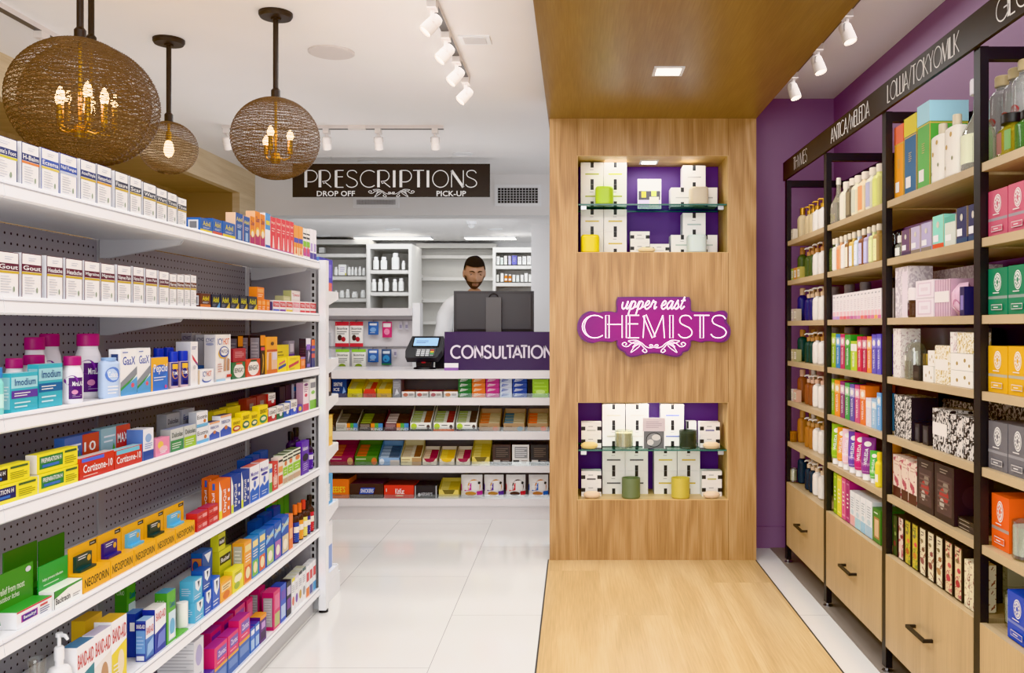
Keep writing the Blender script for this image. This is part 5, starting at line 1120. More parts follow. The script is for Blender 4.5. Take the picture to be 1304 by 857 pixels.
# --- fifth shelf
ben2 = K('#eef0f2', [('r', 0, .9, 1, 1, '#c8384a'), ('r', .12, .28, .58, .72, '#b03a98'), ('r', .15, .32, .55, .68, '#3a2a88'), ('t', 'Benadryl', .18, .38, .52, .62, W), ('l', .64, .2, .92, .6, 3, '#4a5a8a'), ('r', .64, .68, .86, .8, '#c84a4a')], kind='card', fh=.32, top='#3a9a3a', cardc='#3a8a2a', card=[('t', 'relief from most', .05, .4, .75, .6, '#e4f0dc'), ('t', 'outdoor itches', .05, .2, .6, .36, '#e4f0dc'), ('e', .85, .85, .08, .08, '#d8d8e0')], name='cream_display')
GL(4, 21, 66, 68, ben2, 'white and purple itch cream box with green back card', .09)
GL(4, -14, 1, 72, K('#f0f2f4', [('r', 0, .1, 1, .9, '#3a8a4a'), ('r', 0, .6, 1, .7, '#e890b0')], kind='tube', cap='#f4f4f4', name='cream_tube', cat='tube'), 'green and white cream tube at frame edge', .035, .02)
bac = K('#f2f3f0', [('p', [(0, .55), (0, 1), (1, 1), (1, .9), (.5, .85)], '#3a8f3a'), ('t', 'Bacitracin', .06, .2, .56, .56, '#2a2a2a'), ('l', .65, .15, .92, .4, 2, '#9a9a9a'), ('r', 0, .0, .015, 1, '#2a2a2c')], kind='card', fh=.42, top='#eef2ea', cardc='#2f9a3f', card=[('t', 'helps prevent infection', .12, .3, .82, .45, '#dff0da'), ('l', .15, .1, .8, .22, 1, '#b8e0b0')], name='cream_display')
GL(4, 68.4, 104.8, 54, bac, 'white and green ointment box with green back card', .075)
GL(4, 20, 62, 78, K('#2f6f22', [('e', .7, .85, .1, .06, '#c0c8d8')], kind='card', fh=.3, cardc='#2f6a1f', name='cream_display'), 'dark green display card in second row', .06, .115); GL(4, 64, 96, 70, K('#2f7a22', [], kind='card', fh=.3, cardc='#2f6f22', name='cream_display'), 'dark green display card in second row', .06, .115)
def neo(ins): return K('#e8a828', [('t', 'NEOSPORIN', .06, .25, .94, .72, '#22221f')], kind='card', fh=.42, cardc='#e2a222', card=[('r', .72, .78, .98, .95, '#22221f'), ('l', .75, .82, .95, .91, 1, '#c8c8c0')], insert=ins, name='ointment_display')
for a, b, h, c, d in ((105.6,140.6,57,'#1f3f3f','dark green'),(141.2,170.4,54,'#2c2a78','navy'),(171,198.6,49,'#58b0e0','light blue'),(199.2,223,46,'#1f3a3a','dark green'),(223.6,248,44,'#58b4e4','light blue')): GL(4, a, b, h, neo(c), f'yellow ointment display holding a {d} carton', .075)
rd = K('#c22e30', [('r', .5, .3, .92, .7, '#e89a9a'), ('l', .1, .35, .45, .65, 2, '#f0b0a8')], top='#a83a58', name='ointment_box')
for a, b in ((251, 264.6), (265.2, 278)):
    h = GL(4, a, b, 11.5, rd, 'small red ointment box, lower of two', .07); GL(4, a, b, 11.5, rd, 'small red ointment box, upper of two', .07, .014, h+.001)
def quil(c, t, y): return K(c, [('p', [(0, 0), (0, 1), (.22, .72), (.2, 0)], '#f0f0ea'), ('t', t, .34, .14, .66, .74, W, 1), ('r', 0, 0, .24, .22, y), ('l', .74, .1, .9, .8, 3, '#e8e8f4')], side=[('t', t, .3, .15, .65, .7, W, 1), ('r', .35, .78, .6, .95, '#3a62b0')], name='medicine_box')
GL(4, 279, 293.6, 49, quil('#e0662a', 'DayQuil', '#e8d83a'), 'tall orange cold medicine box', .07); GL(4, 268, 279.4, 49, quil('#d05a24', 'DayQuil', '#e8d83a'), 'tall orange cold medicine box, standing behind', .06, .09)
GL(4, 294.2, 306.6, 47.5, quil('#24408f', 'NyQuil', '#d8e03a'), 'tall navy cold medicine box', .08); GL(4, 307.2, 318, 46.5, quil('#24408f', 'NyQuil', '#d8e03a'), 'tall navy cold medicine box', .08)
muc = K('#eef0f6', [('p', [(0, 0), (0, .3), (.3, .4), (.5, .3), (1, .42), (1, 0)], '#2a62c8'), ('t', 'Mucinex', .1, .72, .92, .84, '#5a4ab0'), ('e', .5, .64, .36, .04, '#3a3a9a'), ('e', .5, .48, .12, .1, '#4a6ac8'), ('l', .2, .06, .8, .2, 2, '#c8daf4')], side=[('r', .1, .05, .9, .6, '#3a62b8')], top='#d86a5a', sidec='#d8d0d8', name='medicine_box')
GL(4, 318.6, 330.6, 46, muc, 'white and blue mucus tablet box', .07); GL(4, 331.2, 343, 45.5, muc, 'white and blue mucus tablet box', .07)
for a, b in ((312,321),(322,331),(332,342)): GL(4, a, b, 48, K('#26468f', [], name='medicine_box', top='#34549c'), 'navy carton in the back row', .06, .10)
GL(4, 343.6, 347.4, 36, K('#e4ecdc', [('r', 0, 0, 1, .35, '#58a84a'), ('r', 0, .7, 1, .85, '#4a7ac0')], name='medicine_box'), 'slim white and green box', .05)
GL(4, 348, 354.8, 36, K('#cf3a34', [('r', .1, .2, .9, .5, '#e8b0a0'), ('t', 'DELSYM', .3, .1, .7, .9, '#f4d8d0', 1)], name='medicine_box'), 'red cough medicine box', .05)
GL(4, 355.4, 361, 38, K('#eeddd0', [('r', 0, .1, 1, .4, '#d8502a'), ('r', 0, .5, 1, .7, '#e89a5a'), ('r', 0, .85, 1, .92, '#2a2a2c')], name='medicine_box'), 'white and orange cough medicine box', .06)
hy = K('#e8ecd8', [('r', 0, .30, 1, .58, '#8fc82f'), ('r', 0, .78, 1, .83, '#1f2020'), ('r', 0, .9, 1, .95, '#1f2020'), ('e', .6, .7, .3, .08, '#d87a4a'), ('r', 0, .05, 1, .22, '#c8a88a'), ('l', .2, .36, .8, .52, 2, '#e8f4c8')], top='#5a6a4a', name='medicine_box')
for a, b in ((361.4,367),(367.5,373.8),(374.3,384)): GL(4, a, b, 38.5, hy, 'white box with lime panel and black lines', .08)
rob = bot('#2a1a3a', '#141414', [('r', .05, .05, .95, .75, '#4a2a9a'), ('r', .15, .45, .85, .65, '#d8d0e8'), ('l', .2, .1, .8, .4, 3, '#b8a0e0')], ch=.2, cw=.6, p=2.6, name='syrup_bottle')
GL(4, 385.6, 395, 42, K('#5a2fa8', [('t', 'Robitussin', .15, .72, .85, .84, W), ('e', .5, .5, .4, .12, '#1a1420'), ('l', .2, .1, .8, .35, 4, '#c8b0e8')], name='medicine_box'), 'violet cough syrup box', .05)
GL(4, 389.5, 399.5, 40, rob, 'dark violet cough syrup bottle', .05, .02)
for a, b in ((366,377),(375,386)): GL(4, a, b, 55, rob, 'tall dark violet bottle at back', .05, .09)
# --- sixth shelf
GL(5, 61.5, 91, 118, K('#f0f1f3', [('e', .55, .42, .4, .34, '#3a62c8'), ('e', .55, .42, .34, .28, '#6a8ad8'), ('l', .3, .3, .8, .55, 3, '#e4ecfa')], kind='pump', cap='#f2f3f5', ch=.3, cw=.42, p=2.6, sh=.14, name='pump_bottle', cat='bottle'), 'white pump lotion bottle with blue oval label', .07)
for a, b, d in ((8,28,'clear capped jar of white lotion at frame edge'),(35,59,'clear capped jar of white lotion beside pump bottle')): GL(5, a, b, 104 if a < 20 else 106, K('#f0f0f0', [('r', .1, .1, .9, .6, '#e2e6ea')], kind='bottle', cap=CLEAR, ch=.3, cw=.9, sh=.04, nk=0, name='lotion_jar', cat='jar'), d, .055, .02)
def bandaid(c, c2, t='BAND-AID', **kw): return K('#f0f0f2', [('p', [(0, 0), (0, .5), (1, .62), (1, 0)], c), ('t', t, .06, .66, .96, .88, '#c8302a'), ('e', .6, .3, .22, .2, c2), ('l', .1, .1, .5, .35, 4, '#e8e4dc')], name='bandage_box', **kw)
GL(5, 96.5, 119.4, 86, bandaid('#2f7a88', '#d8b090', top='#4a78a0'), 'white bandage box with teal foot', .07)
GL(5, 120, 141.6, 84, bandaid('#e8e2dc', '#b88a62', top='#b8b0c8'), 'white bandage box with brown picture', .06)
GL(5, 142, 161.4, 84, bandaid('#e8d03a', '#e8d8b8', top='#d8a82a'), 'white and yellow bandage box', .09)
GL(5, 108, 130, 84, K('#d8a82a', [], name='bandage_box', top='#c8981f'), 'yellow bandage carton in the back row', .07, .125)
bbl = K('#4a78c0', [('r', 0, .55, 1, 1, '#e4e8f0'), ('t', 'BAND-AID', .08, .64, .94, .82, '#c8302a'), ('p', [(.1, .1), (.2, .4), (.9, .5), (.9, .2)], '#8fb8e8'), ('r', 0, 0, 1, .06, '#2a3a8a')], side=[('r', 0, .78, 1, .94, '#2a2f8a'), ('t', 'BAND-AID', .08, .81, .92, .91, W), ('r', .05, .2, .95, .76, '#6a9ad8'), ('r', .1, .03, .85, .14, '#dfe4ee'), ('l', .1, .3, .8, .65, 4, '#9fc0ea')], sidec='#3a4aa0', top='#8fb4dc', name='bandage_box')
GL(5, 185.4, 196, 52, bbl, 'blue bandage box with white lettered side', .055)
GL(5, 172, 183, 55, K('#2f3f98', [], top='#5a7ab8', sidec='#2f3f98', name='bandage_box', side=[('r', .5, .6, .95, .8, W)]), 'dark blue bandage box standing behind', .06, .085)
GL(5, 197, 211.4, 57, K('#2f3a9a', [('p', [(0, .45), (0, 1), (1, 1), (1, .55)], '#eceef2'), ('t', 'BAND-AID', .1, .72, .95, .9, '#c8302a'), ('p', [(.2, .1), (.3, .4), (.9, .45), (.9, .15)], '#6a7ad0')], top='#e0dcd8', sidec='#2a3496', name='bandage_box'), 'navy and white bandage box', .07)
cur = K('#58a83a', [('r', .2, .05, 1, .6, '#cfe4ee'), ('t', 'Curad', .3, .68, .9, .8, '#2a5a98'), ('e', .6, .3, .3, .16, '#6ab0d8'), ('r', .25, .08, .8, .16, W)], side=[('r', .05, .05, .95, .95, '#3f8a2a'), ('t', 'CURAD', .15, .78, .8, .86, '#cfe8c0')], top='#4a88a8', sidec='#3f8a2a', name='bandage_box')
GL(5, 212.4, 223.6, 66, cur, 'tall green bandage box', .07); GL(5, 200, 210.5, 70, cur, 'tall green bandage box, standing behind', .07, .10)
o_h = GL(5, 225.5, 238.5, 32, K('#eef0ec', [], kind='jar', cap='#fff', ch=0, name='tape_roll', cat='tape'), 'white tape roll on green clip', .03, .022, .0036); GL(5, 224.5, 240, 1.5, K('#58b03a', [], name='plastic_clip', cat='clip'), 'green plastic clip under tape roll', .14, .012)

def vap(c): return K(c, [('p', [(.2, .95), (.9, .95), (.85, .6), (.55, .4), (.25, .6)], '#e8eef2'), ('p', [(.45, .88), (.7, .88), (.6, .55)], '#22324a'), ('l', .1, .08, .8, .3, 2, '#dfe8f4')], side=[('r', .08, .15, .92, .85, c), ('l', .15, .3, .8, .7, 4, '#bcd4ea')], name='vaporizer_box')
h1 = GL(5, 248, 259.6, 26, vap('#5ab0d8'), 'pale blue inhaler box, lower', .085); h2 = GL(5, 260.4, 269.6, 30, vap('#2f52b8'), 'royal blue inhaler box, lower', .07); h3 = GL(5, 270.4, 280, 38, vap('#2f5ac0'), 'taller royal blue inhaler box', .06)
hq = GL(5, 246, 257.6, 27, vap('#5ab0d8'), 'pale blue inhaler box, upper', .085, .018, h1+.001); GL(5, 258.2, 268.4, 27, vap('#2f52a8'), 'royal blue inhaler box, upper', .07, .018, h2+.001)
GL(5, 257.6, 270.4, 66, K('#2a55a0', [('p', [(.2, .95), (.9, .95), (.6, .75)], '#e8eef2')], side=[('r', .08, .6, .92, .9, '#c87a4a'), ('e', .4, .75, .25, .1, '#2a4a8a')], top='#4a6aa8', name='vaporizer_box'), 'tall blue inhaler box with goggles picture behind', .075, .095)
GL(5, 280.6, 295.4, 25, K('#f0a83a', [('r', .1, .5, .9, .85, '#f4d8a0'), ('e', .5, .25, .3, .2, '#d8702a'), ('l', .2, .55, .8, .8, 2, '#8a5a2a')], name='lozenge_box'), 'yellow orange lozenge box', .06); GL(5, 296, 310.4, 29, K('#e4d83a', [('e', .5, .55, .35, .2, '#f4f0c8'), ('e', .4, .25, .25, .15, '#98b03a'), ('l', .2, .7, .8, .85, 2, '#8a8a2a')], name='lozenge_box'), 'lemon yellow lozenge box', .06)
rel = K('#c8c83a', [('r', .05, .3, .95, .72, '#22261f'), ('t', 'Relief', .15, .4, .85, .62, W)], top='#a8a83a', name='lozenge_box'); hh = GL(5, 279, 294.5, 28, rel, 'olive and black box behind, lower', .055, .08); GL(5, 279, 294.5, 26, rel, 'olive and black box behind, middle', .055, .08, hh+.001); GL(5, 278, 287, 22, rel, 'olive and black box behind, topmost', .055, .08, hh*1.93+.003)
def thera(c, c2, **kw): return K(c, [('r', .08, .04, .92, .42, c2), ('e', .5, .24, .3, .14, '#f0e0b0'), ('r', .1, .76, .9, .92, '#f0d890'), ('l', .15, .5, .85, .7, 3, '#f4f0e0')], name='medicine_box', **kw)
GL(5, 311, 320.6, 53, thera('#efa040', '#e0622a', side=[('r', .1, .06, .82, .92, '#b0b0a8'), ('l', .2, .15, .75, .85, 8, '#d8d8d2')], sidec='#d8902f'), 'tall orange cold sachet box with grey side panel', .085)
GL(5, 321.2, 329.6, 51, thera('#3a80c8', '#7ac048'), 'tall blue and green cold sachet box', .07); GL(5, 330.2, 338.8, 51, thera('#3a80c8', '#e0602a'), 'tall blue and orange cold sachet box', .07)
def tf(c2): return K('#2452b0', [('p', [(0, .6), (0, .72), (1, .92), (1, .78)], '#8ac0f0'), ('t', 'Theraflu', .08, .72, .92, .84, '#f0e8a0'), ('r', .1, .04, .95, .5, c2), ('e', .5, .25, .28, .14, '#f0e8d8')], top='#2a5ac0', name='medicine_box')
for a, b, c, d in ((339.4,349.6,'#a8c870','green'),(350.2,358.8,'#a868b0','purple'),(359.4,368.8,'#d8c8a0','cream')): GL(5, a, b, 48, tf(c), f'dark blue cold powder box with {d} picture', .08)
GL(5, 369.4, 374.2, 44, K('#ea7a3a', [('r', .1, .3, .9, .6, '#f4b888')], name='medicine_box'), 'slim orange box beside syrup bottles', .06)
for a, b in ((325,335),(337,347),(349,358)): GL(5, a, b, 51, K('#2a4a98', [], top='#38589f', name='medicine_box'), 'dark blue box in the back row', .06, .125)
def syr(c, cap, oc): return bot('#3a1c12', cap, [('r', .03, .05, .97, .78, c), ('r', .1, .4, .9, .62, '#f0e8d8'), ('l', .15, .12, .85, .35, 3, '#f4f0e4')], ch=.24, cw=.55, p=2.4, name='syrup_bottle')
for a, b, h, c, cap, d in ((372,381.5,50,'#2f4aa0','#e86a2a','syrup bottle with blue label and orange cap'),(377.5,387,48,'#e8983a','#e86a2a','syrup bottle with orange label and orange cap'),(383,392.5,48,'#e8d86a','#c8382a','syrup bottle with yellow label and red cap'),(387,396,44,'#3a3a88','#1a1416','syrup bottle with navy label and black cap'),(390.5,400.5,48,'#c8303a','#1a1416','syrup bottle with red label and black cap')): GL(5, a, b, h, syr(c, cap, 0), 'brown '+d, .045)
for a, b in ((347,354),(355,362),(363,369)): GL(5, a, b, 62, K('#58a02f', [('r', 0, .8, 1, 1, '#d8622a')], name='medicine_box', top='#d8622a'), 'green orange-topped box at back', .06, .19)
# --- base shelf
GL(6, 248, 260, 84, K('#dcdce2', [('e', .5, .75, .35, .16, '#b0a8d0'), ('l', .2, .1, .8, .5, 5, '#b8b8c8')], side=[('r', 0, 0, 1, 1, '#e4e4e6')]+[('l', .02, 0, .98, 1, 20, '#c2c2c6')], name='cotton_pack', cat='pack', top='#cfcfd4'), 'white ribbed cotton pack', .11, .02)
GL(6, 225, 244, 50, K('#1c1c22', [], name='accessory_box'), 'small black box low beside cotton pack', .07, .02)
GL(6, 261, 272, 28, K('#6a58b8', [('r', 0, 0, 1, .4, '#78b848')], name='medicine_box', top='#4a48a8'), 'low violet and green box', .07)
pk = K('#e0386a', [('r', .2, .3, .95, .8, '#7a58b0'), ('t', 'Zantac', .28, .42, .9, .68, '#f0e0f0'), ('l', .2, .1, .9, .22, 1, '#f8c0d0')], top='#b83a90', name='medicine_box'); bl = K('#3a62b0', [('r', .1, .3, .9, .7, '#6a8ac8'), ('r', 0, .85, 1, 1, '#e8a03a')], name='medicine_box')
for a, b, h in ((273,289.4,26),(290.2,303.8,25),(304.4,318.4,28)):
    q = GL(6, a, b, h, bl, 'blue tablet box, lower of a stack', .075); GL(6, a, b, h, pk, 'pink tablet box with violet panel, upper', .075, .014, q+.001)
for a, b in ((268,282),(284,297),(299,312)): GL(6, a, b, 56, K('#d83a72', [('r', .1, .6, .9, .9, '#7a48a8')], top='#a83a88', name='medicine_box'), 'pink tablet box in the second row', .07, .10)
bu = K('#3a6ac8', [('r', .1, .1, .9, .5, '#a8c8ec'), ('r', .1, .7, .9, .9, '#e8eef8')], top='#4a3a98', name='medicine_box')
GL(6, 319.4, 325, 31, bu, 'small blue tablet box', .07); GL(6, 325.5, 331, 31, bu, 'small blue tablet box', .07)
GL(6, 331.6, 339.8, 34, K('#5a2f7a', [('r', .1, .1, .9, .4, '#3a2048'), ('r', 0, .85, 1, 1, '#e8902a'), ('r', .2, .5, .8, .75, '#c89ad8')], top='#ea9a3a', name='medicine_box'), 'violet box with orange top', .08)
pt_ = K('#d83a6e', [('r', .2, .05, .95, .4, '#b8c078'), ('r', .2, .5, .9, .9, '#e07098')], side=[('r', .12, .1, .88, .86, '#b4b2b4'), ('l', .2, .2, .8, .8, 9, '#d6d4d6')], top='#d8487a', sidec='#c02a5e', name='medicine_box')
GL(6, 349, 357.6, 48, pt_, 'tall pink box with grey side panel', .09); GL(6, 330, 338, 50, pt_, 'tall pink box standing behind', .08, .115); GL(6, 314, 322, 50, pt_, 'tall pink box standing behind', .08, .115)
GL(6, 358.2, 365.4, 47, K('#3a5ac8', [('r', .1, .1, .9, .45, '#b8ccf0'), ('r', .1, .6, .9, .85, '#6a4ab0')], top='#3048a8', name='medicine_box'), 'tall blue box', .08)
GL(6, 366, 372, 44, K('#1f1c26', [('r', .1, .2, .9, .5, '#7a3a98'), ('r', .1, .6, .9, .85, '#c8c0d8')], name='medicine_box'), 'tall black and violet box', .07)
for i, (a, b) in enumerate(((372.6,376.6),(377,381.2),(381.6,386),(386.4,390.8))): GL(6, a, b, 42, K('#eeeef0', [('e', .5, .3, .35, .14, ['#d86a4a', '#7a4ab0', '#c8a03a', '#9a9aa0'][i]), ('l', .15, .55, .85, .8, 4, '#8a8a98'), ('r', 0, .9, 1, 1, ['#e8d83a', '#d8d0e0', '#3a3a40', '#3a5a58'][i])], top='#c8c8b0', name='medicine_box'), 'tall white box with coloured spot', .08)
for a, b, c in ((391.4,395.4,'#e8803a'),(395.8,399.6,'#5a5a98'),(400,404,'#58a0d8')): GL(6, a, b, 38, K('#f0f0f2', [('r', 0, 0, 1, .3, c), ('r', .1, .5, .9, .8, '#d84a4a')], name='medicine_box'), 'slim white and red box at the end', .06)
for i, a in enumerate((352, 360, 368)): GL(6, a, a+8, 52, K(CLEAR, [], kind='bag', name='clear_pouch', cat='pouch'), 'clear plastic pouch standing in the back row', .04, .12)

# --- end cap
def EC(z, y0, y1, h, c, els, desc, x=-1.14, w=.22):
    m = MB(); d = y1-y0; m.box(-w/2, -d/2, 0, w/2, d/2, h, c); m.art(els, lambda u, v, L: (w/2+EPS*(L+1), -d/2+d*u, h*v))
    o = m.build('endcap_box', None, (x-w/2, (y0+y1)/2, z+.0006)); tag(o, desc, 'box', 'boxes on the end display unit')
EC(EZ[0], 3.97, 4.08, .155, '#6a9ae8', [('r', .1, .1, .9, .5, '#a8c4f0'), ('r', 0, .9, 1, 1, '#3a3ab0')], 'pale blue box on end display, beside violet box, top tier', w=.2)
EC(EZ[0], 4.085, 4.19, .155, '#4a3fb8', [('r', .1, .05, .9, .3, '#e8705a'), ('r', .2, .45, .8, .85, '#7a6ad8')], 'violet box with coral patch on end display top tier', w=.2)
m = MB(); m.box(-.1, -.11, 0, .1, .11, .125, CLEAR); m.box(-.09, -.10, .002, .09, .10, .05, '#e8eaec'); tag(m.build('clear_box', None, (-1.245, 4.075, EZ[1]+.0006)), 'clear plastic box on end display second tier', 'box', 'boxes on the end display unit')
EC(EZ[2], 3.97, 4.08, .10, '#2a3458', [('r', .2, .2, .8, .8, '#3a4a78')], 'navy box on end display third tier, near the end post', w=.2)
EC(EZ[2], 4.085, 4.17, .11, '#33201c', [('r', .2, .2, .8, .8, '#c8b8a0')], 'dark brown box on end display third tier', w=.2)
EC(EZ[3], 3.97, 4.10, .135, '#9ab4e8', [('r', .1, .1, .9, .8, '#b8ccf0')], 'pale blue box on end display fourth tier', w=.2)
EC(EZ[3], 4.105, 4.19, .14, '#f0c050', [('r', .1, .3, .9, .9, '#f4d878')], 'yellow box on end display fourth tier', w=.2)
EC(EZ[4], 3.97, 4.19, .135, '#58a8e0', [('r', .08, .1, .8, .7, '#e4ecf2'), ('r', .08, .78, .5, .9, '#a8c83a'), ('l', .1, .15, .75, .6, 6, '#b0c0cc')], 'bright blue box with white panel on end display fifth tier', w=.2)
EC(EZ[5], 3.97, 4.19, .225, '#eef0f4', [('r', .05, .02, .95, .9, '#f6f7f9'), ('r', .05, .02, .95, .5, '#8fa8e0')], 'white and blue pack on end display lowest tier', w=.2)
# ================================================================== goods on the black framed shelving
BAYN = ['far', 'second', 'third', 'near']; RSN = ['top', 'second', 'third', 'fourth', 'fifth', 'sixth', 'drawer-top']
RZZ = RZ + [RDT+.0001]
def GR(b, s, px0, px1, hpx, sp, desc, dep=.06, sb=.022, z=0):
    X = RX+sb; y0 = F*X/(px0-732); y1 = F*X/(px1-732); hi, lo_ = RP[b]-.044, RP[b+1]+.003
    if sb < .06: y0 = min(y0, hi); y1 = max(y1, lo_)
    w = y0-y1-.0015; h = hpx*y0/F if hpx > 1 else hpx
    o = make(sp, w, dep, h); o.location = (X+dep/2, (y0+y1)/2, RZZ[s]+.0006+z); o.rotation_euler = (0, 0, -PI/2)
    o['category'] = sp['cat']; o['group'] = f'goods on the {RSN[s]} shelf of the {BAYN[b]} framed bay'
    reg(o, desc, f"{BAYN[b]} framed bay's {RSN[s]} shelf", y0, 'near end'); ROWS.append((o, ('r', s), 1, sb)); return h
def GRr(b, s, px, sp, desc, w, dep, h, sb=.012, z=0, rz=0):
    """round goods given by the pixel of their axis and real size"""
    X = RX+sb+dep/2; y = F*X/(px-732); y = y if sb > .06 else min(max(y, RP[b+1]+.004+w/2), RP[b]-.045-w/2); o = make(sp, w, dep, h); o.location = (X, y, RZZ[s]+.0006+z); o.rotation_euler = (0, 0, -PI/2+rz)
    o['category'] = sp['cat']; o['group'] = f'goods on the {RSN[s]} shelf of the {BAYN[b]} framed bay'
    reg(o, desc, f"{BAYN[b]} framed bay's {RSN[s]} shelf", y, 'near end'); ROWS.append((o, ('r', s), 1, sb))
def soapb(c, cap, kind='bottle', **kw): return K(c, [('r', .18, .18, .82, .6, kw.pop('lab', c)), ('l', .25, .25, .75, .5, 3, '#9a9a98')], kind=kind, cap=cap, cw=.55, p=3, sh=.16, nk=.03, ch=.2 if kind == 'bottle' else .26, name='pump_bottle' if kind == 'pump' else 'toiletry_bottle', cat='bottle', **kw)
# far bay: one toiletry range per shelf: (shelf, tint colour, tint word, cap, cap word, carton colours)
for s, c, cw_, cap, capw, bx in ((0,'#d8c49a','amber cream','#c99a4a:m','gold',('#d8ccb8',)),(1,'#44552c','green','#b07a4a','wooden',('#a8b85a','#d8904a','#b8a85a')),(2,'#262a66','navy','#d8b896','pale-wood',('#cdb8b8','#c4b49c')),(3,'#23403a','dark green','#b98550','wooden',('#c8b48a','#b0a878')),(4,'#8a4a2a','copper','#e0b8a0','pink wooden',('#d8c8c0','#d8a890')),(5,'#a8682a','amber','#b98a58','wooden',()),(6,'#1f3040','dark blue','#d8c0a4','pale-wood',())):
    for i, q in enumerate(bx): GR(0, s, 1006+4.4*i, 1010+4.4*i, .062, K(q, [('r', .15, .2, .85, .8, '#e8e2d0'), ('l', .2, .3, .8, .7, 3, '#9a8a6a')], name='soap_carton'), f'tiny {["tan","ochre","pale"][i]} soap carton', .025)
    if s == 6: GRr(0, s, 1010, K(BOTG, [], kind='candle', wax='#e4dcd0', name='glass_candle', cat='candle'), 'small clear glass candle', .037, .037, .075)
    if s == 5: GRr(0, s, 1009.5, K('#c98a30:t', [], kind='candle', wax='#e0b060', name='glass_candle', cat='candle'), 'small amber glass candle', .036, .036, .055)
    lab = '#e8e4da' if s in (0, 4) else c
    hs = .172 if s < 3 else .165
    GRr(0, s, 1021, soapb(c, cap), f'tall {cw_} bottle with {capw} cap', .058, .05, hs, .05)
    GRr(0, s, 1025, soapb('#f0ece6', '#f0ece6' if s in (4, 5) else cap), 'white bottle beside ' + cw_ + ' one', .058, .05, hs, .055)
    GRr(0, s, 1031, soapb(c, cap if s != 0 else '#c99a4a:m', 'pump', pumpc='#c99a4a:m' if s == 0 else '#f2f0ec'), f'{cw_} pump bottle with {capw} collar', .052, .045, hs-.018, .04)
    GRr(0, s, 1036, soapb(c, cap if s != 0 else '#c99a4a:m', 'pump', pumpc='#c99a4a:m' if s == 0 else '#f2f0ec'), f'{cw_} pump bottle with {capw} collar', .052, .045, hs-.018, .04)
    for px in (1041.5, 1048.5): GRr(0, s, px, soapb('#f2eee8', cap if s != 0 else '#c99a4a:m', 'pump', pumpc='#c99a4a:m' if s == 0 else '#f2f0ec'), f'white pump bottle with {capw} collar', .054, .046, hs-.012, .04)
    if s in (2, 3, 4, 5): GR(0, s, 1030, 1052, .185, K({2: '#a88a94', 3: '#a8886a', 4: '#d8a89a', 5: '#d8b84a'}[s], [], name='gift_box'), 'plain gift box at the back', .10, .2)
# second bay
CORK = M('#d8cbb0')
def dif(c, lab, cap='#e8dcc4', **kw): return K(c, [('r', .08, .05, .92, .82, lab), ('l', .2, .2, .8, .7, 5, '#b0a89a')], kind='bottle', cap=cap, cw=.5, p=4, sh=.08, nk=.10, ch=.16, name='diffuser_bottle', cat='bottle', capn='stopper', **kw)
GRr(1, 0, 1065, K('#e9e6cc:t', [('e', .5, .16, .4, .13, '#a89a6a')], kind='decanter', cap='#e8e4d4', ch=.14, cw=.3, name='bath_oil_bottle', cat='bottle', capn='stopper'), 'long necked pale bath oil bottle', .07, .07, .205, .008)
for px, c, lab, d in ((1079,'#e8e2cc','#f0ead8','cream bath bottle with wide stopper'),(1087,'#5a4c38','#8a7a5a','dark brown bath bottle with stopper'),(1094,'#e4dcc0','#c8c8b4','ivory bath bottle with wide stopper'),(1103,'#ecd8b4','#ea9a62','cream bath bottle with orange label'),(1113,'#e0dcc8','#b0aec8','cream bath bottle with lilac label'),(1122,'#e0e08a','#d8dc7a','lime yellow bath bottle')): GRr(1, 0, px, K(c, [('r', .1, .1, .9, .85, lab)], kind='bottle', cap='#e6dccc', cw=.62, p=4, sh=.14, nk=.06, ch=.17, name='bath_oil_bottle', cat='bottle', capn='stopper'), d, .062, .056, .165)
for i, (px, c, lab, d) in enumerate(((1061,'#3f4a1f','#4a5a28','dark green'),(1066.5,'#e8e4dc','#f2efe8','white'),(1072.5,'#e8b080','#ea9462','orange'),(1078,'#e8e4dc','#f4f0ea','white'),(1083,'#8a5a24','#f0e8d4','amber with cream'),(1088.5,'#d8b460','#dce2ea','gold with pale blue'),(1095,'#c8d4e4','#dfe6f0','pale blue'),(1101,'#8a5030','#c8c4e4','brown with lavender'),(1107.5,'#b0a0c0','#c4c4ec','lavender'),(1114,'#d8dc9a','#e8ecb0','yellow green'),(1120,'#b8935a','#ecebb0','amber with yellow'))): GRr(1, 1, px, dif(c, lab), f'square diffuser bottle with {d} label', .042, .042, .145, .01)
for i in range(14):
    a = 1060.4+4.42*i; GR(1, 2, a, a+4.2, 31+i*.55, K('#f3ecec', [('r', 0, 0, 1, .12, ['#c8a0d8','#b898d8','#e0707a','#e0606a','#d86a8a','#c86aa0','#c878a8','#d88ab8','#e87a6a','#e06a7a','#d87aa0','#e07a9a','#f0b060','#d870a0'][i]), ('r', .1, .12, .9, .3, '#f0c8cc'), ('l', .2, .35, .8, .75, 6, '#d0c4c8'), ('t', 'salt', .25, .86, .75, .93, '#6a6a70')], name='face_care_carton', cat='carton'), 'slim white carton with pink foot', .05)
for s, c in ((2, '#8a8294'), (3, '#7a5a48'), (4, '#7a4a34')):
    for px in (1063, 1082, 1102): GRr(1, s, px, K(c, [], kind='bottle', cap='#a09ca2', cw=.8, ch=.28, sh=.08, name='toiletry_bottle', cat='bottle'), 'grey capped bottle at the back', .065, .06, .178 if s > 2 else .165, .12)
def ctn(c, c2, nm='body_care_carton'): return K(c, [('r', .0, .66, 1, .9, c2), ('t', 'WELEDA', .3, .12, .62, .62, W, 1), ('e', .5, .78, .3, .08, '#f4f0ea')], name=nm, cat='carton')
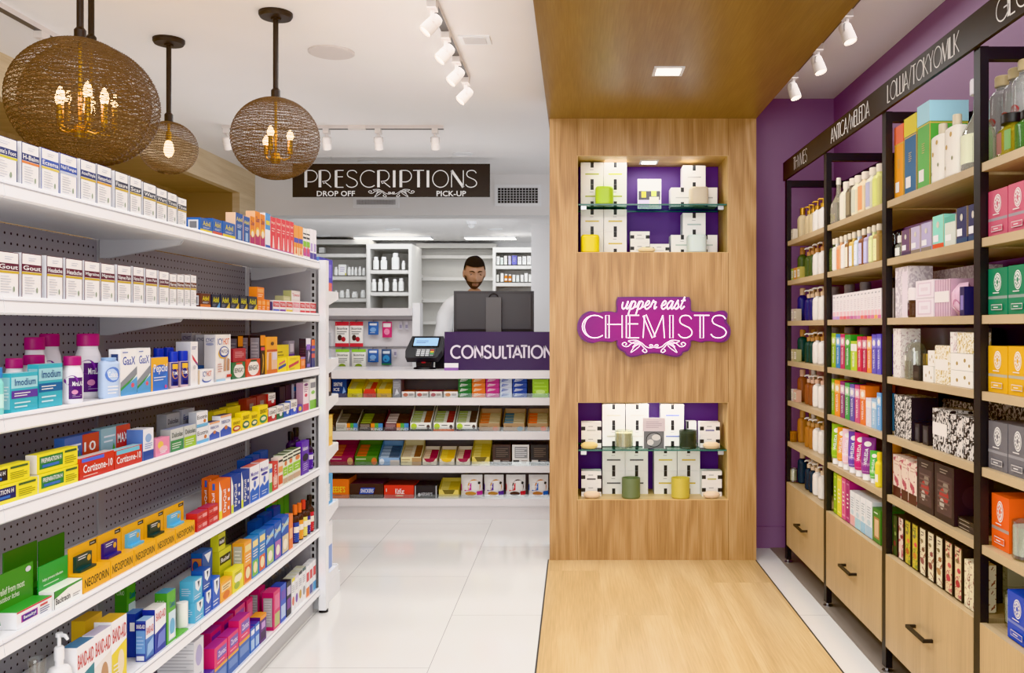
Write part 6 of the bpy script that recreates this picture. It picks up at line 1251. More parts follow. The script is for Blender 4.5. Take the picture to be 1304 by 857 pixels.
for a, b, h, c, c2, d in ((1058.6,1064.2,43,'#98b82a','#c8d86a','lime'),(1064.6,1069.8,43,'#2a80c0','#8ac0e4','blue'),(1070.2,1075.6,44,'#c02a5a','#e89ab0','crimson'),(1076,1083,44,'#3a9a3a','#5ab04a','green'),(1083.4,1091,37,'#b8d040','#f4f4f0','white and lime'),(1091.6,1097.4,44,'#d02a48','#e88a9a','red'),(1098,1103.6,45,'#b8284a','#d8a0b0','dark red'),(1104.2,1109.6,46,'#f0903a','#f4c88a','orange'),(1110.2,1115.8,49.5,'#5a52b8','#8a84d8','violet'),(1116.4,1122,51,'#5a55c0','#8a88dc','violet')): GR(1, 3, a, b, h, ctn(c, c2), f'tall {d} body care carton', .055)
for a, b, h, c, c2, d in ((1058.4,1062.4,45,'#8ab82a','#c8dc7a','lime'),(1062.8,1069.4,45,'#f08a2a','#f4c07a','orange'),(1070,1075.4,46,'#8a2a6a','#d8b0c8','plum'),(1076,1081.6,46,'#3aa04a','#a8d8a8','green'),(1082.2,1088,46.5,'#5a4aa0','#c0b8dc','violet'),(1088.6,1094.6,47.5,'#d04a7a','#ecb0c4','rose'),(1095.2,1102,49,'#e8702a','#f4c09a','orange red'),(1102.6,1109.2,36,'#e4dce4','#f0ecf0','white'),(1109.8,1116,37.5,'#9ac0dc','#d0e4f0','pale blue'),(1116.6,1121.8,47,'#6aa8e0','#b0d4f0','sky blue')): GR(1, 4, a, b, h, ctn(c, c2), f'tall {d} lotion carton', .055)
GR(1, 4, 1103, 1121, 47, K('#c84a1c', [], name='body_care_carton', cat='carton'), 'burnt orange carton in the second row', .06, .10)
GRr(1, 5, 1060.5, K('#d8d0a0:t', [], kind='decanter', cap='#9a98a0', ch=.14, cw=.3, name='bath_oil_bottle', cat='bottle', capn='stopper'), 'squat pale decanter bottle beside tubes', .09, .08, .17, .09)
def tub(c, c2): return K(c, [('r', .1, .05, .9, .3, c2), ('e', .5, .82, .26, .07, '#f0ece4'), ('t', 'WELEDA', .38, .25, .62, .7, W, 1)], kind='tube', name='squeeze_tube', cat='tube')
for px, w, h, c, c2, d in ((1067.5,.058,.175,'#8ab82a','#a8cc50','lime'),(1074,.056,.17,'#f09a2a','#f4b860','orange'),(1081,.06,.172,'#f0c8d4','#f4e0e6','pale pink'),(1088.5,.06,.17,'#6a4aa8','#a890d0','violet'),(1097.5,.062,.175,'#c82a6a','#d85a8a','crimson'),(1107,.062,.168,'#8a3a8a','#b070a8','plum'),(1114,.042,.125,'#5ab84a','#a8d890','green')): GRr(1, 5, px, tub(c, c2), f'{d} squeeze tube standing on white cap', w, .05, h, rz=.72)
GRr(1, 5, 1120.5, K('#f0d83a', [('r', .1, .2, .9, .5, '#f4f0e0')], kind='bottle', cap='#f0c82a', ch=.2, cw=.6, name='squeeze_bottle', cat='bottle'), 'slim yellow squeeze bottle', .034, .034, .13)
GRr(1, 6, 1060, K('#1a2026', [], kind='bottle', cap='#8a8a90', cw=.6, name='toiletry_bottle', cat='bottle'), 'dark glass bottle beside flat cartons', .05, .05, .15, .11)
for a, b, h, c, c2, d in ((1061.6,1065.6,51,'#8ab020','#c8d85a','lime'),(1066,1071.4,51,'#e8d83a','#f0e88a','yellow'),(1071.8,1076.8,52,'#e05a8a','#f0a8c0','pink'),(1077.2,1082,53,'#a8286a','#d080a8','magenta')): GR(1, 6, a, b, h, K(c, [('r', .14, .08, .86, .92, c2), ('r', .2, .12, .8, .88, c), ('l', .3, .3, .7, .7, 4, '#f4f0e0')], name='gift_carton', cat='carton'), f'tall flat {d} gift carton', .08)
for a, b, h, c, d in ((1082.4,1088.6,43,'#e8b0b0','rose foot'),(1089,1095.4,44,'#a8d4e0','aqua foot'),(1095.8,1102.4,45,'#9ac8e0','aqua foot'),(1102.8,1110.4,46,'#a8c8dc','aqua foot')): GR(1, 6, a, b, h, K('#e9edf0', [('r', 0, 0, 1, .3, c), ('l', .2, .5, .8, .85, 5, '#a8b4bc'), ('e', .5, .4, .3, .08, '#c8dce4')], name='skin_care_carton', cat='carton'), f'white skin care carton with {d}', .09)
GR(1, 6, 1111, 1121.4, 42, K('#3f7a34', [('r', .2, .12, .85, .75, '#b07a4a'), ('r', .28, .18, .77, .69, '#d8b890'), ('l', .2, .82, .8, .94, 1, '#c8d8b8')], name='gift_carton', cat='carton'), 'green gift carton with copper framed window', .09)
# third bay
def gold(c, lid, lids=None): return K(c, [('r', 0, 0, .02, .76, '#d8b458'), ('r', .98, 0, 1, .76, '#d8b458'), ('r', 0, .74, 1, .755, '#d8b458'), ('r', .12, .1, .55, .24, '#f0ece8'), ('l', .38, .42, .62, .55, 5, '#c8b070')], side=[('r', 0, .74, 1, .755, '#d8b458'), ('r', 0, 0, .02, 1, '#d8b458'), ('r', .98, 0, 1, 1, '#d8b458')], lid=lid, lidh=.235, name='fragrance_box')
GR(2, 0, 1137, 1150.6, 92, gold('#f09a2a', '#ee7050'), 'tall orange box with coral lid', .12, .03); GR(2, 0, 1151.8, 1167, 98, gold('#20608f', '#e0cc3a'), 'tall blue box with yellow lid', .12, .03); GR(2, 0, 1168.4, 1184, 107, gold('#5ab04a', '#a8dcec'), 'tall green box with pale blue lid', .125, .03)
fw = K('#efeae0', [('e', .3, .6, .08, .05, '#c8a050'), ('e', .65, .82, .09, .05, '#c8a050'), ('e', .75, .35, .06, .04, '#8a8a5a'), ('e', .2, .2, .05, .04, '#b8a888')], kind='bottle', cap=CORK, ch=.16, cw=.34, p=5, sh=.06, nk=.02, name='bath_bottle', cat='bottle', capn='stopper')
GRr(2, 0, 1201, fw, 'flat white bottle with gold butterflies', .09, .05, .185); GRr(2, 0, 1219, fw, 'flat white bottle with gold butterflies', .09, .05, .19)
GRr(2, 0, 1246, K('#e8ecd8:t', [('r', .1, .1, .9, .5, '#e4e8c8')], kind='decanter', cap='#e8e6ee', ch=.16, cw=.5, name='bath_bottle', cat='bottle', capn='stopper'), 'large pale glass decanter behind steel post', .10, .09, .27)
GR(2, 1, 1137, 1146.6, 28, K('#dfe2d4:t', [('r', .2, .15, .8, .7, '#f0f0ea')], kind='bottle', cap='#e8e4dc', ch=.3, cw=.5, name='perfume_bottle', cat='bottle'), 'small clear perfume bottle', .04)
for i, px in enumerate((1139.5, 1145, 1153, 1160, 1167, 1176, 1208, 1226)): GRr(2, 1, px, K('#2a2630:t', [], kind='bottle', cap=CLEAR, ch=.34, cw=.6, p=2.2, name='perfume_bottle', cat='bottle'), 'dark perfume bottle in the back row', .034, .034, .125, .13)
for a, b, h, c, base, d in ((1148,1159,33,'#6a4a6a','#4a3a5a','plum'),(1159.8,1172,34,'#c4b8d4','#8a7a6a','pale lilac'),(1172.8,1186.4,36,'#b8aed0','#8a7a6a','lilac'),(1187.4,1202,42,'#8fdcc8','#e0502a','mint green'),(1217.8,1232,46,'#2a2f58','#26456a','navy'),(1232.8,1246,47,'#2a2f58','#26456a','navy')): GR(2, 1, a, b, h, K(c, [('r', 0, 0, 1, .16, base), ('r', 0, .17, .03, 1, '#c8a860'), ('r', .97, .17, 1, 1, '#c8a860'), ('r', .08, .22, .55, .42, '#f0eef0'), ('e', .5, .72, .12, .1, '#d8d0c0')], name='perfume_box'), f'{d} perfume box on darker base', .07)
GR(2, 1, 1203, 1216.6, 38, K('#d8dcd0', [('r', .05, .2, .6, .4, '#f4f2f0'), ('r', 0, .8, 1, 1, '#5ab09a')], name='perfume_box'), 'pale boxed candle with teal lid', .07)
GR(2, 2, 1140, 1156.6, 63, K(DAMG, [('r', .55, .0, .95, .9, '#e8dce4')], name='gift_box'), 'tall grey floral gift box', .085); GR(2, 2, 1158, 1245, .165, K(DAMG, [], name='gift_box', top='#a89aa2'), 'wide grey floral box along the back', .08, .15)
GRr(2, 2, 1164.5, K('#8a6a58:t', [], kind='bottle', cap='#efe6e6', ch=.4, cw=1, p=5, name='perfume_bottle', cat='bottle'), 'small amber bottle with pale square cap', .04, .04, .10)
pb_ = K('#efe4ea', [('r', .12, .12, .88, .88, '#e0ccd8'), ('r', .18, .2, .82, .8, '#f2eaf0'), ('r', .3, .4, .7, .6, '#e4d4dc')], name='soap_box'); h = GR(2, 2, 1166, 1189, 23, pb_, 'white and pink soap box, lower', .07); GR(2, 2, 1166, 1189, 22, pb_, 'white and pink soap box, upper', .07, .022, h+.001)
GR(2, 2, 1190.6, 1211.4, 46, K('#c8a0b4', [('r', .1+.16*i, 0, .16+.16*i, 1, '#e0c4d0') for i in range(6)]+[('r', 0, .38, .9, .68, '#f2ecea')], name='soap_box'), 'pink striped soap box with white band', .085)
GRr(2, 2, 1227, K('#dcb4c8', [('e', .4, .5, .3, .3, '#e8d0dc'), ('e', .7, .3, .2, .2, '#c07a9a')], kind='bag', name='soap_pouch', cat='pouch'), 'pink crinkled soap pouch leaning at end', .07, .06, .10); GRr(2, 2, 1238, K('#2f2f52', [('r', .2, .2, .8, .7, '#8a7ab8')], name='soap_box'), 'small dark blue box beside pink pouch', .03, .06, .085)
GR(2, 3, 1137.4, 1147, 61, K(FLOR, [], name='gift_box'), 'tall white box with dark leaf sprigs', .07)
GRr(2, 3, 1166, K(BOTG, [('r', .05, .35, .4, .65, '#f0ece2'), ('r', .1, .02, .9, .5, '#c8c8b4:t')], kind='bottle', cap=CLEAR, ch=.06, cw=.5, p=4, sh=.22, nk=.02, name='reed_diffuser', cat='bottle'), 'square clear glass diffuser bottle', .07, .06, .135)
GR(2, 3, 1137, 1240, .175, K('#8a888a', [], name='gift_box'), 'large grey gift box along the back', .06, .2)
GRr(2, 3, 1176, K('#22201f', [('r', .2, .2, .8, .6, '#4a4640')], name='candle_box'), 'small black candle box', .05, .05, .05); GRr(2, 3, 1181, K('#c9a04a:m', [], kind='jar', ch=0, name='gold_canister', cat='canister'), 'slim gold canister behind white boxes', .03, .03, .085, .09)
bee = K('#f2eee6', [('e', .3, .4, .05, .12, '#a88a4a'), ('e', .65, .6, .05, .12, '#a88a4a'), ('e', .85, .3, .04, .1, '#a88a4a')], name='soap_box')
h = GR(2, 3, 1175.4, 1188, 20, bee, 'small white bee print box, lower, left of lattice box', .06); GR(2, 3, 1181.6, 1190, 19.5, bee, 'small white bee print box, upper, left of lattice box', .055, .024, h+.001)
GR(2, 3, 1190.6, 1209.4, 48, K(GOLDL, [('r', 0, .36, .9, .64, '#f0ece4')], name='gift_box'), 'gold lattice gift box with white band', .07)
h = GR(2, 3, 1210.4, 1239, 20, bee, 'white bee print box, lower of stack', .085); h2 = GR(2, 3, 1210.4, 1239, 21, bee, 'white bee print box, middle of stack', .085, .022, h+.001); GR(2, 3, 1210, 1217.6, 26, K(FLOR, [], name='soap_box'), 'narrow pale floral box on the stack', .05, .024, h+h2+.002); GR(2, 3, 1219, 1240, 26, K(GOLDL, [], name='soap_box'), 'gold patterned box on the stack', .05, .024, h+h2+.002)
h = GR(2, 4, 1139, 1160.6, 25, K(DAM, [], name='soap_box', sidec='#26242a'), 'black damask soap box, lower', .09); GR(2, 4, 1139, 1160.6, 27, K(DAM, [], name='soap_box', sidec='#26242a'), 'black damask soap box, upper', .09, .022, h+.001)
GR(2, 4, 1136.8, 1168, .155, K('#6a4640', [('r', .1, .1, .9, .9, '#7a544c')], name='gift_box'), 'dusky brown gift box at the back', .08, .17)
for px in (1177, 1188): GRr(2, 4, px, K('#2a282c', [('r', .2, .15, .8, .8, '#4a484c')], name='candle_box'), 'small charcoal candle box', .043, .05, .062, .03)
GRr(2, 4, 1181, K('#38363a', [], kind='jar', ch=0, name='perfume_bottle', cat='bottle'), 'slim charcoal bottle behind candle boxes', .028, .028, .10, .10)
GR(2, 4, 1187.6, 1208.6, 52, K(DAM, [('r', 0, .36, .88, .66, '#ece6e0')], name='gift_box'), 'tall damask gift box with white band', .085); h = GR(2, 4, 1210, 1226, 26, K(DAM, [], name='soap_box'), 'damask soap box, lower of pair', .06); GR(2, 4, 1210, 1226, 25, K(DAM, [], name='soap_box'), 'damask soap box, upper of pair', .06, .022, h+.001)
h = GR(2, 4, 1227, 1242, 27, K(DAM, [], name='soap_box'), 'damask soap box beside post, lower', .06); GR(2, 4, 1227, 1242, 26, K(DAM, [], name='soap_box'), 'damask soap box beside post, upper', .06, .022, h+.001); GR(2, 4, 1200, 1244, .14, K(DAM, [], name='gift_box', top='#3a383c'), 'wide damask box along the back', .07, .16)
for px in (1135.5, 1142): GRr(2, 5, px, K('#b8682a', [], kind='bottle', cap='#e08a2a', ch=.3, cw=.8, name='lotion_bottle', cat='bottle'), 'amber orange-capped bottle behind rose packs', .045, .045, .165, .12)
for a, b, h, d in ((1137.2,1147,52,'nearest the steel post'),(1147.8,1156.4,53,'in the middle'),(1157,1167.4,53,'next to window boxes')): GR(2, 5, a, b, h, K(ROSE, [('r', 0, 0, 1, .25, '#4a2420'), ('l', .2, .75, .8, .9, 2, '#c8a08a')], name='bath_salt_pack', cat='pack'), 'rose print bath salt pack ' + d, .06)
win = K('#2a2226', [('r', .12, .12, .9, .82, '#4a3a3c'), ('e', .5, .45, .24, .14, '#a83a3a'), ('e', .4, .3, .12, .1, '#b8b0a0'), ('e', .6, .62, .14, .1, '#8a7a6a'), ('l', .3, .84, .7, .94, 2, '#9a8a7a'), ('l', .2, .2, .8, .75, 6, '#6a5650')], side=[('e', .5, .5, .3, .2, '#3a3034')], name='gift_set_box')
GR(2, 5, 1166.6+1, 1188.8, 65, win, 'black gift set box with clear window, far one', .12, .02); GR(2, 5, 1190, 1214.8, 70, win, 'black gift set box with clear window, near one', .12, .02)
for i in range(3): GR(2, 5, 1219.5, 1240, .011, K(['#2f2a2c', '#3a3230', '#26221f'][i], [('l', .1, .3, .9, .7, 1, '#b8a890')], name='soap_slab', cat='box'), ['flat dark box, lowest of flat stack', 'flat dark box, middle of flat stack', 'flat dark box, topmost of flat stack'][i], .12, .03, .0115*i)
for i, (a, b, c, d) in enumerate(((1135.4,1142.6,'#3a4a2a','dark green'),(1143.8,1151,'#a83a4a','red floral'),(1152.2,1160,'#d0a83a','golden'),(1161.2,1169.4,'#b0b83a','lime'),(1170.8,1179.4,'#e4dcc4','cream'),(1181,1190,'#e8e0d0','cream'),(1191.6,1201,'#e0d4b0','straw'),(1203,1213.4,'#e4c0a0','peach'),(1215.2,1225.4,'#d89a80','rose'))): GR(2, 6, a, b, 51+i*2.1, K('#231d1e', [('r', .12, .02, .88, .98, {'cream': CRMF, 'straw': CRMF, 'peach': ROSEL, 'rose': ROSEL, 'lime': LIMEF, 'golden': LIMEF, 'red floral': ROSE}.get(d, c)), ('e', .45, .3, .28, .07, ['#7a3a3a','#e8c0b0','#a8502a','#c87a3a','#8a4a4a','#7a3a3a','#a87a4a','#b83a4a','#a82a3a'][i]), ('e', .6, .55, .22, .05, ['#8a9a5a','#7a2a3a','#d8704a','#d84a5a','#6a4a3a','#8a4a4a','#8a5a3a','#c85a5a','#b83a4a'][i]), ('e', .4, .72, .2, .04, '#7a6a4a'), ('l', .3, .82, .7, .94, 2, '#5a4a3a')], side=[], top='#1f1a1b', sidec='#1c1718', name='hand_cream_carton', cat='carton'), f'tall black edged carton with {d} print', .12, .024)
for x0, x1 in ((1228,1234.4),(1235,1242)):
    h = GR(2, 6, x0, x1, 30, K(CRMF, [], name='soap_box', cat='box'), 'small cream botanical soap box, lower', .06); GR(2, 6, x0, x1, 29, K(CRMF, [], name='soap_box', cat='box'), 'small cream botanical soap box, upper', .06, .022, h+.001)
# near bay
for px, d in ((1272,'first from the steel post'),(1289,'in the middle'),(1308,'cut by the frame edge')): GRr(3, 0, px, K('#e6e8e4:t', [('r', .2, .05, .8, .55, '#f0f0e8'), ('e', .5, .6, .3, .06, '#a83a3a')], kind='bottle', cap='#cdb78a', ch=.1, cw=.62, p=2.4, sh=.1, nk=.05, name='apothecary_bottle', cat='bottle', capn='stopper'), 'tall clear corked bottle, ' + d, .075, .075, .284, .09)
GRr(3, 0, 1289, K('#c8b84a:t', [('r', .1, .1, .45, .8, '#8a4a3a'), ('r', .6, .15, .9, .8, '#6a9a4a')], kind='bottle', cap='#141414', ch=.22, cw=.62, p=4, sh=.2, nk=.05, name='bath_oil_bottle', cat='bottle'), 'squat golden bottle with black cap in front', .10, .05, .11, .012)
GRr(3, 0, 1308, K('#7ab86a:t', [], kind='bottle', cap='#141414', ch=.2, cw=.6, p=4, name='bath_oil_bottle', cat='bottle'), 'squat green bottle at frame edge', .06, .05, .10, .012)
def med(c, g): return K(c, [('r', 0, .34, 1, .40, g), ('e', .5, .70, .19, .2, '#eceae6'), ('e', .5, .70, .165, .175, c), ('e', .5, .70, .15, .16, '#e4e0dc'), ('e', .5, .70, .05, .05, c)]+[('e', .5+.1*math.cos(a), .7+.1*math.sin(a), .022, .024, c) for a in [i*PI/4 for i in range(8)]]+[('l', .3, .44, .72, .50, 1, '#e0dcd8'), ('r', .22, .1, .8, .22, '#d8d0cc'), ('r', .235, .115, .785, .205, c), ('l', .35, .13, .65, .19, 1, '#e0dcd8')], name='candle_box', cat='box')
for s, c, g, d in ((1,'#c85a70','#9a9096','rose pink'),(2,'#1f7a52','#8a9a90','emerald green'),(3,'#e0a420','#b0a890','golden yellow'),(4,'#6a686c','#8f8d90','grey')):
    hh = 58 if s < 4 else 60
    GR(3, s, 1258.6, 1283, hh, med(c, g), f'{d} candle box with white medallion', .10, .02); GR(3, s, 1284, 1309, hh*1.06, med(c, g), f'{d} candle box with white medallion', .10, .02)
GR(3, 4, 1257, 1310, .165, K(DAM, [], name='gift_box', top='#2a282c'), 'dark damask box behind grey candle boxes', .07, .16)
GR(3, 5, 1258.4, 1285, 67, med('#ea5a24', '#a8948a'), 'orange candle box with white medallion', .11, .03)
cndl = K(BOTG, [], kind='candle', wax='#f0ece4', name='glass_candle', cat='candle')
GRr(3, 5, 1310, cndl, 'white candle in clear glass at frame edge', .08, .08, .10, .012)
for r in range(2):
    for i, (a, b) in enumerate(((1257,1268),)): GR(3, 6, a, b, .055, K('#b8b49a', [('l', .1, .2, .9, .8, 4, '#8a8870'), ('r', .3, .4, .7, .6, '#cfcab0')], name='soap_box', top='#d8d0b8'), ['sage cream soap box, lower', 'sage cream soap box, upper'][r], .10, .11, .056*r)
GRr(3, 6, 1278, cndl, 'white candle in clear glass behind blue box', .075, .075, .095, .05)
GR(3, 6, 1283, 1309, 60, med('#2448b8', '#6a7ac0'), 'royal blue candle box with white medallion', .05, .022)

# ================================================================== snacks on the counter
CSN = ['top', 'second', 'third', 'lowest']
def CN(s, px0, px1, h, sp, desc, dep=.16, sb=.02, z=0, drop=0):
    y = CY+sb; x0, x1 = XX(px0, y), XX(px1, y); w = x1-x0-.002
    o = make(sp, w, dep, h); o.location = ((x0+x1)/2, y+dep/2, CZ[s]-.0014+z); o['category'] = sp['cat']; o['group'] = f'snack packs on the {CSN[s]} counter shelf'
    reg(o, desc, f"counter's {CSN[s]} snack shelf", -x0, 'pillar'); return o
def bars(s, px0, px1, n, fh, bh, dep, c, c2, what, sb=.02, spot=None):
    """wrapped bars lying in a tray, each row a little higher towards the back"""
    y = CY+sb; x0, x1 = XX(px0, y)+.006, XX(px1, y)-.006; w = x1-x0
    m = MB(); t = .016; pitch = (dep-.03)/n; L = pitch*.93; dz = (bh-fh)*.75/n
    m.box(-w/2, -L/2, 0, w/2, L/2, t, c); m.box(-w/2, -L/2-.0003, t*.3, -w*.1, -L/2, t*.8, c2); m.box(-w/2, -L/2, t, -w*.05, L/2, t+.0004, c2)
    if spot: m.box(w*.12, -L/2-.0003, 0, w*.46, L/2, t+.0006, spot)
    first = None
    for i in range(n):
        f = (i+.5)/n; loc = ((x0+x1)/2, y+.014+pitch*(i+.5), CZ[s]+.002+fh*.5+dz*(i+.5))
        if first is None:
            o = first = m.build('snack_bar', None, loc); o['category'] = 'snack bar'
        else: o = copy_thing(first, loc)
        o.rotation_euler = (math.atan2(dz, pitch), 0, 0)
        tag(o, what, 'snack bar', f'wrapped bars in one tray: {what}')
def TR(s, px0, px1, fh, bh, c, front, desc, barc, barc2, bartxt, n=4, dep=.17, spot=None, ic=None):
    CN(s, px0, px1, bh, K(c, front, kind='tray', fh=fh/bh, ic=ic or c, name='display_tray', cat='tray'), desc, dep)
    bars(s, px0, px1, n, fh, bh, dep, barc, barc2, bartxt, spot=spot)
CN(0, 423, 441.5, .118, K('#22386e', [('t', 'DENTYNE', .1, .62, .7, .82, W), ('t', 'ICE', .1, .35, .5, .52, W), ('p', [(.7, .2), (.8, .6), (.95, .3)], '#8ab0e8')], name='gum_carton', cat='carton'), 'navy gum carton with white lettering', .12)
CN(0, 412, 422, .12, K('#1c2038', [('r', .2, .2, .6, .5, '#c8c8d0')], name='gum_carton', cat='carton'), 'dark navy carton at gondola side', .10)
for a, b, c, d in ((442.5,461.5,'#d8c820','lime yellow'),(462.5,479,'#d83a30','red'),(480,498.5,'#d8a81c','amber yellow')): TR(0, a, b, .055, .118, '#e8c81f', [('p', [(0, 0), (0, .5), (.12, 1), (.88, 1), (1, .5), (1, 0)], c), ('t', 'Ricola', .3, .08, .7, .35, '#5a3a1a')], f'yellow drop tray with {d} front', c, '#e8e0a0', f'{d} drop pack lying in its yellow tray', 4, .15)
CN(0, 500, 510.5, .115, K('#8a8a92', [('p', [(.2, .1), (.5, .5), (.8, .2)], '#d8dce4'), ('l', .1, .5, .9, .9, 4, '#b8bcc4')], name='gum_carton', cat='carton'), 'slim silver grey gum carton', .12)
for a, b, c, d in ((511.5,528,'#e0622a','orange'),(529.5,545.5,'#d84a3a','red orange'),(547,563,'#b83048','dark red'),(565,583,'#e88a3a','amber')): CN(0, a, b, .038, K('#f0ece8', [('r', .55, .25, .92, .7, '#c8b8b0'), ('l', .58, .3, .9, .65, 3, '#6a6a70'), ('e', .3, .45, .2, .3, c)], name='mint_carton', cat='carton', top=c), f'low white mint carton with {d} top', .15)
for a, b, c, c2, d in ((583.6,600.5,'#2a7a34','#e8f0e8','dark green'),(601,618,'#ee7a24','#f8e8c8','orange'),(618.6,635.8,'#d03a90','#f4d8e8','magenta'),(636.6,652,'#d8e2f4','#3a5ab8','pale blue'),(652.6,671,'#1f44a8','#dfe8f8','royal blue')):
    for r in range(4): CN(0, a, b, .03, K(c, [('p', [(.1, .2), (.2, .85), (.75, .7), (.55, .4)], c2), ('t', 'TRIDENT' if r < 9 else '', .18, .4, .66, .66, c)], name='gum_pack', cat='gum pack'), f'{d} gum pack, {["lowest", "second", "third", "topmost"][r]} of its stepped stack', .10-.012*r, .02+.018*r, .0305*r)
CN(0, 678, 698.5, .118, K('#96c81f', [('l', .1, .1, .9, .9, 4, '#b0dc4a'), ('e', .5, .3, .3, .12, '#c8e880')], name='gum_carton', cat='carton', top='#a8d83a'), 'lime green gum carton beside the pillar', .12)
kf = lambda c: [('r', .5, .1, 1, 1, '#e8862a'), ('r', .66, .1, .82, 1, '#58a848'), ('r', .82, .1, 1, 1, '#4a88c8'), ('t', 'KIND', .52, .05, .98, .4, W), ('l', .05, .3, .45, .9, 3, c)]
TR(1, 410, 427, .05, .125, '#3a2a26', [('l', .1, .2, .9, .8, 3, '#a89080')], 'dark brown bar tray nearest gondola', '#4a3a30', '#c89a6a', 'dark wrapped bar in tray nearest gondola', ic='#2a201c')
TR(1, 427.5, 455.5, .05, .125, '#e4e0d4', kf('#6a5a4a'), 'cream bar tray with rainbow block', '#2c2622', '#8a8478', 'black wrapped bar in the cream tray', ic='#26221f')
TR(1, 457, 487.5, .05, .125, '#33241f', kf('#c8b8a8'), 'dark brown bar tray with rainbow block', '#3a2a22', '#8a9a3a', 'brown wrapped bar in the rainbow block tray', ic='#26221f')
TR(1, 489.5, 520.5, .05, .125, '#5a2430', kf('#d8b0b0'), 'maroon bar tray with rainbow block', '#42302a', '#d8c8c0', 'brown wrapped bar in the maroon tray', ic='#26221f')
sf = lambda c: [('r', .0, 0, 1, .25, c), ('e', .18, .55, .14, .36, '#b8d83a'), ('l', .4, .55, .75, .8, 1, '#2a2a2a'), ('e', .85, .5, .08, .25, '#4a3a34')]
for a, b, c, c2, d in ((522,549.5,'#3a3a3a','#8a4a2a','grey foot'),(551.5,578.5,'#e0703a','#8a3a3a','orange foot'),(580.5,607.5,'#3f3f38','#4a3a34','dark foot')): TR(1, a, b, .055, .15, '#f0f0ea', sf(c), 'white bar tray with lime disc, '+d, '#d8dcd0', '#a8b87a', 'pale wrapped bar in white tray, '+d, 5, .18, c2, '#3a3634')
for a, b, c, d in ((609.5,637,'#c86a3a','terracotta'),(640.5,668.5,'#6a8a98','slate blue'),(671.5,698,'#e0602a','orange')): TR(1, a, b, .05, .13, '#a8845c', [('e', .78, .3, .14, .3, c), ('l', .1, .4, .5, .8, 1, '#8a6a48')], f'kraft card bar tray with {d} dot', '#c8b890', c, f'kraft wrapped bar with {d} patch', 4, .17)
TR(2, 420, 450.5, .06, .15, '#8a1f3f', [('l', .05, .55, .6, .85, 1, '#e0b0b8'), ('e', .85, .45, .12, .4, '#c89a6a')], 'crimson cracker bar tray', '#98203f', '#c86a4a', 'crimson wrapped bar in its tray', 4, .18)
TR(2, 451.5, 481, .06, .15, '#4a7a2a', [('l', .05, .55, .6, .85, 1, '#d0e0b0'), ('e', .85, .45, .12, .4, '#d8703a')], 'green bar tray', '#3a7a22', '#d8622a', 'green wrapped bar in its tray', 4, .18)
TR(2, 482, 509, .05, .14, '#8ab0dc', [('e', .15, .5, .12, .4, '#e4eef8'), ('r', .55, 0, 1, .7, '#c8c0b8')], 'pale blue bar tray', '#5a6a80', '#a8c0d8', 'silver blue wrapped bar in its tray', 4, .17)
TR(2, 510, 536.5, .055, .145, '#e4d8a8', [('r', .55, 0, 1, .9, '#b89060'), ('l', .05, .3, .45, .8, 2, '#a8905a')], 'cream bar tray', '#d8d0b8', '#c8b898', 'cream wrapped bar in its tray', 4, .17, '#7a4a2a')
for a, b, c, d in ((537.5,557,'#98203a','dark red'),(559,579,'#e8b820','golden yellow'),(580.5,599,'#98203f','crimson')): TR(2, a, b, .045, .105, '#e0d4bc', [('p', [(.1, 1), (.25, .55), (.5, .4), (.75, .55), (.9, 1)], c), ('l', .3, .1, .7, .3, 1, '#9a8a70')], f'cream card tray of {d} bars', c, '#e0c8a8' if c != '#e8b820' else '#f0d050', f'{d} wrapped bar in cream tray', 5, .15)
TR(2, 600.5, 624, .055, .155, '#e0c860', [('p', [(.15, 1), (.3, .45), (.7, .45), (.85, 1)], '#6a5a1f'), ('r', 0, 0, 1, .2, '#efe4c0')], 'gold card tray of yellow bars', '#d8b83a', '#e8d880', 'gold wrapped bar in card tray, third shelf', 5, .18)
for a, b, c, c2, d in ((627,650.5,'#3a2620','#c8c0b8','dark brown'),(652,674,'#dcdad6','#3a3a3a','white'),(675.5,698.5,'#1f1d1f','#d8d4d0','black')): CN(2, a, b, .135, K(c, [('r', .06, .16, .42, .26, c2), ('r', .15, .35, .9, .9, '#2a2422' if c != '#dcdad6' else '#8a8a8c'), ('l', .2, .4, .85, .85, 5, '#6a5a50' if c != '#dcdad6' else '#e0e0e0'), ('l', .55, .08, .9, .28, 2, '#8a7a70')], name='bar_carton', cat='carton', top='#2a2422'), f'tall {d} bar carton', .14)
CN(3, 412, 444.5, .125, K('#ea6a1c', [('t', "REESE'S", .25, .3, .85, .62, '#f0d83a'), ('l', .3, .12, .8, .22, 1, '#6a2a10')], name='candy_carton', cat='carton', top='#4a2a1c'), 'orange candy carton with yellow lettering', .20)
CN(3, 445.5, 488, .095, K('#3a2620', [('p', [(.28, .3), (.33, .72), (.75, .72), (.70, .3)], '#3a58b8'), ('t', 'SNICKERS', .32, .38, .71, .64, W)], name='candy_carton', cat='carton', top='#5a4450'), 'dark brown candy carton with blue lettering plate', .20)
CN(3, 489, 527, .085, K('#d8301f', [('t', 'KitKat', .38, .32, .68, .74, W), ('e', .52, .2, .14, .04, '#e8d8a0'), ('r', .06, .5, .09, .75, '#f0d0c8')], name='candy_carton', cat='carton', top='#7a2a20'), 'red candy carton with white lettering', .20)
CN(3, 528, 557, .082, K('#262426', [('t', "HERSHEY'S", .28, .2, .78, .46, '#c8c8cc'), ('e', .2, .28, .06, .14, '#c8c8cc'), ('r', 0, 0, .04, 1, '#b8b8bc'), ('r', .93, 0, .98, 1, '#b8b8bc')], name='candy_carton', cat='carton', top='#3a383a'), 'black candy carton with silver lettering', .20)
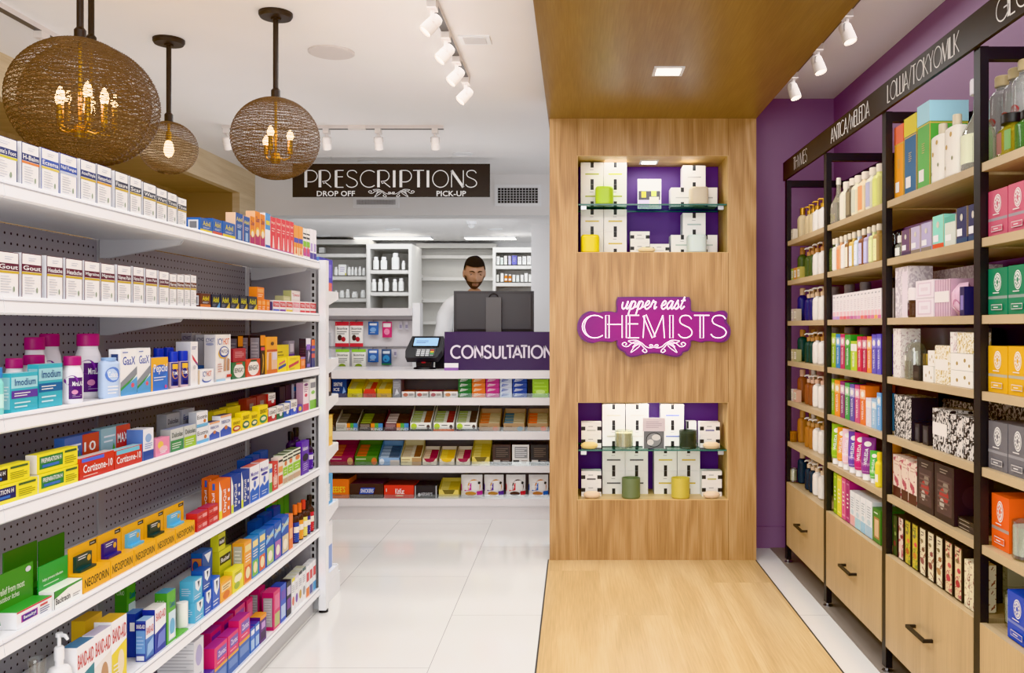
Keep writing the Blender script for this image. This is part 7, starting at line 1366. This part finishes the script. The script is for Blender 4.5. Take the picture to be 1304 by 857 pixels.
TR(3, 558.5, 584.5, .055, .105, '#e0c860', [('p', [(.18, 1), (.3, .5), (.7, .5), (.82, 1)], '#6a5a1f'), ('r', 0, 0, 1, .2, '#efe4c0')], 'gold card candy tray', '#d8b83a', '#e8d880', 'gold wrapped bar in card tray, lowest shelf', 4, .17)
for a, b, c, ck, d in ((586.5,614,'#c83a9a','#d8963a','magenta'),(616,641,'#5a3a9a','#c88a3a','violet'),(644,669,'#d83038','#4a2a20','red'),(673,698,'#2a62c0','#c87a3a','blue')): CN(3, a, b, .148, K('#eceae8', [('p', [(0, .3), (0, .6), (.25, .7), (.5, .66), (.5, .34), (.2, .3)], c), ('e', .62, .5, .3, .32, ck), ('e', .46, .18, .26, .1, ck), ('t', "Lenny's", .08, .42, .45, .58, W), ('e', .86, .66, .06, .06, '#2a2a2a'), ('r', .75, .1, 1, .3, c)], kind='bag', name='cookie_bag', cat='cookie bag'), f'white cookie bag with {d} flash', .06, .03)

# ================================================================== hanging bags behind the counter
def HB(px0, px1, zt, h, c, els, desc):
    y = 6.495; x0, x1 = XX(px0, y), XX(px1, y); o = make(K(c, els, kind='bag', name='candy_bag', cat='bag'), x1-x0, .02, h)
    o.location = ((x0+x1)/2, y, zt-h); tag(o, desc, 'bag', 'bags hanging on the rail panel')
    m = MB(); m.tube([(0, .0175, h+.012), (0, -.0, h+.012), (0, -.012, h-.006)], .002, '#8a8a90:m', 6); m.build('hook', o)
lic = lambda c: [('r', 0, .84, 1, 1, c), ('r', 0, 0, 1, .14, c), ('t', 'licorice', .15, .68, .9, .78, '#2a2a2a'), ('e', .35, .36, .16, .12, '#3a2a2a'), ('e', .62, .3, .16, .1, '#a82a30'), ('l', .15, .48, .85, .64, 2, '#5a5a58')]
HB(427, 444.5, 1.292, .182, '#eeece8', lic('#d0303c'), 'white drops bag with red header, beside white post'); HB(445.5, 462.5, 1.292, .182, '#eeece8', lic('#d0303c'), 'white drops bag with red header, second from white post')
lim = lambda c: [('r', 0, .86, 1, 1, c), ('t', 'licorice', .15, .68, .9, .78, '#2a2a2a'), ('e', .5, .2, .25, .12, '#8aa83a'), ('e', .3, .14, .14, .08, '#6a8a2a'), ('l', .15, .36, .85, .6, 3, '#5a5a58')]
HB(427.5, 445, 1.092, .155, '#ecece4', lim('#8ac83a'), 'white drops bag with lime header, beside white post'); HB(448, 466, 1.092, .155, '#ecece4', lim('#8ac83a'), 'white drops bag with lime header, second from white post')
hd_ = [('r', .15, .72, .85, .88, '#e4eaf4'), ('e', .5, .38, .3, .18, '#7aa8e0'), ('l', .2, .1, .8, .22, 1, '#c8d8f0')]
HB(469, 482, 1.292, .095, '#3a68b8', hd_, 'small blue bag on upper hanging rail'); HB(487, 499, 1.292, .115, '#d83a72', [('r', .1, .66, .9, .9, '#f0e4e8'), ('e', .5, .36, .3, .2, '#f08ab0')], 'small pink bag on upper hanging rail')
HB(468.5, 482, 1.092, .095, '#3a62b0', hd_, 'small blue bag on lower hanging rail'); HB(486, 498.5, 1.092, .115, '#2f4a78', [('r', .15, .72, .85, .88, '#c8d4e0'), ('e', .5, .4, .34, .22, '#3a8ac8'), ('r', 0, 0, 1, .1, '#4a8a5a')], 'small dark blue and green bag on lower rail')
for px, z in ((510.5, 1.29), (518, 1.29), (503.5, 1.092)):
    y = 6.505; m = MB(); m.box(-.012, -.008, -.055, .012, 0, 0, '#c8c4d0'); m.box(-.008, -.009, -.045, .008, -.008, -.02, '#8a86a0'); o = m.build('rail_price_tag', None, (XX(px, y), y, z))
    tag(o, 'small grey price tag on ' + ('lower hanging rail' if z < 1.2 else ('upper rail, nearer pink bag' if px < 515 else 'upper rail, nearer end post')), 'price tag', 'price tags on the hanging rails')

# ================================================================== dispensary stock
def DS(px0, px1, py0, py1, d, sp, desc, row, dep=None):
    x0, x1 = XX(px0, d), XX(px1, d); h = (py1-py0)*d/F; w = x1-x0-.002; o = make(sp, w, dep or min(w, .09), h)
    z = ZZ(py1, d)+.003; o.location = ((x0+x1)/2, d+.03+(dep or min(w, .09))/2, z); o['category'] = sp['cat']; o['group'] = 'stock on the dispensary shelves'; reg(o, desc, row, -x0, 'pharmacist side')
wb = lambda lab='#d8dade': K('#f4f4f2', [('r', .1, .15, .9, .7, '#eceeec'), ('l', .25, .25, .75, .6, 3, lab)], kind='bottle', cap='#fafafa', ch=.2, cw=.72, p=2.3, sh=.12, nk=.02, name='medicine_bottle', cat='bottle')
r1 = 'left dispensary shelving, upper row'; r2 = 'left dispensary shelving, lower row'
r1 = "gondola-side dispensary bay's upper row"; r2 = "gondola-side dispensary bay's lower row"
for i, (a, b, t, k) in enumerate(((424,429,340,0),(430,440,337,1),(441,445.5,340,0),(446,449.5,340,0),(450,454,340.5,0),(455,459,339.5,0),(460,464,341,0))): DS(a, b, t, 350.6, D1, K('#f0f0ee', [('l', .2, .3, .8, .8, 3, '#b8a8d0'), ('r', .85, 0, 1, .2, '#d8d04a')], name='medicine_carton', cat='carton') if k else wb(), 'white lilac printed carton' if k else 'small white stock bottle', r1)
for a, b, t in ((424,428.5,370),(430.5,437,370),(438.5,444,368.5),(446,454,371.5),(457.5,464,369.5)): DS(a, b, t, 379.4, D1, wb('#a8acb0'), 'short white stock bottle', r2)
DS(405, 412, 315, 322, D1, K('#d8d8d6', [], name='medicine_carton', cat='carton'), 'small pale carton', "gondola-side dispensary bay's highest board")
u = "projecting dispensary bay's upper row"; l = "projecting dispensary bay's lower row"
for a, b, t, d in ((473.5,481,327,'white bottle'),(483,491.5,327,'round shouldered white bottle'),(497,507,322,'largest white bottle'),(510.5,515,332,'slim white bottle')): DS(a, b, t, 343.3, D2, wb(), d, u)
for a, b, t in ((471.5,478,355.5),(480,486,355.5),(488,494,354.5),(498.5,504.5,355.5),(506,513,354.5)): DS(a, b, t, 370.8, D2, wb('#8a8c90'), 'white stock bottle with grey label', l)
u = "column-side dispensary bay's upper row"; l = "column-side dispensary bay's lower row"
for i, (a, b, t) in enumerate(((632,636,326.5),(637,640.5,328),(641.5,645.5,326),(647,650.5,326),(651.5,658,325.5),(659,664,327),(665,670,326.5),(671,676,326))): DS(a, b, t, 337, D4, K(['#ecece8','#dfe8e0','#eceae4','#c8c4dc','#6a6ac0','#e8e8e6','#f0f0ee','#ecebe8'][i], [('l', .2, .3, .8, .8, 3, '#a8a8b0')], name='medicine_carton', cat='carton'), ['white','pale green','cream','lilac','blue violet','white','white','white'][i]+' carton', u)
for i, (a, b, t) in enumerate(((632,635,350),(637,641,348),(641.8,646.2,349),(646.8,651.2,349.4),(652.2,656,350),(657,661,350.5),(662.5,666.5,350),(667.5,672,348),(673,676.5,349.5))): DS(a, b, t, 359, D4, K(['#e8e8e0','#ecece8','#d8801f','#d07a1c','#e4e8e4','#dce4e0','#ececea','#f0f0ee','#ecece8'][i], [('r', .1, .2, .9, .55, '#ecebe6')], kind='bottle' if i in (2, 3) else 'box', cap='#f4f4f2', ch=.16, cw=.8, name='medicine_bottle' if i in (2, 3) else 'medicine_carton', cat='bottle' if i in (2, 3) else 'carton'), 'amber orange bottle' if i in (2, 3) else 'small white carton', l)
o = make(K('#d8a070', [('r', .1, .1, .9, .9, '#e0b48a')], name='storage_box'), .24, .15, .08); o.location = (XX(651, D4), D4+.13, ZZ(385, D4)+.001); tag(o, 'tan orange storage box below cartons beside white column', 'box')

# ================================================================== candles and boxes in the pillar niches
def PB(px0, px1, py0, py1, y, els, desc, row, c='#eeedec', side=None, dep=None, nm='candle_box', z=None):
    s = y/F; w = (px1-px0)*s-.001; h = (py1-py0)*s; dep = dep or w
    o = make(K(c, els, name=nm, side=side, sidec='#e0dfe2'), w, dep, h-.0006); o.location = (XX((px0+px1)/2, y), y+dep/2, ZZ(py1, y) if z is None else z); o['category'] = 'box'; o['group'] = 'boxes in the pillar niches'
    reg(o, desc, row, -px0, 'framed shelving'); return h
def tape(bar): return [('r', .43, .76, .57, 1, '#1a181a'), ('r', .43, 0, .57, .24, '#1a181a'), ('l', .4, .64, .6, .7, 1, '#9a9a9c'), ('r', .2, .44, .8, .5, bar)]
def flatp(bar): return [('r', 0, .36, .2, .66, '#1a181a'), ('r', .8, .36, 1, .66, '#1a181a'), ('l', .35, .6, .65, .75, 1, '#9a9a9c'), ('r', .28, .3, .72, .42, bar)]
YB = 4.90
def gshelf(z, label):
    m = MB(); m.box(NX0+.006, PY+.015, z-.008, NX1-.006, PY+ND-.012, z, GLASS, {'f': EDGEG, 'k': EDGEG}); o = m.build('glass_shelf'); tag(o, label, 'shelf', 'glass shelves in the pillar niches')
    for x in (NX0+.02, NX1-.05): m = MB(); m.box(x, PY+.03, z-.03, x+.03, PY+.05, z-.008, '#b8babc:m'); m.build('bracket', o)
G1 = ZZ(259.5, PY+.015); G2 = ZZ(572.5, PY+.015)
gshelf(G1, 'clear glass shelf across the upper pillar niche'); gshelf(G2, 'clear glass shelf across the lower pillar niche')
def stack(x, w, h, n, y, z, bar, desc, row, hs=None):
    """square candle cartons stacked on each other"""
    for i in range(n):
        o = make(K('#f0efee', tape(bar), name='candle_box', sidec='#dddce0'), w-.001, w*.9, h-.0006); o.location = (x, y+w*.45, z+i*h); o['category'] = 'box'; o['group'] = 'candle cartons in the pillar niches'
        pos = ['lower', 'upper'] if n == 2 else ['only']
        reg(o, desc + (', ' + pos[i] if n > 1 else ''), row, -x, 'framed shelving')
def xa(px, y=YB): return XX(px, y)
up, lo = 'upper niche, on glass shelf', 'upper niche, under glass shelf'
s = YB/F; bw = 29.2*s; bh = 28.5*s
for x, bar1, bar2 in ((754, '#b8c04a', '#d8c04a'), (783.5, '#b8c04a', '#d8c04a')):
    stack(xa(x), bw, min(bh, (N1[1]-.012-G1)/2), 2, YB, G1, bar1, 'white candle carton with olive bar', up); stack(xa(x), bw, min(bh, (G1-.01-N1[0]-.004)/2), 2, YB, N1[0]+.004, bar2, 'white candle carton with yellow bar', lo)
for x, bar, z, r, hh in ((xa(869), '#c8c8c8', G1, up, 24.5*s), (xa(899), '#b8b8b8', G1, up, 24.5*s), (xa(869), '#b8c8c0', N1[0]+.004, lo, 24.5*s), (xa(899), '#b8c8c0', N1[0]+.004, lo, 24.5*s)): stack(x, bw, hh, 1, YB, z, bar, 'white candle carton, bottom of its group', r)
stack(xa(884), bw, 28*s, 1, YB, G1+24.5*s, '#b0b0b0', 'white candle carton topping its group', up); stack(xa(884), bw, 28*s, 1, YB, N1[0]+.004+24.5*s, '#b0c0c0', 'white candle carton topping its group', lo)
def flatb(x, y, z, w, h, bar, desc, row):
    o = make(K('#f0efee', flatp(bar), name='soap_box', sidec='#dddce0'), w, w*.7, h-.0006); o.location = (x, y+w*.35, z); o['category'] = 'box'; o['group'] = 'flat soap boxes in the pillar niches'; reg(o, desc, row, -x, 'framed shelving')
fw_, fh_ = 24.5*s, 14.5*s
flatb(xa(815), YB, N1[0]+.004, fw_, fh_, '#d8d8d6', 'flat soap box, lower of two', lo); flatb(xa(815), YB, N1[0]+.004+fh_, fw_, fh_, '#d8d8d6', 'flat soap box, upper of two', lo); flatb(xa(840), YB, N1[0]+.004, fw_, fh_*.9, '#d8d8d6', 'flat soap box, single', lo)
def obj1(sp, px, w, d, h, y, z, desc, row):
    o = make(sp, w, d, h); o.location = (XX(px, y), y, z); tag(o, desc+', '+row, sp['cat'], sp.get('g'))
blk = lambda c: K(c+':w', [], kind='pillar', name='block_candle', cat='candle')
YF = 4.835; sf_ = YF/F
obj1(blk('#b4d43a'), 769.5, 23*sf_, 23*sf_, 22.5*sf_, YF, G1, 'lime green block candle', 'upper niche on glass shelf'); obj1(blk('#d8ccb4'), 889.5, 23.5*sf_, 23*sf_, 22*sf_, YF, G1, 'beige block candle', 'upper niche on glass shelf')
obj1(blk('#f0d81c'), 751.5, 23.5*sf_, 23*sf_, 22.5*sf_, YF, N1[0]+.004, 'bright yellow block candle', 'upper niche below glass shelf'); obj1(blk('#d0dcd8'), 887, 24*sf_, 23*sf_, 22.5*sf_, YF, N1[0]+.004, 'pale aqua block candle', 'upper niche below glass shelf')
soap = lambda c: K(c+':w', [], kind='soap', name='soap_bar', cat='soap')
obj1(soap('#ecd8b0'), 823.5, .095, .06, .03, 4.815, N1[0]+.004, 'oval cream soap bar before flat boxes', 'upper niche')
def poster(px0, px1, py0, py1, y, els, desc):
    s = y/F; w = (px1-px0)*s; h = (py1-py0)*s; m = MB(); m.box(-w/2, 0, 0, w/2, .004, h, '#f6f6f6'); m.art(els, lambda u, v, L: (-w/2+w*u, -EPS*(L+1), h*v)); o = m.build('photo_card', None, (XX((px0+px1)/2, y), y, G1 if py1 < 400 else G2)); tag(o, desc, 'photo card')
poster(812, 842, 224, 262, 4.99, [('r', .04, .05, .96, .60, '#4a4650'), ('r', .04, .05, .96, .3, '#cfc4dc'), ('r', .16, .38, .36, .58, '#d8d048'), ('r', .58, .42, .8, .6, '#c8d070'), ('r', .5, .06, .9, .4, '#e8e4dc')], 'white photo card of candles against purple niche back')
YL = 4.93; sl = YL/F; lu, ll = 'lower niche, on glass shelf', 'lower niche, under glass shelf'
bw2 = 29*sl; bh2 = min(26.5*sl, (N2[1]-.012-G2)/2)
for px, b1, b2 in ((781.5, '#c8c4b8', '#c8c4b8'), (811.5, '#e0dcd8', '#e0dcd8'), (856.5, '#7a88c8', '#7a98d8')):
    stack(XX(px, YL), bw2, bh2, 2, YL, G2, b1, 'white candle carton', lu)
for px, b in ((781.5, '#5a585a'), (810.7, '#5a585a'), (847.5, '#d8c04a'), (877, '#d8b83a')): stack(XX(px, YL), bw2, 29.5*sl, 2, YL, N2[0]+.004, b, 'white candle carton with ' + ('grey' if b == '#5a585a' else 'yellow') + ' bar', ll)
PB(874.5, 887, 540, 571, 4.95, [('r', 0, .7, .2, 1, '#1a181a')], 'slim white carton behind stone candle', lu, dep=.06, z=G2)
for px, z, r, b in ((753, G2, lu, '#c8c8c4'), (904, G2, lu, '#7a78a8'), (753, N2[0]+.004, ll, '#5a585a'), (906.5, N2[0]+.004, ll, '#c8c07a')):
    flatb(XX(px, 4.86), 4.86, z, 25*sl, 16*sl, b, 'flat soap box at the side, lower', r); flatb(XX(px, 4.86), 4.86, z+16*sl, 25*sl, 16*sl, b, 'flat soap box at the side, upper', r)
gc = lambda c, wx: K(c, [], kind='candle', wax=wx, name='glass_candle', cat='candle')
obj1(gc(BOTG, '#ece4c8:w'), 794.5, .10, .10, .098, 4.84, G2, 'cream candle in clear glass', 'lower niche on glass shelf'); obj1(gc('#6a7468:t', '#4a554c:w'), 876, .096, .096, .098, 4.84, G2, 'stone grey candle with pale rim', 'lower niche on glass shelf')
obj1(gc('#6f7d58', '#98a482:w'), 803.5, .10, .10, .108, 4.825, N2[0]+.004, 'moss green candle jar', 'lower niche floor'); obj1(gc('#d0bc58', '#dccb78:w'), 866.5, .10, .10, .108, 4.825, N2[0]+.004, 'yellow candle jar', 'lower niche floor')
for px, z, c, d in ((750.5, G2, '#e8cf8a', 'yellow oval soap bar before side boxes, lower niche glass shelf'), (906, G2, '#e8d0ac', 'cream oval soap bar beside stone candle, lower niche glass shelf'), (754, N2[0]+.004, '#ead0b4', 'cream oval soap bar beside moss green candle jar'), (906, N2[0]+.004, '#ecd4ba', 'cream oval soap bar beside yellow candle jar')):
    o = make(soap(c), .093, .055, .038); o.location = (XX(px, 4.805), 4.808, z); tag(o, d, 'soap', 'oval soap bars in the pillar niches')
poster(818.5, 847, 532, 571, 4.83, [('r', 0, .56, 1, 1, '#d8ccd0'), ('l', .15, .66, .85, .9, 4, '#b8a4b0'), ('r', .05, 0, .95, .56, '#6a6a6c'), ('e', .5, .28, .36, .25, '#2a2a2c'), ('e', .5, .28, .32, .22, '#8a8a8a'), ('e', .6, .36, .2, .1, '#d8d4d0'), ('e', .34, .2, .15, .1, '#d8d4d0')], 'grey photo card of pebbles on lower niche glass shelf')
settle()
finish_labels()
# ================================================================== light
def light(kind, loc, energy, col, rot=(0, 0, 0), **kw):
    l = bpy.data.lights.new('lamp', kind); l.energy = energy; l.color = col
    for k, v in kw.items(): setattr(l, k, v)
    o = bpy.data.objects.new('lamp', l); COL.objects.link(o); o.location = loc; o.rotation_euler = rot; return o
WARM = (1, .955, .90); NEU = (1, .985, .97); COOL = (.95, .975, 1)
# shop floor ceiling lighting
light('AREA', (-.62, 1.2, 2.50), 42, NEU, shape='RECTANGLE', size=.9, size_y=2.6)
light('AREA', (-.6, 4.3, 2.50), 24, NEU, shape='RECTANGLE', size=.5, size_y=1.8)
light('AREA', (.42, 1.0, 2.34), 40, NEU, shape='RECTANGLE', size=.7, size_y=2.2)
light('AREA', (.41, 3.7, 2.35), 16, NEU, shape='SQUARE', size=.2)
light('AREA', (-1.2, 5.15, 2.5), 30, COOL, shape='RECTANGLE', size=1.8, size_y=.6)
# wide front fill lamp added behind the camera, no fixture there
light('AREA', (-.3, -1.3, 1.35), 120, NEU, (PI/2, 0, 0), shape='RECTANGLE', size=3.2, size_y=2.0)
# dispensary
light('AREA', (-1.9, 8.7, 2.15), 13, COOL, shape='RECTANGLE', size=1.5, size_y=.8); light('AREA', (-.75, 8.7, 2.15), 11, COOL, shape='RECTANGLE', size=.9, size_y=.8)
light('AREA', (-1.5, 7.75, 1.75), 9, COOL, (PI/2, 0, 0), shape='RECTANGLE', size=2.0, size_y=.7)  # fill lamp added to brighten the shelves from the front
# upward lamps added in mid-air to imitate bounce onto the ceiling
light('AREA', (-2.05, 4.4, 1.95), 8, NEU, (PI, 0, 0), shape='RECTANGLE', size=.9, size_y=3.0)
light('AREA', (-.7, 3.4, 1.95), 7, NEU, (PI, 0, 0), shape='RECTANGLE', size=.6, size_y=3.0)
light('AREA', (-1.2, 6.3, 1.9), 4.5, NEU, (PI, 0, 0), shape='RECTANGLE', size=1.6, size_y=.8)
# track spots over the framed shelving and the gondola aisle
for y in (.9, 1.9, 2.9, 3.6, 4.2): light('SPOT', (.98 if y > 3 else .9, y, 2.33), 40, WARM, (0, math.radians(22), 0), spot_size=math.radians(95), spot_blend=.9, shadow_soft_size=.08)
for y in (1.2, 2.2, 3.5, 4.25): light('SPOT', (-.68, y, 2.34), 26, NEU, (0, math.radians(-30), 0), spot_size=math.radians(100), spot_blend=.9, shadow_soft_size=.08)
light('AREA', (1.2, 3.0, 2.50), 13, NEU, shape='RECTANGLE', size=.25, size_y=3.4)  # wash lamp added to brighten the upper purple wall
# niches
for z in (N1[1], N2[1]): light('AREA', (.417, PY+.10, z-.012), 3.2, WARM, shape='RECTANGLE', size=.5, size_y=.12)
# pendants
for x, y, z, r, b, l_, n in PEND: light('POINT', (x, y, z+.02), 1.1+b*.5, (1, .68, .38), shadow_soft_size=.05)
w = bpy.data.worlds.new('world'); scn.world = w; w.use_nodes = True
w.node_tree.nodes['Background'].inputs[0].default_value = (.95, .97, 1, 1); w.node_tree.nodes['Background'].inputs[1].default_value = 1.7
scn.view_settings.view_transform = 'Khronos PBR Neutral'; scn.view_settings.look = 'None'; scn.view_settings.exposure = -.95; scn.view_settings.gamma = 1.18
try:
    scn.cycles.use_denoising = True; scn.cycles.max_bounces = 8; scn.cycles.transparent_max_bounces = 16; scn.cycles.sample_clamp_indirect = 6
except Exception: pass
